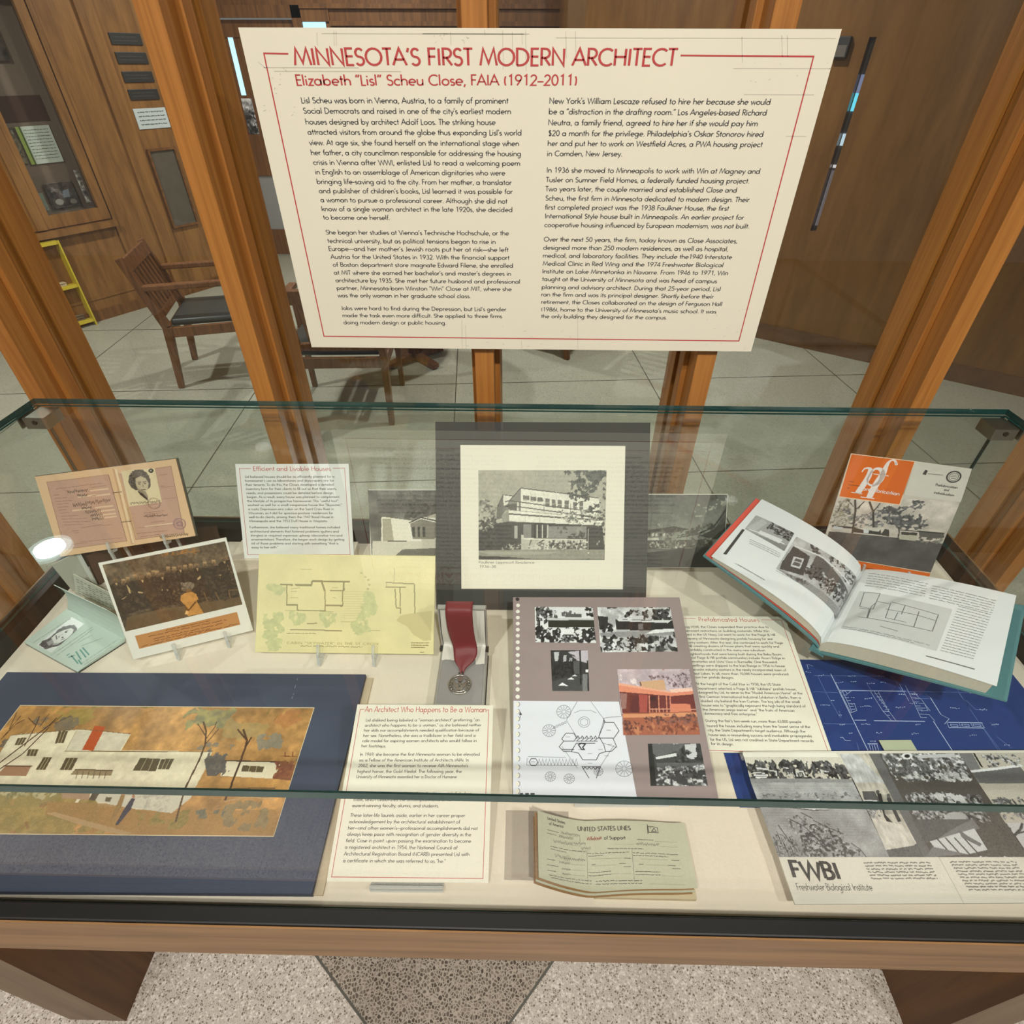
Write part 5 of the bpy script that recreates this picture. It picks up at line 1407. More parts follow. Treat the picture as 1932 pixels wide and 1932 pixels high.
sY.lines('title_block', sY.greek([(kY((1640, 985))[0], kY((1825, 985))[0], 1), (kY((1640, 1008))[0], kY((1820, 1010))[0], 1), (kY((1640, 1030))[0], kY((1780, 1032))[0], 1), (kY((1730, 1080))[0], kY((1770, 1080))[0], 1)], 7), pm('stamp_brown', (130, 112, 70), .7), .0013, 3, True)
easel('clear acrylic easel under the yellowed cabin plan', qY, (-.042, .054), .55, .003)

# ---------------------------------------------------------------- middle of the case
# ---- house photograph in a white window mount on a black board
kM = K(860, 830, 6.0375)
qM = (0.045, 0.725, 0.7562, .8, 55.9, 0.405, 0.360)
MQ = [(821, 796), (1225, 797), (1218.3, 1150), (823.5, 1150)]
BLK = pm('black_mount_board', (58, 58, 56), .75, var=.08, scale=40)
sK = flat_thing('mounted_photograph', 'house photograph in a white mount on a big black board leaning on the rear glass', 'photograph', qM, MQ, .003, BLK, 'black_board')
WM = pm('mount_ivory', (240, 232, 212), .7, var=.02, scale=20)
A_ = sK.loc(kM((50, 58), (1920, 65), (1900, 1690), (65, 1692)))
b = MB(); b.hexa([(p[0], p[1], .0002) for p in A_[::-1]], [(p[0], p[1], .0028) for p in A_[::-1]]); b.build('window_mount', WM, sK.root, .0006)
F = Pic(240, 170, [(257, 345), (1707, 340), (1690, 1355), (262, 1357)], (176, 172, 152), 61)
F.grad((166, 162, 142), (196, 192, 174)).wash(.02, 30)
F.leaf([(262, 680), (380, 660), (460, 760), (470, 900), (262, 940)], ((196, 192, 172), (96, 94, 84)), 6, .62, 3, 2)
F.poly([(470, 760), (540, 622), (720, 640), (735, 545), (500, 900), (460, 900)], (120, 118, 106)).poly([(540, 625), (700, 640), (640, 700), (545, 750)], (226, 222, 204)).poly([(470, 770), (538, 640), (530, 890), (465, 890)], (104, 102, 92))
F.poly([(600, 700), (740, 552), (740, 810), (560, 800)], (128, 126, 114))
F.poly([(738, 546), (1300, 612), (1620, 655), (1640, 960), (740, 830)], (232, 228, 210))
F.line([(535, 622), (660, 638)], 1.6, (70, 68, 60)).line([(600, 700), (738, 548), (1300, 614), (1620, 658)], 2, (74, 72, 64)).line([(470, 770), (536, 625)], 1.4, (70, 68, 60))
for x in (850, 1000, 1140): F.line([(x, 580), (x, 780)], 1, (206, 202, 184))
for x0, x1, y0, y1 in ((765, 832, 628, 685), (848, 910, 640, 695), (925, 988, 648, 700), (1015, 1065, 662, 755), (1085, 1132, 672, 765), (1155, 1200, 678, 770), (1230, 1280, 682, 780), (1330, 1370, 700, 790), (1400, 1440, 700, 790)):
    F.poly([(x0, y0), (x1, y0 + 6), (x1, y1 + 4), (x0, y1)], (104, 102, 92)).line([(x0, y0 + 50), (x1, y0 + 54)], 1, (200, 196, 178))
F.poly([(590, 730), (690, 720), (690, 800), (600, 790)], (86, 84, 74)).poly([(695, 700), (712, 700), (712, 800), (695, 800)], (220, 216, 198))
F.poly([(600, 790), (1200, 850), (1660, 890), (1660, 970), (610, 920)], (236, 232, 214)).line([(600, 838), (1200, 880), (1660, 905)], 3, (84, 82, 72)).line([(600, 795), (1200, 845)], 1.2, (150, 146, 130))
for x in (790, 950, 1110): F.line([(x, 860), (x, 930)], 1, (200, 196, 178))
F.poly([(520, 860), (600, 800), (608, 930), (540, 940)], (150, 148, 132))
for y0, y1 in ((690, 800), (745, 860)): F.line([(560, y0 + 10), (620, y0), (1300, y0 + 90), (1660, y1 + 20)], 2.0, (70, 68, 60))
for x in (1000, 1300): F.line([(x, 720), (x, 820)], 1.5, (80, 78, 68))
F.poly([(440, 950), (600, 925), (1660, 965), (1690, 1240), (262, 1250), (262, 960)], (58, 57, 52)).leaf([(262, 930), (460, 900), (480, 1250), (262, 1250)], ((44, 44, 40), (72, 70, 62)), 8, .8, 4, 3)
F.leaf([(262, 900), (500, 880), (470, 960), (300, 980)], ((60, 58, 52), (104, 102, 92)), 6, .62, 3, 4).leaf([(262, 970), (440, 960), (430, 1040), (262, 1040)], ((190, 186, 168), (70, 68, 60)), 5, .5, 3, 5)
F.poly([(665, 975), (700, 975), (700, 1115), (665, 1115)], (176, 174, 162)).poly([(770, 955), (860, 955), (860, 1110), (770, 1110)], (132, 130, 122)).poly([(1030, 975), (1480, 975), (1480, 1110), (1030, 1110)], (140, 138, 130))
for x in (920, 980, 1035): F.poly([(x, 960), (x + 12, 960), (x + 10, 1110), (x - 2, 1110)], (206, 202, 186))
F.poly([(1375, 990), (1430, 990), (1430, 1100), (1375, 1100)], (150, 148, 138)).leaf([(1140, 970), (1290, 980), (1270, 1080), (1160, 1070)], ((72, 70, 62), (104, 102, 92)), 6, .66, 3, 6).leaf([(1250, 1040), (1480, 1040), (1480, 1120), (1240, 1120)], ((60, 58, 52), (96, 94, 84)), 6, .6, 3, 7)
F.poly([(745, 1075), (770, 1075), (775, 1110), (1480, 1120), (1480, 1240), (745, 1240)], (206, 202, 184)).poly([(745, 1120), (960, 1120), (820, 1240), (745, 1240)], (190, 186, 168)).line([(920, 1180), (1000, 1130)], 2.6, (70, 68, 60)).line([(835, 1200), (860, 1120)], 2.2, (84, 82, 72)).line([(775, 1120), (1470, 1124)], 1.4, (236, 232, 214))
F.leaf([(820, 1200), (1040, 1130), (1480, 1130), (1500, 1250), (830, 1260)], ((226, 222, 204), (52, 50, 46)), 5, .72, 3, 8).leaf([(1100, 1150), (1460, 1150), (1440, 1230), (1100, 1230)], ((60, 58, 52), (150, 146, 130)), 5, .55, 3, 9).leaf([(520, 1200), (740, 1160), (740, 1250), (520, 1250)], ((200, 196, 178), (66, 64, 58)), 4, .5, 2, 10)
F.line([(1500, 1000), (1498, 1250)], 1.3, (196, 192, 176)).leaf([(1590, 1120), (1680, 1140), (1680, 1200), (1600, 1200)], ((220, 216, 198), (60, 58, 52)), 4, .35, 2, 11)
F.poly([(262, 1250), (700, 1240), (1690, 1240), (1692, 1360), (262, 1360)], (150, 147, 130)).wash(.02, 5).poly([(262, 1312), (560, 1320), (900, 1345), (262, 1360)], (66, 64, 58)).poly([(262, 1262), (1200, 1262), (1000, 1300), (400, 1300)], (182, 178, 160), .6).ell(1505, 1272, 10, 7, (232, 228, 210)).line([(600, 1350), (1690, 1352)], 2, (110, 108, 96))
TREE = ((46, 48, 42), (92, 94, 84))
F.leaf([(1400, 335), (1715, 335), (1715, 470), (1560, 500), (1480, 440)], TREE, 9, .85, 3, 12).leaf([(1130, 340), (1460, 335), (1480, 420), (1240, 390)], TREE, 6, .55, 3, 13).leaf([(1290, 440), (1640, 420), (1620, 560), (1480, 620), (1290, 540)], TREE, 7, .7, 4, 14).leaf([(1250, 580), (1420, 560), (1560, 620), (1500, 710), (1380, 690), (1280, 680)], TREE, 7, .66, 3, 15).leaf([(1640, 470), (1715, 450), (1715, 760), (1660, 650)], TREE, 6, .6, 3, 16).leaf([(1480, 730), (1660, 720), (1640, 840), (1500, 830)], TREE, 6, .72, 3, 17).leaf([(1180, 780), (1500, 770), (1690, 880), (1640, 980), (1260, 950), (1170, 880)], ((84, 84, 74), (206, 202, 184)), 5, .6, 4, 18).leaf([(1650, 780), (1715, 740), (1715, 1000), (1640, 960)], TREE, 6, .66, 3, 19)
F.line([(1715, 900), (1560, 880), (1400, 850)], 1.6, (50, 48, 44)).line([(1330, 760), (1400, 700), (1480, 690)], 1.6, (60, 58, 52)).grain(.022)
sK.photo('photo_print', F, kM, 22)
CAP = pm('caption_grey', (150, 144, 128), .7)
sK.text('caption', [('Faulkner Lippincott Residence', kM((262, 1392))[0], kM((896, 1392))[0]), ('1936\u201338', kM((265, 1435))[0], kM((460, 1435))[0])], CAP, .0048, .13, 45, 22)

# ---- the two photographs half hidden by the black board
kL = K(640, 780, 7.43)
LQ = [(640, 935.4), (838, 935.2), (835, 1072), (650, 1072)]
qL = (-0.197, 0.8155, 0.79, 1.0, 58.8, .205, .149)
sL = flat_thing('photograph', 'photograph of a white gabled house, half behind the left edge of the black board', 'photograph', qL, LQ, .002, PHOTOW, 'card')
L_ = Pic(190, 136, [(-10, 1162), (1480, 1160), (1465, 2165), (90, 2165)], (96, 95, 88), 71)
L_.wash(.16, 26).leaf([(360, 1180), (800, 1160), (860, 1320), (420, 1330)], ((84, 84, 78), (120, 118, 108)), 20, .6, 6, 2, .7)
L_.leaf([(500, 1480), (650, 1380), (800, 1340), (1080, 1380), (1100, 1520), (900, 1540), (520, 1600)], ((52, 52, 46), (80, 80, 70)), 7, .72, 4, 3)
L_.poly([(200, 1540), (620, 1590), (660, 1880), (210, 1890)], (238, 232, 212)).poly([(215, 1570), (330, 1570), (385, 1900), (230, 1900)], (176, 168, 146)).line([(200, 1540), (620, 1590)], 1.6, (110, 106, 94))
L_.poly([(580, 1630), (750, 1545), (860, 1555), (950, 1500), (1160, 1550), (1480, 1640), (1470, 1990), (640, 1990)], (242, 238, 222))
L_.poly([(600, 1640), (750, 1575), (960, 1625), (1000, 1780), (930, 1860), (640, 1850)], (136, 132, 118)).poly([(580, 1622), (750, 1545), (1005, 1600), (1005, 1618), (750, 1565), (590, 1638)], (64, 62, 54)).poly([(820, 1550), (950, 1500), (960, 1560)], (190, 184, 164))
for x in (630, 700, 770): L_.poly([(x, 1680), (x + 38, 1685), (x + 42, 1820), (x + 8, 1820)], (62, 62, 58))
for i in range(3):
    for j in range(3): L_.poly([(1170 + i * 60, 1640 + j * 58 + i * 8), (1210 + i * 60, 1645 + j * 58 + i * 8), (1210 + i * 60, 1690 + j * 58 + i * 8), (1170 + i * 60, 1685 + j * 58 + i * 8)], (56, 58, 52))
L_.poly([(1170, 1560), (1300, 1570), (1310, 1600), (1170, 1580)], (70, 70, 62)).leaf([(1060, 1800), (1330, 1800), (1320, 1850), (1060, 1840)], ((120, 120, 100), (180, 176, 156)), 5, .55, 2, 4)
L_.poly([(90, 1880), (1465, 1880), (1465, 2170), (90, 2170)], (214, 208, 190)).poly([(300, 1870), (560, 1875), (560, 1885), (300, 1890)], (70, 64, 54)).poly([(760, 1850), (1360, 1850), (1330, 1930), (740, 1960)], (214, 208, 190)).poly([(500, 1990), (1200, 1960), (1465, 2050), (1465, 2165), (300, 2165)], (110, 108, 98)).grain(.02)
sL.photo('photo_print', L_, kL)
kR = K(1200, 900, 6.44)
qR = (0.3115, 0.8127, 0.79, 1.0, 58.8, .204, .149)
RQ = [(1172, 932), (1373.6, 932.6), (1365, 1071.6), (1171, 1071)]
sR = flat_thing('photograph', 'dark photograph of a low house under streaked clouds, right of the black board', 'photograph', qR, RQ, .002, PHOTOW, 'card')
Rp = Pic(200, 138, [(-180, 216), (1112, 216), (1058, 1100), (-186, 1100)], (110, 112, 100), 73)
Rp.grad((84, 86, 80), (168, 170, 152)).wash(.05, 20)
Rp.leaf([(140, 620), (500, 500), (640, 430), (620, 480), (300, 600)], ((190, 190, 170), (160, 160, 142)), 7, .5, 5, 2).leaf([(660, 360), (860, 300), (1080, 290), (1080, 360), (820, 470), (700, 430)], ((180, 180, 160), (130, 132, 118)), 8, .5, 5, 3).leaf([(640, 470), (860, 440), (860, 500), (680, 520)], ((170, 170, 152), (140, 142, 126)), 8, .45, 4, 4)
Rp.leaf([(870, 216), (1110, 216), (1100, 300), (900, 280)], ((52, 52, 46), (84, 84, 76)), 8, .65, 3, 5)
Rp.leaf([(460, 640), (640, 640), (760, 600), (900, 560), (980, 600), (960, 680), (660, 740)], ((48, 48, 42), (92, 92, 82)), 7, .72, 4, 6)
Rp.poly([(1112, 330), (1100, 420), (1020, 530), (940, 620), (760, 700), (480, 750), (480, 740), (700, 700), (860, 640), (960, 570), (1060, 420)], (58, 58, 54)).poly([(1105, 380), (1060, 700), (900, 1000), (1058, 1100), (1112, 216)], (60, 60, 56)).poly([(940, 640), (1100, 430), (1060, 760), (900, 760), (760, 720)], (72, 72, 66))
Rp.poly([(-180, 690), (140, 650), (440, 604), (640, 640), (460, 680), (-180, 720)], (62, 60, 54)).poly([(-180, 715), (340, 665), (360, 730), (-180, 760)], (120, 118, 106))
for x in range(-150, 340, 46): Rp.poly([(x, 690), (x + 24, 688), (x + 26, 725), (x, 728)], (200, 198, 180) if x % 3 else (66, 64, 58))
Rp.poly([(-180, 745), (260, 745), (260, 775), (-180, 775)], (206, 204, 186)).poly([(-180, 780), (620, 770), (920, 760), (930, 860), (-180, 880)], (84, 82, 74)).leaf([(140, 780), (620, 770), (600, 870), (140, 870)], ((204, 202, 184), (70, 68, 60)), 5, .55, 2, 7).leaf([(340, 690), (470, 680), (470, 860), (340, 850)], ((96, 96, 86), (130, 130, 116)), 7, .75, 3, 8).leaf([(640, 760), (920, 740), (920, 860), (640, 860)], ((130, 130, 116), (60, 58, 52)), 6, .6, 3, 9)
Rp.leaf([(260, 640), (420, 610), (600, 660), (640, 720), (380, 740)], ((58, 56, 50), (100, 98, 86)), 6, .55, 2, 10)
Rp.poly([(-186, 880), (620, 870), (1060, 840), (1058, 1100), (-186, 1100)], (64, 64, 60)).poly([(-186, 870), (500, 876), (140, 920), (-186, 930)], (104, 104, 96)).wash(.03, 8).grain(.02)
sR.photo('photo_print', Rp, kR)

# ---- medal in its open case
md = thing('medal_case', 'open silver-grey presentation case with white satin lining, in front of the black board', 'medal case', (-.0925, .501, TZ + .0005))
SIL = pm('case_silver_grey', (150, 145, 142), .5, var=.1, scale=18); DKE = pm('case_dark_edge', (40, 38, 38), .4); SATIN = pm('white_satin', (222, 216, 204), .28, var=.06, scale=50)
b = MB(); b.box(-.042, -.001, 0, .042, .113, .006); b.build('base_foot', DKE, md, .001)
b = MB(); b.box(-.0405, 0, .006, .0405, .112, .024); b.build('base', pm('case_rim_silver', (166, 162, 156), .35, .2), md, .002)
b = MB(); b.box(-.036, .004, .024, .036, .108, .0252); b.build('velvet_pad', SIL, md, .0008)
b = MB(); b.box(-.0408, .113, .006, -.038, .121, .128); b.box(.038, .113, .006, .0408, .121, .128); b.box(-.0408, .113, .124, .0408, .121, .128); b.box(-.0408, .119, .006, .0408, .122, .128)
b.build('lid', pm('case_rim_silver', (166, 162, 156), .35, .2), md, .0015)
# satin: rippled lining of the lid that runs forward onto the base
V = []; Fq = []; nx, ny = 26, 18
for j in range(ny):
    t = j / (ny - 1)
    for i in range(nx):
        x = -.037 + .074 * i / (nx - 1)
        rp = .0016 * math.sin(i * .9 + 2.1 * math.sin(t * 4)) + .001 * math.sin(i * 2.3 + t * 9)
        if t < .72: y, z = .117 - .004 * math.sin(PI * t / .72) + rp * .7, .123 - .094 * t / .72
        else:
            k = (t - .72) / .28; y, z = .112 - .022 * k * (1.25 if i < 9 else (1.6 if i > 19 else .8)), .029 + rp * .6 + .002 * math.sin(PI * k)
        V.append((x, y, z))
for j in range(ny - 1):
    for i in range(nx - 1): Fq.append((j * nx + i, j * nx + i + 1, (j + 1) * nx + i + 1, (j + 1) * nx + i))
b = MB(); b.add(V, Fq); o = b.build('satin_lining', SATIN, md, smooth=True)
for sx in (-1, 1):
    b = MB(); b.box(sx * .0395 - .003, .106, .022, sx * .0395 + .003, .115, .030); b.build('hinge', DKE, md, .001)
ml = thing('medal', 'openwork silver medal on a dark red ribbon, lying in the open case', 'medal', (-.094, .5385, TZ + .0265))
SILM = pm('medal_silver', (190, 186, 178), .25, .95, .15, 80)
b = MB(); n_ = 40; R_ = .0178; r_ = .0014
for rad, zz in ((R_, .0016), (.0136, .0016)):
    V = []; Fq = []
    for i in range(n_):
        a = 2 * PI * i / n_
        for k in range(6):
            c = 2 * PI * k / 6
            V.append(((rad + r_ * math.cos(c)) * math.cos(a), (rad + r_ * math.cos(c)) * math.sin(a), zz + r_ * math.sin(c)))
    for i in range(n_):
        for k in range(6): Fq.append((i * 6 + k, ((i + 1) % n_) * 6 + k, ((i + 1) % n_) * 6 + (k + 1) % 6, i * 6 + (k + 1) % 6))
    b.add(V, Fq)
for i in range(20):
    a = 2 * PI * i / 20; b.bar((.0132 * math.cos(a), .0132 * math.sin(a), .0016), (.0178 * math.cos(a), .0178 * math.sin(a), .0016), .0012, .002)
b.build('rim', SILM, ml, smooth=True)
b = MB()
wing = [(.0, -.002), (.006, .002), (.0125, .009), (.0118, .003), (.0105, -.002), (.007, -.006), (.003, -.008)]
for sx in (1, -1):
    P = [(sx * x, y, .0006) for x, y in wing]; b.slab(P if sx > 0 else P[::-1], (0, 0, .0022))
b.slab([(-.004, -.0115, .0006), (.004, -.0115, .0006), (.005, -.0075, .0006), (.0, -.006, .0006), (-.005, -.0075, .0006)], (0, 0, .0018))
b.lathe([(.0001, .005), (.0028, .004), (.0035, .0006)], 12, (0, 0, 0)); b.slab([(-.005, .0125, .0006), (-.004, .006, .0006), (.004, .006, .0006), (.005, .0125, .0006)], (0, 0, .003))
b.slab([(-.002, .004, .0006), (.002, .004, .0006), (.0015, .008, .0006), (-.0015, .008, .0006)], (0, 0, .0034))
b.build('eagle_relief', SILM, ml)
b = MB(); b.tube([(.0035 * math.cos(a), .0205 + .0035 * math.sin(a), .002) for a in np.linspace(0, 2 * PI, 14)], .0007, 6); b.build('ring', pm('ring_dark', (60, 54, 50), .4, .8), ml)
RIB = pm('dark_red_ribbon', (118, 34, 38), .55, var=.12, scale=120, bump=.1)
cen = [(-.0960, .634, .872, .0222), (-.0963, .628, .884, .0222), (-.0963, .618, .8865, .0222), (-.0962, .607, .880, .0222), (-.0955, .604, .850, .0220), (-.0930, .602, .825, .0212), (-.0890, .598, .806, .0205), (-.0880, .589, .798, .0200), (-.0890, .580, .794, .0175), (-.0905, .573, .791, .0120), (-.0920, .567, .788, .0060), (-.0925, .5605, .7835, .0030)]
def catm(P, n):
    P = [np.array(p) for p in P]; out = []
    for i in range(len(P) - 1):
        p0, p1, p2, p3 = P[max(i - 1, 0)], P[i], P[i + 1], P[min(i + 2, len(P) - 1)]
        for k in range(n):
            t = k / n; out.append(.5 * ((2 * p1) + (-p0 + p2) * t + (2 * p0 - 5 * p1 + 4 * p2 - p3) * t * t + (-p0 + 3 * p1 - 3 * p2 + p3) * t ** 3))
    out.append(P[-1]); return out
C_ = catm(cen, 5); V = []; Fq = []; m_ = 9
for j, (x, y, z, hw) in enumerate(C_):
    tw = .35 * max(0, (j / len(C_) - .45))
    for i in range(m_):
        s = -1 + 2 * i / (m_ - 1)
        fold = .0022 * math.sin(3.4 * s + .6) * (j / len(C_)) ** 2
        V.append((x + s * hw * math.cos(tw) + .094, y + fold - .5385, z + s * hw * math.sin(tw) * .45 + fold - TZ - .0265))
for j in range(len(C_) - 1):
    for i in range(m_ - 1): Fq.append((j * m_ + i, j * m_ + i + 1, (j + 1) * m_ + i + 1, (j + 1) * m_ + i))
b = MB(); b.add(V, Fq); o = b.build('ribbon', RIB, ml, smooth=True)
sd_ = o.modifiers.new('thick', 'SOLIDIFY'); sd_.thickness = .0008

# ---- grey spiral page with mounted pictures
kN = K(960, 1120, 5.084)
qN = (0.144, 0.369, 0.7600, 1.1, 15.7, 0.294, 0.320)
NQ = [(968.3, 1129.4), (1281.6, 1126.9), (1355, 1508.6), (966.9, 1508.2)]
MAUV = pm('mauve_grey_page', (150, 132, 130), .7, var=.03, scale=14)
sN = flat_thing('scrapbook_page', 'mauve-grey punched scrapbook page with pasted pictures, sloping on a clear stand', 'scrapbook page', qN, NQ, .0012, MAUV, 'page')
wp = sN.loc(kN((42, 1035), (1048, 1040), (1222, 1972), (32, 1974)))
SHP = pm('white_plan_paper', (222, 222, 230), .6, var=.015)
sN.mesh('plan_sheet', wp, [(3, 2, 1, 0)], SHP, 1)
N1 = Pic(112, 70, [(248, 138), (800, 138), (832, 480), (255, 476)], 226, 81)
N1.leaf([(250, 138), (420, 138), (480, 240), (260, 330)], (26, 120), 5, .72, 3, 2).leaf([(500, 180), (640, 170), (640, 240), (500, 240)], (60, 130), 4, .6, 2, 3).leaf([(720, 138), (810, 138), (815, 240), (730, 220)], (24, 80), 5, .62, 2, 4)
N1.poly([(370, 255), (815, 258), (820, 330), (380, 332)], (46, 46, 38)).poly([(360, 243), (820, 248), (820, 260), (370, 266)], 200).poly([(540, 205), (690, 205), (695, 235), (540, 235)], 90)
N1.leaf([(255, 330), (830, 330), (832, 480), (255, 476)], (24, 70), 6, .72, 3, 5).leaf([(440, 410), (620, 400), (640, 480), (440, 480)], (30, 226), 4, .6, 2, 6).poly([(490, 345), (620, 345), (620, 400), (500, 400)], 232).line([(290, 250), (300, 360)], 2.5, 24).grain(.03)
sN.photo('photo_print', N1, kN)
N2 = Pic(146, 86, [(845, 138), (1545, 132), (1618, 555), (876, 568)], 200, 82)
N2.wash(.08, 20).leaf([(870, 150), (1100, 140), (1080, 220), (880, 220)], (232, 170), 14, .5, 4, 2).leaf([(1100, 170), (1330, 150), (1350, 250), (1110, 240)], (30, 110), 6, .62, 3, 3).leaf([(1360, 150), (1545, 140), (1570, 270), (1370, 250)], (34, 84), 6, .8, 3, 4)
N2.poly([(945, 215), (1060, 215), (1010, 330), (955, 325)], 176).poly([(1020, 250), (1570, 260), (1585, 350), (1030, 360)], 44).poly([(1030, 250), (1300, 262), (1560, 252), (1520, 282), (1050, 268)], 214).poly([(1190, 215), (1290, 215), (1290, 250), (1190, 250)], 206).poly([(1240, 290), (1285, 290), (1285, 345), (1240, 345)], 110)
N2.poly([(850, 220), (950, 230), (950, 340), (870, 350)], 50).poly([(1030, 350), (1160, 350), (1160, 385), (1030, 385)], 186).poly([(870, 380), (1590, 340), (1600, 390), (1300, 420), (880, 420)], 150).poly([(1400, 345), (1590, 335), (1595, 360), (1300, 390)], 230)
N2.leaf([(880, 420), (1610, 380), (1618, 555), (876, 568)], (30, 84), 9, .72, 4, 5).leaf([(1080, 480), (1420, 470), (1400, 560), (1080, 560)], (226, 170), 8, .55, 3, 6).leaf([(890, 520), (1120, 480), (1100, 560), (890, 565)], (220, 40), 5, .5, 2, 7).leaf([(860, 260), (1000, 300), (1000, 380), (870, 380)], (28, 60), 5, .6, 2, 8).grain(.03)
sN.photo('photo_print', N2, kN)
N3 = Pic(72, 76, [(398, 552), (752, 548), (765, 940), (412, 940)], 52, 83)
N3.poly([(560, 570), (752, 550), (756, 680), (640, 650)], (190, 182, 190)).poly([(430, 575), (480, 570), (470, 660), (440, 660)], 190).poly([(520, 600), (550, 600), (545, 670), (520, 675)], 176).poly([(575, 625), (605, 625), (600, 660), (575, 665)], 160).poly([(400, 555), (560, 590), (640, 625), (620, 600), (470, 550)], 60).leaf([(405, 660), (660, 640), (640, 800), (410, 820)], (24, 50), 5, .85, 3, 2)
N3.poly([(610, 660), (670, 660), (670, 780), (620, 780)], 84).poly([(412, 850), (640, 790), (765, 790), (765, 940), (412, 940)], 70).poly([(468, 890), (510, 862), (562, 892)], 236).poly([(560, 830), (595, 812), (622, 832)], 228).poly([(600, 800), (625, 786), (650, 800)], 214).poly([(668, 560), (684, 560), (690, 880), (676, 880)], 30).poly([(742, 650), (755, 650), (765, 940), (752, 940)], 30).poly([(700, 780), (745, 780), (745, 940), (700, 940)], 120).poly([(728, 740), (756, 740), (756, 764), (728, 764)], 226).grain(.03)
sN.photo('photo_print', N3, kN)
N4 = Pic(162, 130, [(1033, 730), (1725, 722), (1832, 1355), (1090, 1362)], (190, 172, 178), 84)
N4.wash(.05, 16).leaf([(1040, 770), (1250, 780), (1240, 890), (1050, 860)], ((230, 216, 216), (200, 184, 188)), 14, .6, 5, 2).leaf([(1330, 800), (1490, 780), (1500, 830), (1340, 830)], ((110, 84, 84), (150, 128, 130)), 5, .6, 2, 3).leaf([(1500, 790), (1735, 750), (1755, 910), (1520, 900)], ((96, 76, 80), (190, 170, 178)), 4, .62, 3, 4)
N4.poly([(1255, 850), (1480, 828), (1505, 930), (1265, 905)], (206, 164, 128)).line([(1255, 850), (1262, 890)], 3, (120, 70, 60))
N4.poly([(1045, 862), (1560, 945), (1765, 915), (1765, 965), (1560, 985), (1055, 945)], (222, 140, 112)).poly([(1045, 862), (1560, 945), (1560, 958), (1048, 885)], (232, 168, 138)).poly([(1530, 920), (1760, 905), (1765, 935), (1560, 955)], (238, 196, 176))
N4.poly([(1055, 945), (1560, 985), (1770, 965), (1795, 1130), (1085, 1150)], (110, 50, 48)).poly([(1062, 960), (1130, 960), (1120, 1110), (1080, 1110)], (150, 110, 104)).poly([(1240, 970), (1325, 975), (1320, 1140), (1250, 1140)], (166, 78, 70)).poly([(1340, 985), (1430, 985), (1430, 1110), (1350, 1110)], (88, 40, 40)).poly([(1545, 1060), (1735, 1060), (1745, 1140), (1550, 1140)], (214, 128, 100)).poly([(1150, 980), (1240, 985), (1240, 1140), (1160, 1140)], (96, 42, 42))
for x in (1340, 1430, 1505, 1540): N4.line([(x, 980), (x + 6, 1150)], 2.4, (206, 130, 106))
N4.line([(1350, 1110), (1795, 1110)], 1.6, (206, 140, 116)).ell(1380, 1010, 26, 24, (60, 30, 32))
for x in range(1370, 1540, 34): N4.line([(x, 1100), (x + 10, 1160)], 1.4, (214, 150, 124))
N4.poly([(1088, 1150), (1800, 1130), (1832, 1355), (1090, 1362)], (166, 96, 72)).poly([(1090, 1160), (1800, 1140), (1800, 1180), (1090, 1195)], (214, 146, 106)).leaf([(1290, 1180), (1800, 1150), (1810, 1260), (1300, 1260)], ((96, 56, 50), (150, 100, 86)), 7, .66, 3, 5).leaf([(1090, 1200), (1280, 1220), (1280, 1340), (1090, 1340)], ((84, 46, 42), (140, 88, 72)), 7, .66, 3, 6).leaf([(1180, 1260), (1830, 1230), (1832, 1355), (1100, 1362)], ((120, 62, 48), (196, 128, 92)), 9, .6, 4, 7).grain(.02)
sN.photo('photo_print', N4, kN, 3)
N5 = Pic(102, 80, [(1325, 1443), (1832, 1440), (1905, 1850), (1352, 1850)], 60, 85)
N5.poly([(1325, 1443), (1680, 1440), (1640, 1500), (1420, 1570), (1360, 1520)], 96).poly([(1680, 1450), (1790, 1445), (1800, 1590), (1700, 1580)], 196).leaf([(1540, 1500), (1720, 1480), (1760, 1620), (1600, 1640)], (26, 90), 6, .62, 3, 2).leaf([(1790, 1450), (1850, 1450), (1860, 1620), (1780, 1600)], (24, 60), 5, .7, 2, 3).poly([(1400, 1570), (1600, 1530), (1600, 1560), (1410, 1590)], 214).poly([(1330, 1445), (1370, 1445), (1410, 1850), (1352, 1850)], 26).poly([(1410, 1620), (1870, 1620), (1880, 1700), (1410, 1690)], 90).leaf([(1410, 1650), (1900, 1640), (1905, 1850), (1400, 1850)], (226, 50), 9, .62, 3, 4).leaf([(1640, 1700), (1890, 1690), (1900, 1780), (1650, 1780)], (36, 80), 7, .7, 3, 5).grain(.03)
sN.photo('photo_print', N5, kN)
PEN = pm('plan_pen_line', (110, 108, 118), .7); PENB = pm('plan_pen_bold', (62, 60, 66), .7)
def hexp(cx, cy, r, sx=1.0, sy=.92, a0=0): return kN(*[(cx + sx * r * math.cos(a0 + i * PI / 3), cy + sy * r * math.sin(a0 + i * PI / 3)) for i in range(7)])
def circ(cx, cy, r, n=24): return kN(*[(cx + r * math.cos(2 * PI * i / n), cy + .92 * r * math.sin(2 * PI * i / n)) for i in range(n + 1)])
thin = [hexp(715, 1238, 40, a0=.5), circ(715, 1238, 55), kN((650, 1040), (545, 1220), (650, 1390)), kN((780, 1040), (905, 1210), (850, 1390)), kN((640, 1390), (850, 1395)), kN((180, 1570), (540, 1575)), kN((170, 1580), (165, 1650), (650, 1655)), kN((870, 1660), (1000, 1460)), kN((500, 1470), (650, 1680)), kN((900, 1440), (1030, 1480)), kN((950, 1190), (1070, 1185)), kN((905, 1200), (950, 1190)), kN((620, 1150), (680, 1125), (780, 1125), (830, 1150))]
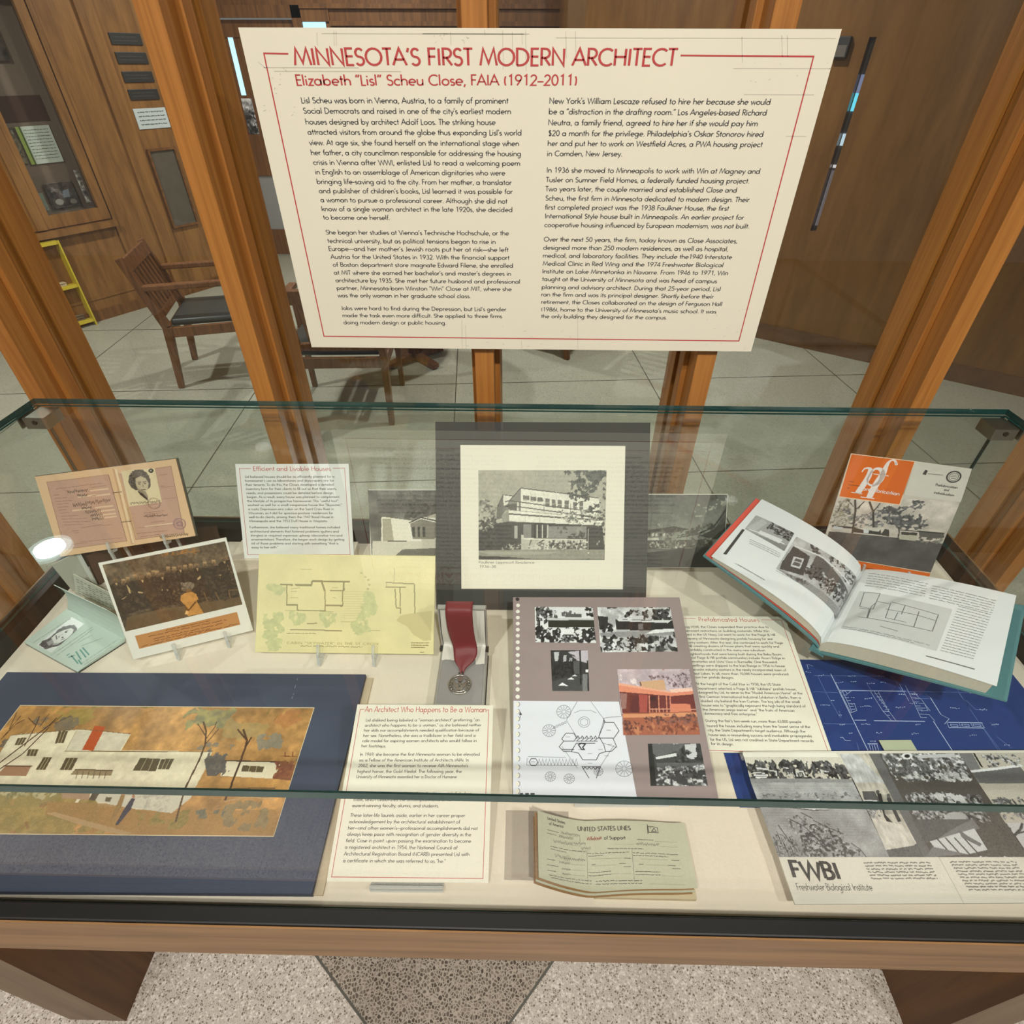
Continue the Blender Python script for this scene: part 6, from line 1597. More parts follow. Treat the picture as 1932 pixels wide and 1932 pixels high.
for cx, cy, r in ((522, 1140, 68), (380, 1320, 62), (1098, 1685, 82), (390, 1760, 50), (570, 1780, 50), (850, 1710, 44)):
    thin.append(circ(cx, cy, r)); thin += [kN((cx + r * .2 * math.cos(a), cy + .2 * r * math.sin(a)), (cx + r * math.cos(a), cy + .92 * r * math.sin(a))) for a in np.linspace(0, 2 * PI, 13)[:-1]]
for i in range(5): thin.append([q for q in circ(430 + i * 26, 1290 - i * 12, 11, 6)])
for i in range(12): thin.append(kN((270 + i * 32, 1655), (286 + i * 32, 1590), (302 + i * 32, 1655)))
for x, y in ((560, 1380), (560, 1510), (680, 1500), (770, 1540), (870, 1500), (950, 1315), (960, 1450), (930, 1560), (770, 1630), (225, 1620)): thin.append(kN((x - 22, y), (x + 22, y)))
sN.lines('plan_lines', thin, PEN, .0006, 2)
bold = [hexp(230, 1622, 42), kN((905, 1215), (920, 1240), (1000, 1240), (1050, 1320), (1000, 1390), (850, 1390), (910, 1240)), kN((540, 1345), (615, 1345), (640, 1385), (620, 1420), (520, 1420), (475, 1475), (520, 1520), (590, 1520), (660, 1535), (700, 1600), (830, 1600), (860, 1540), (920, 1520), (980, 1515), (1025, 1470), (990, 1390)), kN((590, 1520), (640, 1440), (820, 1440)), kN((860, 1380), (905, 1460), (920, 1520)), kN((520, 1420), (500, 1400), (540, 1345)), kN((690, 1660), (760, 1775)), kN((870, 1660), (830, 1775)), kN((690, 1665), (870, 1665)), kN((500, 1500), (620, 1500)), kN((905, 1200), (905, 1240), (950, 1240))]
for i in range(5): bold.append(kN((640 + i * 42, 1395), (655 + i * 42, 1370), (672 + i * 42, 1395), (640 + i * 42, 1420), (676 + i * 42, 1420)))
for i in range(4): bold.append(kN((705 + i * 40, 1690), (722 + i * 40, 1668), (742 + i * 40, 1690)))
sN.lines('plan_lines', bold, PENB, .0010, 2)
sN.lines('plan_lines', [kN((660, 1455), (690, 1440), (725, 1450), (700, 1480), (715, 1500), (690, 1500), (660, 1455))], PENB, .0018, 3)
sN.lines('scale_mark', [kN((100, 1925), (130, 1925)), kN((150, 1925), (185, 1925)), kN((200, 1925), (240, 1925))], PENB, .0022, 2)
sN.fill('north_arrow', [kN((95, 1172), (108, 1140), (124, 1172))], PENB, 3)
sN.lines('north_arrow', [kN((108, 1165), (104, 1200))], PENB, .0006, 3)
# punched binding edge: real pale deck seen through each hole
HOLE = pm('punch_hole_pale', (232, 226, 214), .85); HR = pm('punch_hole_dark', (44, 34, 36), .8)
def disc(sheet, c, r, n=14): return [tuple(c + np.array([math.cos(2 * PI * i / n), math.sin(2 * PI * i / n)]) * r) for i in range(n)]
ys = [127, 185, 243, 300, 358, 416, 477, 537, 601, 663, 728, 794, 862, 928, 998]
for i, y in enumerate(ys + [1070, 1138, 1208, 1281, 1356, 1432, 1510, 1590, 1672, 1750, 1830, 1900, 1945]):
    c = sN.loc(kN((90 if i < 1 else 88 - i * .4, y)))[0]
    P = disc(sN, c, .0034); sN.mesh('punched_hole', P, [tuple(range(len(P)))], HOLE, 3)
    if i >= 15: sN.lines('punched_hole_edge', [[tuple(c + np.array([math.cos(t), math.sin(t)]) * .0034) for t in np.linspace(-1.4, 1.4, 10)]], PEN, .0008, 4, True)
c = sN.loc(kN((85, 68)))[0]; P = disc(sN, c, .0033); sN.mesh('punched_hole', P, [tuple(range(len(P)))], HR, 3)
lip_stand('wide clear acrylic stand under the mauve scrapbook page', qN, -.06, .075)

# ---- affidavit papers folded open at the front
AFF = pm('affidavit_grey_green', (190, 190, 164), .7, var=.04, scale=30); AFB = pm('affidavit_brown_edge', (150, 112, 66), .7)
ra = thing('folded_affidavit', 'folded grey-green affidavit form lying open at the front, its left part curling up', 'document', (.13, .29, TZ + .0005))
ca_ = Vector(ra.location)
def AP(s, t, lift=0.0):
    """s 0..1 across from the lifted left edge to the right edge, t 0..1 from front to back"""
    if s < .355:
        k = s / .355; x = .030 + (.1015 - .030) * k
        z = .802 - .034 * (1 - (1 - k) ** 1.6)
        y0 = .2545 - .004 * k; y1 = .333 + .002 * k
    else:
        k = (s - .355) / .645; x = .1015 + (.2320 - .1015) * k
        z = .768 + .004 * math.sin(PI * min(k * 1.2, 1)) ; y0 = .2505 + .0068 * k; y1 = .335
    return Vector((x, y0 + (y1 - y0) * t, z + lift)) - ca_
def asheet(name, mat, dx, dz, dy, th, s0=0.0):
    b = MB(); n = 24; V = []
    for i in range(n + 1):
        s = s0 + (1 - s0) * i / n
        for t in (0, 1):
            p = AP(s, t) + Vector((dx, dy, dz))
            V += [p, p - Vector((0, 0, th))]
    Fq = []
    for i in range(n):
        a, c = i * 4, (i + 1) * 4
        Fq += [(a, c, c + 2, a + 2), (a + 1, a + 3, c + 3, c + 1), (a, a + 1, c + 1, c), (a + 2, c + 2, c + 3, a + 3)]
    Fq += [(0, 2, 3, 1), (n * 4, n * 4 + 1, n * 4 + 3, n * 4 + 2)]
    b.add(V, Fq); return b.build(name, mat, ra)
asheet('form_sheet', AFF, 0, 0, 0, .0004)
asheet('under_sheet', AFB, -.004, -.0022, -.001, .0005)
asheet('under_sheet', AFF, -.0035, -.0042, -.003, .0006)
asheet('under_sheet', AFB, -.006, -.0065, -.0045, .0006)
b = MB(); b.box(.1015 - ca_.x, .2470 - ca_.y, 0, .2300 - ca_.x, .334 - ca_.y, .0062); b.build('folded_bundle', pm('affidavit_cream_edge', (206, 190, 154), .7), ra)
kF = K(940, 1490, 4.83)
LQ_ = homog(kF((350, 185), (830, 290), (890, 925), (365, 795)), [(0, 1), (.355, 1), (.355, 0), (0, 0)])
RQ_ = homog(kF((830, 290), (1690, 300), (1820, 890), (890, 925)), [(.355, 1), (1, 1), (1, 0), (.355, 0)])
class Aff(Sheet):
    def __init__(self): self.root = ra; self.warp = self.wf; self.quad = None
    def loc(self, pts):
        out = []
        for p in np.atleast_2d(pts):
            a = happly(LQ_, p)[0]
            out.append(a if a[0] < .355 else happly(RQ_, p)[0])
        return np.array(out) * np.array([.206, .084])
    def wf(self, V): return np.array([tuple(AP(float(v[0]) / .206, float(v[1]) / .084) + Vector((-.0001, -.0001, float(v[2]) + .0002))) for v in V])
sF = Aff()
DKT = pm('form_black', (66, 64, 56), .7); RDT = pm('stamped_red', (150, 70, 60), .7)
for s, p0, p1, sz in (('UNITED STATES LINES', (722, 340), (1222, 362), .0052), ('United States', (440, 250), (606, 288), .0038), ('of America', (455, 298), (592, 322), .0038), ('of Support', (975, 452), (1176, 455), .0042)):
    sF.text('printed_title', [(s, kF(p0)[0], kF(p1)[0])], DKT, sz, .15, 45)
sF.text('printed_title', [('Affidavit', kF((815, 450))[0], kF((955, 450))[0])], RDT, .0042, .16, 45)
sF.lines('form_rules', [kF((x0, y), (x1, y + (x1 - x0) * sl)) for x0, x1, y, sl in ((560, 720, 375, .25), (540, 680, 410, .2), (590, 760, 470, .2), (700, 840, 540, .1), (1080, 1250, 505, .01), (1440, 1640, 475, .0), (1480, 1640, 520, 0), (860, 1150, 630, .0), (1310, 1560, 640, 0), (850, 1110, 690, 0), (1360, 1620, 690, 0), (560, 800, 600, .12), (580, 800, 650, .12), (580, 810, 700, .12), (580, 800, 745, .12), (1050, 1230, 770, .0), (1500, 1690, 785, .0), (1400, 1720, 860, 0))], pm('form_rule_grey', (150, 150, 128), .7), .0004, 2)
sF.lines('form_rules', [kF((745, 400), (748, 470)), kF((815, 560), (825, 830)), kF((1235, 560), (1260, 830))], DKT, .0003, 2)
gk = [(kF((x0, y))[0], kF((x1, y + (x1 - x0) * sl))[0], 1) for x0, x1, y, sl in ((440, 545, 352, .2), (440, 525, 383, .2), (470, 815, 500, .18), (475, 620, 525, .18), (820, 1215, 575, .01), (830, 970, 600, .01), (1245, 1645, 585, .01), (1245, 1560, 608, .01), (1280, 1430, 465, .01), (1010, 1340, 545, .01), (440, 515, 620, .1), (440, 545, 672, .1), (445, 525, 722, .1), (460, 860, 762, .15), (480, 860, 785, .17), (900, 1330, 830, .01), (900, 1330, 858, .0), (830, 1050, 745, 0), (830, 1050, 772, 0), (1270, 1495, 752, 0), (1270, 1495, 780, 0), (1160, 1225, 632, 0), (1590, 1660, 640, 0), (860, 900, 680, 0), (1120, 1180, 680, 0), (1300, 1340, 686, 0), (1560, 1630, 688, 0), (1160, 1230, 708, 0), (1600, 1670, 716, 0))]
sF.lines('form_lettering', sF.greek(gk, 9), DKT, .0006, 3, True)
sF.lines('handwriting', [scrawl(kF, 570, 730, 370, .22, 12, 6, 1), scrawl(kF, 550, 680, 405, .18, 12, 5, 2), scrawl(kF, 500, 680, 450, .15, 16, 6, 3), scrawl(kF, 690, 800, 470, .15, 12, 5, 4), scrawl(kF, 510, 660, 580, .15, 16, 5, 5), scrawl(kF, 590, 800, 610, .1, 14, 6, 6), scrawl(kF, 1270, 1480, 505, .0, 14, 7, 7), scrawl(kF, 555, 650, 640, .1, 10, 4, 8), scrawl(kF, 580, 660, 700, .1, 10, 4, 9), scrawl(kF, 580, 660, 745, .1, 10, 4, 10), scrawl(kF, 760, 850, 525, .1, 14, 4, 11)], pm('pencil_grey', (120, 118, 104), .7), .0004, 3)
sF.lines('shipping_flag', [kF((1370, 325), (1378, 410)), kF((1376, 342), (1460, 348), (1470, 398), (1384, 396), (1376, 342)), kF((1410, 388), (1432, 356), (1452, 390), (1410, 388)), kF((1392, 352), (1404, 360))], DKT, .0008, 3)
b = MB(); b.box(-.0125 - ca_.x, .266 - ca_.y, 0, .075 - ca_.x, .352 - ca_.y, .0012); b.build('shadow_sheet', pm('shadow_taupe', (178, 166, 150), .7), ra)  # taupe sheet stands in for the shadow left of the lifted form

# ---------------------------------------------------------------- right half of the case
# ---- blueprint
BLU = pm('blueprint_blue', (32, 60, 122), .6, var=.07, scale=20)
kU = K(1500, 1220, 4.472)
sU = flat_thing('blueprint', 'deep blue plan print with white lines, lying flat at the right end', 'blueprint', (.5915, .3649, .7552, .4, 0, .543, .2555), [(1312.8, 1242.3), (1891.5, 1248.8), (2120.7, 1532.9), (1395.8, 1523.3)], .0006, BLU, 'sheet')
BW = pm('blueprint_white_line', (176, 190, 222), .7); BWF = pm('blueprint_faint_line', (92, 116, 170), .7)
sU.lines('plan_lines', [kU((300, 230), (620, 890)), kU((365, 370), (930, 378)), kU((500, 622), (600, 622)), kU((665, 626), (1095, 632)), kU((1140, 430), (1230, 575)), kU((1165, 630), (1330, 885)), kU((610, 822), (695, 822)), kU((1290, 640), (1580, 645)), kU((1300, 685), (1590, 688))], BW, .0013, 2)
ml_ = [kU((340, 300), (470, 560), (520, 540), (500, 480), (470, 490)), kU((400, 380), (450, 480), (480, 560)), kU((630, 370), (740, 545), (790, 550), (700, 380)), kU((660, 370), (850, 625)), kU((740, 545), (810, 622)), kU((770, 580), (800, 580)), kU((930, 330), (960, 390), (1000, 470), (1060, 600), (1110, 600)), kU((880, 320), (960, 460)), kU((1010, 440), (1060, 440), (1140, 545)), kU((1040, 480), (1090, 480), (1120, 540), (1060, 545)), kU((1020, 520), (1100, 520)), kU((1050, 570), (1130, 575), (1180, 630)), kU((1230, 575), (1300, 610), (1260, 655)), kU((1280, 640), (1300, 688)), kU((1380, 642), (1400, 688)), kU((1480, 644), (1500, 688)), kU((1570, 645), (1600, 690)), kU((380, 770), (400, 765), (420, 790), (470, 795)), kU((100, 150), (110, 190)), kU((105, 150), (150, 165)), kU((1000, 380), (1050, 440)), kU((380, 390), (420, 370), (440, 400), (480, 370))]
for i in range(6): ml_.append(kU((405 + i * 14, 410 + i * 24), (440 + i * 14, 408 + i * 24)))
for i in range(6): ml_.append(kU((670 + i * 18, 400 + i * 26), (705 + i * 18, 400 + i * 26)))
for i in range(5): ml_.append(kU((970 + i * 16, 400 + i * 34), (1010 + i * 16, 400 + i * 34)))
for i in range(4): ml_.append(kU((625 + i * 22, 830), (640 + i * 22, 885)))
ml_ += [kU((1310 + i * 95, 655), (1370 + i * 95, 660), (1375 + i * 95, 675), (1315 + i * 95, 672), (1310 + i * 95, 655)) for i in range(3)]
sU.lines('plan_lines', ml_, BW, .0007, 2)
fnt = [kU((150, 382), (360, 388)), kU((160, 245), (760, 250)), kU((190, 245), (260, 390), (380, 600)), kU((850, 300), (900, 380)), kU((930, 378), (1500, 388)), kU((240, 650), (520, 655)), kU((1380, 390), (1720, 885)), kU((1300, 250), (1480, 540)), kU((1440, 450), (1520, 530), (1600, 535)), kU((1590, 690), (1740, 885)), kU((1640, 640), (1700, 680)), kU((220, 490), (300, 496)), kU((600, 300), (640, 370)), kU((800, 250), (900, 330)), kU((1100, 400), (1140, 430)), kU((1010, 440), (1130, 438)), kU((520, 810), (540, 880)), kU((370, 540), (390, 600)), kU((1700, 760), (1830, 860))]
sU.lines('plan_lines', fnt, BWF, .0009, 1)
nt_ = []
rs = random.Random(9)
for x, y, n in ((115, 215, 3), (225, 245, 3), (480, 250, 4), (730, 250, 3), (380, 305, 4), (495, 298, 3), (640, 310, 4), (745, 302, 3), (490, 432, 2), (620, 440, 4), (600, 505, 6), (255, 495, 5), (900, 405, 3), (890, 515, 5), (1350, 520, 5), (1010, 405, 3), (600, 655, 5), (1040, 660, 3), (710, 730, 3), (1015, 735, 4), (1505, 748, 4), (660, 798, 3), (1240, 315, 4), (1000, 480, 4), (385, 580, 2), (470, 735, 2), (400, 660, 3), (1690, 660, 4), (1790, 830, 3), (320, 455, 2), (1590, 535, 4), (450, 375, 4), (1500, 392, 3)):
    for i in range(n):
        a = (x + (i - n / 2) * 17, y + rs.uniform(-4, 4)); nt_.append(kU(a, (a[0] + rs.uniform(7, 14), a[1] + rs.uniform(-5, 5))))
sU.lines('plan_notes', nt_, BW, .0011, 3)
sl = flat_thing('paper_slip', 'small pale green paper slip tucked over the blueprint edge, above the brochure', 'paper slip', (.591, .4500, .7596, 1.6, 0, .0505, .0175), UQ, .0004, pm('pale_green_slip', (186, 192, 160), .7), 'slip')

# ---- brochure: FWBI
kV = K(1380, 1420, 3.5)
sV = flat_thing('brochure', 'large fold-out brochure of black and white pictures with bold black initials, front right', 'brochure', (.5926, .2462, .775, 1.4, 0, .494, .1956), [(1401.4, 1417.8), (2017.4, 1415.2), (2251.8, 1701.5), (1499.9, 1706.0)], .0022, pm('brochure_cream', (220, 214, 200), .6, var=.02), 'sheet')
def bq(*p): return kV(*p)
sV.fill('white_band', [kV((73, 2), (690, 2), (735, 70), (94, 62))], PHOTOW, 1)
V1 = Pic(200, 40, [(84, 30), (716, 30), (812, 196), (128, 196)], (214, 208, 194), 91)
V1.leaf([(90, 70), (200, 60), (330, 50), (480, 62), (600, 50), (740, 80), (800, 180), (120, 190)], (46, 110), 7, .8, 3, 2)
V1.polys(232, [(160, 95), (245, 105), (250, 116), (170, 108)], [(140, 125), (220, 130), (222, 138), (146, 134)], [(145, 142), (240, 142), (240, 150), (150, 150)], [(155, 155), (235, 155), (235, 164), (160, 164)], [(250, 112), (300, 118), (302, 150), (292, 150), (290, 126), (252, 120)], [(420, 118), (475, 118), (490, 160), (480, 160), (468, 126), (428, 126), (440, 155), (430, 155)], [(585, 115), (640, 122), (640, 128), (594, 122), (604, 155), (596, 155)], [(340, 95), (380, 100), (380, 106), (345, 102)])
for x in (340, 370, 400, 440): V1.line([(x, 125), (x + 16, 155)], 1.4, 220)
V1.poly([(120, 170), (800, 172), (812, 196), (128, 196)], 150).grain(.03)
sV.photo('photo_print', V1, kV)
V2 = Pic(240, 170, [(128, 196), (812, 196), (1042, 690), (310, 690)], (158, 154, 142), 92)
V2.grad(168, 150).wash(.06, 30)
for i in range(40):
    y = 200 + i * 9 + (i % 3) * 2; V2.line([(150 + i * 4, y), (900, y + (i % 5) * 2)], 1, 176 if i % 2 else 138, .45)
V2.leaf([(180, 262), (900, 262), (880, 310), (200, 310)], (96, 170), 6, .4, 3, 2)
V2.poly([(335, 350), (420, 352), (640, 372), (642, 382), (540, 384), (440, 372), (345, 358)], 214).line([(345, 362), (540, 385), (645, 382)], 2.2, 70)
V2.poly([(412, 310), (428, 330), (490, 345), (440, 350), (420, 340)], 66).poly([(570, 305), (605, 325), (612, 352), (585, 360), (560, 345)], 70).ell(575, 318, 12, 12, 200).ell(418, 318, 9, 10, 210)
V2.leaf([(360, 440), (440, 400), (560, 440), (700, 520), (900, 690), (520, 690), (400, 520)], (76, 190), 7, .46, 3, 3).leaf([(440, 470), (700, 470), (760, 600), (880, 690), (480, 690)], (84, 60), 5, .42, 3, 4).leaf([(280, 540), (400, 520), (480, 690), (300, 690)], (70, 170), 5, .62, 3, 5)
for a in ([(380, 440), (480, 490), (560, 560), (620, 640)], [(310, 480), (380, 580), (430, 640)], [(790, 600), (850, 640), (890, 690)], [(540, 450), (640, 500), (740, 540)], [(460, 400), (540, 440)]): V2.line(a, 2.2, 66)
for x, y in ((280, 560), (300, 520), (330, 560), (350, 600), (385, 560), (390, 620), (270, 600)): V2.line([(x, y), (x + 40, y + 100)], 1.2, 50)
V2.grain(.03)
sV.photo('photo_print', V2, kV)
V3 = Pic(140, 210, [(716, 10), (905, 6), (1270, 690), (1042, 690)], (190, 184, 172), 93)
V3.poly([(716, 10), (830, 10), (1010, 195), (810, 195)], 196).poly([(860, 250), (940, 250), (1000, 345), (885, 345)], 84).line([(870, 310), (960, 312)], 2, 214).poly([(885, 340), (960, 345), (940, 440), (905, 400)], 150)
V3.leaf([(890, 360), (1000, 360), (990, 420), (910, 420)], (70, 200), 5, .45, 2, 2).poly([(960, 270), (1090, 270), (1140, 400), (1010, 400)], (160, 156, 146))
V3.poly([(955, 260), (985, 265), (1000, 330), (1010, 400), (1060, 455), (1030, 462), (1005, 420), (985, 350)], 44).poly([(1020, 300), (1035, 275), (1050, 300), (1090, 390), (1118, 448), (1095, 452), (1065, 390), (1040, 340)], 60).ell(962, 255, 12, 14, 80).ell(1032, 280, 12, 14, 90)
V3.poly([(900, 420), (1120, 470), (1240, 590), (1200, 640), (1020, 640)], (206, 200, 190), .9).poly([(1020, 640), (1200, 610), (1250, 570), (1280, 690), (1042, 690)], 96).wash(.05, 14).grain(.02)
sV.photo('photo_print', V3, kV)
V4 = Pic(210, 210, [(905, 6), (1500, 4), (1960, 690), (1270, 690)], (84, 80, 76), 94)
V4.poly([(905, 6), (975, 6), (1330, 690), (1270, 690)], 104).leaf([(985, 10), (1500, 5), (1590, 190), (1080, 190)], (226, 66), 11, .85, 3, 2).leaf([(1330, 130), (1560, 130), (1560, 190), (1350, 190)], (226, 190), 9, .6, 3, 3).ell(1160, 25, 36, 22, 226).ell(1160, 25, 18, 12, 40).leaf([(1020, 30), (1350, 60), (1380, 130), (1080, 170)], (120, 74), 6, .55, 3, 4).poly([(1220, 20), (1470, 5), (1480, 30), (1230, 40)], 196)
V4.leaf([(1140, 270), (1640, 270), (1700, 450), (1220, 450)], (190, 52), 8, .85, 4, 5).leaf([(1330, 275), (1520, 270), (1540, 340), (1400, 350)], (206, 190), 14, .7, 4, 6).ell(1480, 420, 70, 30, 170).poly([(1190, 440), (1620, 440), (1310, 580), (1290, 600)], 92).poly([(1480, 490), (1590, 440), (1640, 500), (1340, 580)], 120)
V4.poly([(1310, 585), (1600, 500), (1690, 640), (1560, 670), (1340, 625)], 202)
for x in (1350, 1410, 1470, 1530): V4.line([(x, 560), (x + 110, 680)], 3.2, 66)
V4.poly([(1490, 500), (1560, 550), (1650, 600), (1640, 620), (1520, 560)], 110).poly([(1330, 620), (1560, 670), (1280, 690)], 120).grain(.025)
sV.photo('photo_print', V4, kV)
V5 = Pic(160, 210, [(1500, 4), (2000, 0), (2600, 690), (1960, 690)], (190, 184, 170), 95)
V5.poly([(1500, 4), (1590, 4), (1690, 190), (1600, 190)], 120).poly([(1570, 110), (1900, 90), (1990, 190), (1640, 190)], 104).line([(1560, 118), (1740, 100), (1910, 78)], 5, 226).line([(1600, 4), (1650, 90)], 4, 44).leaf([(1640, 10), (1900, 10), (1900, 90), (1680, 90)], (206, 70), 6, .6, 3, 2)
V5.leaf([(1640, 290), (1900, 280), (1960, 430), (1720, 430)], (84, 170), 6, .45, 3, 3)
for a in ([(1760, 280), (1830, 320), (1870, 380)], [(1840, 290), (1960, 440), (2080, 560)], [(1900, 290), (2100, 470)]): V5.line(a, 3.4, 74)
V5.poly([(1590, 450), (1700, 450), (1840, 620), (1760, 620)], 96).poly([(1700, 450), (2200, 440), (2380, 640), (1840, 630)], 196)
for x in (1700, 1800, 2050): V5.line([(x, 450), (x + 130, 640)], 4, 66)
V5.line([(1860, 620), (1840, 560), (1790, 500), (1770, 450)], 5, 60).line([(1840, 560), (1900, 490), (1910, 450)], 4, 60).line([(1845, 540), (1830, 480)], 3, 60).line([(1880, 520), (1960, 500)], 3, 66).line([(1800, 510), (1740, 480)], 3, 66).poly([(1680, 570), (1800, 575), (1900, 690), (1700, 690)], 70).leaf([(1850, 640), (2300, 640), (2400, 690), (1850, 690)], (200, 60), 6, .5, 2, 4).grain(.025)
sV.photo('photo_print', V5, kV)
BLKI = pm('print_black', (42, 42, 42), .6)
sV.text('initials', [('FWBI', kV((388, 770))[0], kV((712, 782))[0])], BLKI, .0184, .19, 24, track=.02)
sV.text('name_line', [('Freshwater Biological Institute', kV((432, 896))[0], kV((932, 898))[0])], pm('print_grey', (104, 102, 98), .6), .0074, .10, 30)
sV.lines('text_block', sV.greek([(kV((872 + i * 10, 728 + i * 20.5))[0], kV((1312 + i * 10, 728 + i * 20.5))[0], 1) for i in range(6)] + [(kV((1440 + i * 14, 722 + i * 20.5))[0], kV((1880 + i * 14, 722 + i * 20.5))[0], 1) for i in range(10)], 17), pm('print_mid_grey', (128, 124, 116), .7), .0013, 2, True)
sV.lines('fold_line', [kV((1370, 690), (1540, 1003))], pm('fold_grey', (190, 184, 170), .7), .001, 1)

# ---- magazine propped at the back right
kG = K(1550, 850, 6.232)
qG = (0.706, 0.811, 0.790, -13.4, 72.6, 0.202, 0.230)
ORG = pm('orange_print', (222, 104, 28), .5, var=.04, scale=14)
sG = flat_thing('magazine', 'old magazine with an orange square and white script letters, propped at the back right', 'magazine', qG, [(1606.2, 856.4), (1834, 884.5), (1749.8, 1095.5), (1541.2, 1060.7)], .002, pm('magazine_grey_white', (206, 198, 184), .5), 'cover')
Gp = Pic(220, 170, [(190, 540), (1640, 590), (1284, 1440), (-20, 1240)], (196, 186, 172), 101)
Gp.grad((206, 196, 184), (190, 180, 168))
Gp.poly([(90, 950), (820, 1020), (1440, 1100), (1284, 1440), (-20, 1240)], (88, 86, 84)).wash(.05, 20)
Gp.leaf([(150, 600), (320, 560), (360, 780), (300, 900), (90, 880)], ((120, 116, 102), (176, 168, 150)), 5, .5, 4, 2).leaf([(230, 690), (330, 680), (340, 760), (240, 740)], (84, 110), 5, .6, 3, 3)
Gp.leaf([(300, 780), (640, 700), (700, 900), (300, 900)], (96, 150), 5, .6, 4, 4)
Gp.leaf([(620, 680), (800, 640), (960, 690), (1180, 780), (1160, 900), (960, 940), (700, 860)], (74, 116), 7, .78, 5, 5).leaf([(960, 530), (1190, 560), (1160, 660), (1080, 720), (1000, 700)], (60, 130), 6, .62, 4, 6).leaf([(1150, 800), (1250, 820), (1180, 920), (1130, 900)], (84, 120), 5, .62, 3, 7)
for a, wd in (([(370, 580), (370, 700), (330, 970)], 4), ([(560, 960), (560, 720), (520, 600)], 4), ([(560, 720), (640, 620)], 2.4), ([(370, 700), (470, 600)], 2.2), ([(350, 660), (290, 580)], 1.8), ([(400, 690), (430, 640)], 1.5), ([(180, 740), (220, 640)], 1.5), ([(840, 1050), (860, 960), (850, 900)], 2.5)): Gp.line(a, wd, (66, 64, 60))
Gp.poly([(120, 880), (360, 900), (360, 920), (120, 900)], (64, 62, 58)).poly([(140, 890), (230, 900), (225, 930), (130, 920)], 196).poly([(350, 900), (640, 910), (650, 990), (340, 960)], (66, 64, 60)).poly([(360, 905), (660, 905), (620, 950), (440, 930)], (206, 200, 186)).poly([(640, 990), (690, 920), (740, 930), (740, 1010)], (70, 68, 64)).poly([(450, 925), (510, 930), (505, 970), (450, 965)], 214)
Gp.poly([(880, 960), (1080, 980), (1070, 1060), (860, 1040)], (184, 180, 160)).poly([(880, 955), (1085, 965), (1080, 1000), (885, 985)], (74, 72, 66)).poly([(1100, 950), (1430, 975), (1440, 1030), (1320, 1040), (1110, 1010)], (96, 94, 88)).leaf([(1090, 1000), (1430, 1030), (1400, 1120), (1080, 1070)], ((150, 146, 134), (70, 68, 62)), 5, .6, 3, 8).line([(860, 930), (1440, 980)], 2.5, (60, 58, 54)).grain(.02)
sG.photo('cover_photo', Gp, kG, 1)
sG.fill('orange_border', [kG((350, 40), (1105, 126), (925, 645), (200, 545))], pm('magazine_pale_rule', (236, 206, 176), .5), 2)
sG.fill('orange_square', [kG((358, 48), (1092, 134), (915, 632), (212, 538))], ORG, 3)
sG.fill('orange_band', [kG((420, 1300), (1284, 1446), (1250, 1530), (-40, 1310), (0, 1230))], ORG, 3)
sG.lines('rule', [kG((0, 1228), (420, 1294), (1288, 1440))], pm('magazine_pale_rule', (236, 206, 176), .5), .0012, 4)
sG.fill('white_corner', [kG((1105, 126), (1770, 215), (1640, 605), (955, 520))], pm('magazine_white', (214, 208, 194), .5), 2)
PW = pm('print_white', (236, 226, 222), .5)
# large script initials drawn as swelling strokes
def swell(pts, ws):
    P = np.array(catm([(x, y, w, 0) for (x, y), w in zip(pts, ws)], 7))
    L = sG.loc(kG(*[(p[0], p[1]) for p in P])); D = np.gradient(L, axis=0); D /= np.linalg.norm(D, axis=1)[:, None]
    Nn = np.c_[-D[:, 1], D[:, 0]] * (P[:, 2] * .5 / 6.232 * .00087)[:, None]
    return np.vstack([L + Nn, L - Nn]), [(i, i + 1, len(L) + i + 1, len(L) + i) for i in range(len(L) - 1)]
VV = []; FF = []; oo = 0
for pts, ws in (([(475, 255), (510, 215), (555, 210), (575, 240), (540, 330), (440, 480), (425, 505)], (14, 18, 30, 60, 70, 74, 74)),
                ([(545, 330), (590, 250), (650, 215), (705, 235), (715, 300), (680, 370), (610, 410), (550, 390), (540, 330)], (20, 26, 34, 56, 66, 50, 30, 24, 22)),
                ([(880, 160), (860, 120), (815, 120), (770, 170), (720, 280), (660, 370), (600, 470), (560, 555)], (34, 26, 24, 46, 74, 80, 80, 72)),
                ([(350, 490), (480, 508)], (12, 12)), ([(460, 545), (620, 565)], (12, 12)), ([(610, 275), (790, 300)], (10, 10)), ([(868, 150), (880, 158), (888, 150)], (30, 40, 20))):
    v, f = swell(pts, ws); VV.append(v); FF += [tuple(i + oo for i in q) for q in f]; oo += len(v)
sG.mesh('script_initials', np.vstack(VV), FF, PW, 4)
sG.text('cover_title', [('prefabrication', kG((480, 452))[0], kG((918, 518))[0])], PW, .0072, .15, 45, 5)
sG.lines('cover_print', sG.greek([(kG((330, 365))[0], kG((380, 370))[0], 1), (kG((315, 402))[0], kG((455, 418))[0], 1), (kG((300, 440))[0], kG((330, 443))[0], 1), (kG((480, 1372))[0], kG((620, 1395))[0], 1)], 4), pm('magazine_dark_print', (110, 64, 34), .6), .0012, 4, True)
MDK = pm('magazine_ink', (70, 68, 64), .6)
sG.text('cover_print', [('Prefabrication', kG((1340, 405))[0], kG((1600, 440))[0]), ('and', kG((1440, 462))[0], kG((1500, 470))[0]), ('individualism', kG((1322, 495))[0], kG((1560, 530))[0])], MDK, .0046, .16, 45, 4)
sG.lines('cover_print', sG.greek([(kG((1250, 272))[0], kG((1430, 290))[0], 1)], 2), MDK, .0009, 4, True)
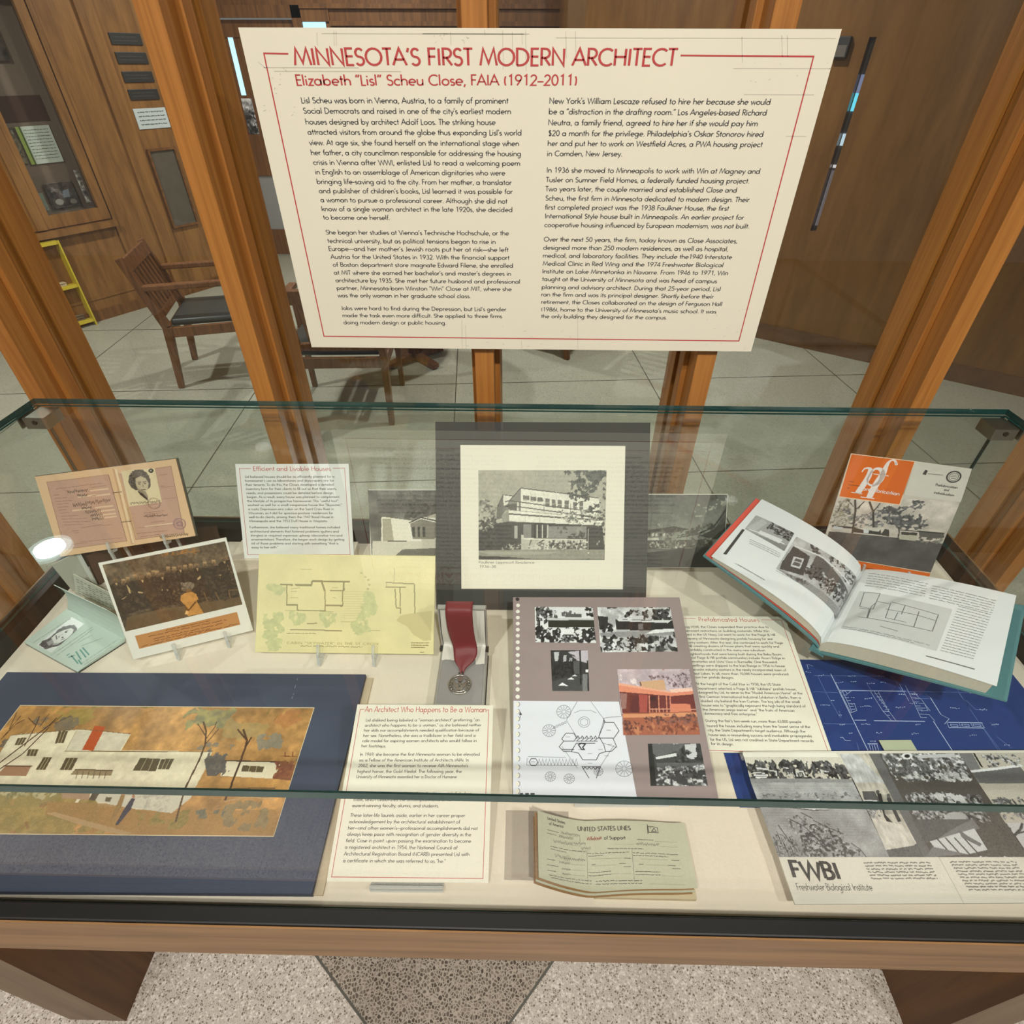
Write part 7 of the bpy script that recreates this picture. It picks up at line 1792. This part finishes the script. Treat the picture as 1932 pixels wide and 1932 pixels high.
sG.lines('cover_print', [kG((1195, 280), (1230, 230)), kG((1215, 285), (1240, 235))], MDK, .003, 4)
e0 = sG.loc(kG((1555, 308)))[0]
def ringp(r): return [tuple(e0 + np.array([math.cos(t), .95 * math.sin(t)]) * r) for t in np.linspace(0, 2 * PI, 31)]
sG.lines('round_emblem', [ringp(.0108)], MDK, .0026, 4, True)
sG.lines('round_emblem', [ringp(.0076), [tuple(e0 + (-.006, 0)), tuple(e0 + (.006, .0005))], [tuple(e0 + (-.005, .003)), tuple(e0 + (.004, .0035))], [tuple(e0 + (-.004, -.003)), tuple(e0 + (.005, -.003))]], MDK, .0009, 4, True)
easel('clear acrylic easel behind the orange magazine', qG, (-.02, .06), .6, .003)

# ---- open book on a cradle
z0 = .83; gx, gy, yw, pit = .5055, .597, math.radians(-40.149), math.radians(-.97)
BW_, BH_ = .222, .230; aL, aR = math.radians(17.496), math.radians(21.432)
bk = thing('open_book', 'large open picture book with teal boards, lying open on a cradle at the right', 'book', (gx, gy, z0), (0, 0, yw))
gz = math.sin(pit)
def page_fn(side, drop=0.0, bulge=1.0, ext=(0, 0, 0)):
    """local page surface: s from gutter 0 to fore edge 1, t from front 0 to back 1"""
    a = aL if side < 0 else aR
    Bm = (.022 if side < 0 else .013) * bulge
    def f(s, t):
        r = s * (BW_ + ext[0])
        bl = Bm * (np.sqrt(np.clip(s, 0, 1)) * (1 - np.clip(s, 0, 1)) * 2.6 - .25 * np.clip(s, 0, 1) * (1 - np.clip(s, 0, 1)))
        x = side * (r * math.cos(a) - bl * math.sin(a)); z = r * math.sin(a) + bl * math.cos(a) - drop
        y = -ext[1] + t * (BH_ + ext[1] + ext[2])
        return np.stack([x, y * math.cos(pit), z + y * gz], -1)
    return f
def page_mesh(name, side, mat, drop0, drop1, bulge0=1.0, bulge1=1.0, ext=(0, 0, 0), n=28):
    f0, f1 = page_fn(side, drop0, bulge0, ext), page_fn(side, drop1, bulge1, ext)
    s = np.linspace(0, 1, n); V = []
    for f in (f0, f1):
        for t in (0.0, 1.0): V.append(f(s, np.full(n, t)))
    V = np.vstack(V); Fq = []
    A, B_, C, D_ = 0, n, 2 * n, 3 * n
    for i in range(n - 1):
        q = [(A + i, A + i + 1, B_ + i + 1, B_ + i), (C + i, D_ + i, D_ + i + 1, C + i + 1), (A + i, C + i, C + i + 1, A + i + 1), (B_ + i, B_ + i + 1, D_ + i + 1, D_ + i)]
        Fq += q
    Fq += [(A + n - 1, C + n - 1, D_ + n - 1, B_ + n - 1), (A, B_, D_, C)]
    b = MB(); b.add(V.tolist(), Fq); return b.build(name, mat, bk)
PAGE = pm('book_page_white', (232, 234, 234), .45, var=.015, scale=8); PBL = pm('page_block_edge', (206, 196, 178), .7, var=.1, scale=300)
TEAL = pm('teal_board', (86, 134, 138), .5, var=.06); FLAP = pm('red_endpaper', (226, 92, 76), .5)
page_mesh('left_page', -1, PAGE, 0, .0006)
page_mesh('right_page', 1, PAGE, 0, .0006)
page_mesh('left_page_block', -1, PBL, .0008, .006, 1, .55, (-.003, -.001, -.001))
page_mesh('right_page_block', 1, PBL, .0008, .020, 1, .25, (-.004, -.001, -.001))
page_mesh('front_endpaper', -1, FLAP, .0072, .0080, .5, .45, (.012, -.001, .001))
page_mesh('front_cover', -1, TEAL, .0084, .0110, .4, .3, (.014, .003, .003))
page_mesh('back_cover', 1, TEAL, .0208, .0236, .2, .1, (.020, .003, .003))
b = MB(); b.hexa([(-.012, -.003, -.0235), (.012, -.003, -.0245), (.012, BH_ + .003, -.0285), (-.012, BH_ + .003, -.0275)], [(-.010, -.003, -.0085), (.006, -.003, -.019), (.006, BH_ + .003, -.023), (-.010, BH_ + .003, -.0125)])
b.build('spine', TEAL, bk)
BQL = [(1440, 939), (1624, 1080), (1552, 1213), (1341, 1049)]; BQR = [(1624, 1080), (1915, 1122), (1879, 1293), (1552, 1213)]
class Page(Sheet):
    """lettering and pictures laid on the curved page"""
    def __init__(self, side, quad):
        self.root = bk; self.side = side; self.fn = page_fn(side); self.quad = quad
        self.H = homog(quad, [(-1, 1), (0, 1), (0, 0), (-1, 0)] if side < 0 else [(0, 1), (1, 1), (1, 0), (0, 0)])
        self.warp = self.wf
    def loc(self, pts): return happly(self.H, pts) * np.array([BW_, BH_])
    def wf(self, V):
        s = np.abs(V[:, 0]) / BW_; t = V[:, 1] / BH_
        P = self.fn(s, t); P[:, 2] += V[:, 2] * 1.6; return P
pl = Page(-1, BQL); pr = Page(1, BQR)
kO = K(1300, 640, 3.057)
O1 = Pic(90, 62, [(390, 1015), (590, 1150), (530, 1255), (322, 1095)], 170, 111)
O1.leaf([(470, 1050), (600, 1140), (560, 1200), (430, 1110)], (40, 120), 5, .62, 3, 2).poly([(330, 1090), (420, 1040), (440, 1070), (380, 1110)], 190).poly([(340, 1110), (560, 1230), (530, 1255), (322, 1100)], 140).poly([(400, 1110), (520, 1180), (500, 1200), (390, 1130)], 226).line([(345, 1100), (440, 1145), (530, 1210)], 3, 232).leaf([(520, 1120), (590, 1150), (570, 1190), (520, 1160)], (50, 150), 4, .6, 2, 3).grain(.03)
pl.photo('photo_print', O1, kO)
O2 = Pic(150, 76, [(600, 1172), (975, 1408), (848, 1620), (480, 1358)], 186, 112)
O2.wash(.05, 14).leaf([(660, 1215), (720, 1220), (740, 1280), (680, 1280)], (50, 110), 5, .6, 2, 2).leaf([(750, 1270), (850, 1300), (860, 1360), (770, 1360)], (40, 110), 5, .66, 3, 3).leaf([(850, 1350), (970, 1400), (940, 1450), (850, 1420)], (60, 150), 5, .6, 3, 4)
O2.poly([(515, 1320), (580, 1230), (660, 1290), (620, 1400), (500, 1360)], 78).poly([(575, 1290), (628, 1305), (604, 1362), (556, 1345)], 206).poly([(584, 1300), (618, 1311), (600, 1350), (566, 1338)], 96).line([(578, 1318), (612, 1330)], 1.5, 206).poly([(700, 1270), (900, 1480), (890, 1540), (640, 1390)], 96).line([(585, 1230), (720, 1290), (900, 1440)], 3, 220).leaf([(640, 1330), (740, 1360), (720, 1440), (620, 1410)], (44, 120), 5, .66, 2, 5).leaf([(720, 1370), (900, 1480), (860, 1560), (700, 1460)], (30, 200), 5, .62, 2, 6).poly([(480, 1358), (640, 1430), (848, 1570), (848, 1620)], 150).leaf([(500, 1370), (640, 1430), (660, 1460), (540, 1420)], (84, 120), 6, .55, 3, 7).grain(.03)
pl.photo('photo_print', O2, kO)
GP = pm('book_print_grey', (150, 152, 152), .7)
pl.lines('text_block', pl.greek([(kO((345 - i * 3, 1165 + i * 11))[0], kO((510 - i * 3, 1270 + i * 11))[0], 1) for i in range(3)] + [(kO((255, 1310))[0], kO((415, 1425))[0], 1), (kO((480, 1370))[0], kO((620, 1455))[0], 1)], 3), GP, .0012, 2, True)
pl.fill('dark_bar', [kO((308, 1095), (322, 1102), (210, 1250), (192, 1244))], pm('dark_bar_print', (60, 58, 56), .6), 2)
pr.lines('text_block', pr.greek([(kO((1035 - i * 4, 1378 + i * 14))[0], kO((1370 - i * 4, 1444 + i * 14))[0], 1) for i in range(6)] + [(kO((1395 - i * 4, 1452 + i * 14))[0], kO((1760 - i * 4, 1515 + i * 14))[0], 1) for i in range(6)] + [(kO((1545 - i * 6, 1560 + i * 15))[0], kO((1735 - i * 6, 1596 + i * 15))[0], 1) for i in range(18)] + [(kO((890, 1680))[0], kO((1380, 1790))[0], 1), (kO((890, 1690))[0], kO((1300, 1782))[0], 1)], 5), GP, .0014, 2, True)
pr.fill('plan_ground', [kO((985, 1478), (1510, 1580), (1420, 1820), (880, 1690))], pm('plan_tint', (206, 208, 206), .6), 1)
pr.lines('plan_lines', [kO((1010, 1490), (1100, 1500), (1060, 1590), (985, 1570), (1010, 1490)), kO((1165, 1550), (1430, 1615), (1395, 1710), (1030, 1640), (1050, 1575), (1080, 1550)), kO((1160, 1555), (1130, 1640), (1250, 1665)), kO((1320, 1600), (1290, 1690)), kO((1240, 1570), (1220, 1620)), kO((1080, 1545), (1150, 1560)), kO((1130, 1590), (1300, 1620), (1420, 1650)), kO((1200, 1610), (1180, 1650)), kO((985, 1580), (1040, 1590), (1025, 1640), (975, 1630)), kO((1100, 1688), (1200, 1716))], pm('plan_dark_line', (110, 112, 112), .6), .0011, 2)
pr.lines('footer_line', [kO((1360, 1850), (1640, 1910))], pm('footer_grey', (110, 110, 108), .6), .0022, 2)
pl.lines('footer_line', [kO((270, 1318), (415, 1424))], GP, .0016, 2)
cd = thing('book_cradle', 'clear acrylic cradle lifting the open picture book off the deck', 'stand', (gx, gy, TZ + .0005), (0, 0, yw))
for y in (.10, .19):
    b = MB(); zb = z0 - TZ
    for s in (-1, 1):
        a = aL if s < 0 else aR; dr = .0165 if s < 0 else .0275
        p0 = Vector((s * .004, y, zb - dr - (.016 if s < 0 else .005) + gz * y)); p1 = Vector((s * .075, y, zb + .075 * math.tan(a) - dr + gz * y - .005))
        b.bar(p0, p1, .006, .006, (0, 1, 0)); b.bar(p1, Vector((p1.x, y, .0045)), .006, .006, (0, 1, 0)); b.bar(p0, Vector((p0.x, y, .0045)), .006, .006, (0, 1, 0))
    b.bar((-.075, y, .0025), (.075, y, .0025), .008, .004); b.build('rib', ACR, cd)
b = MB(); b.bar((-.073, .10, .0025), (-.073, .19, .0025), .006, .004); b.bar((.073, .10, .0025), (.073, .19, .0025), .006, .004); b.build('tie_bar', ACR, cd)
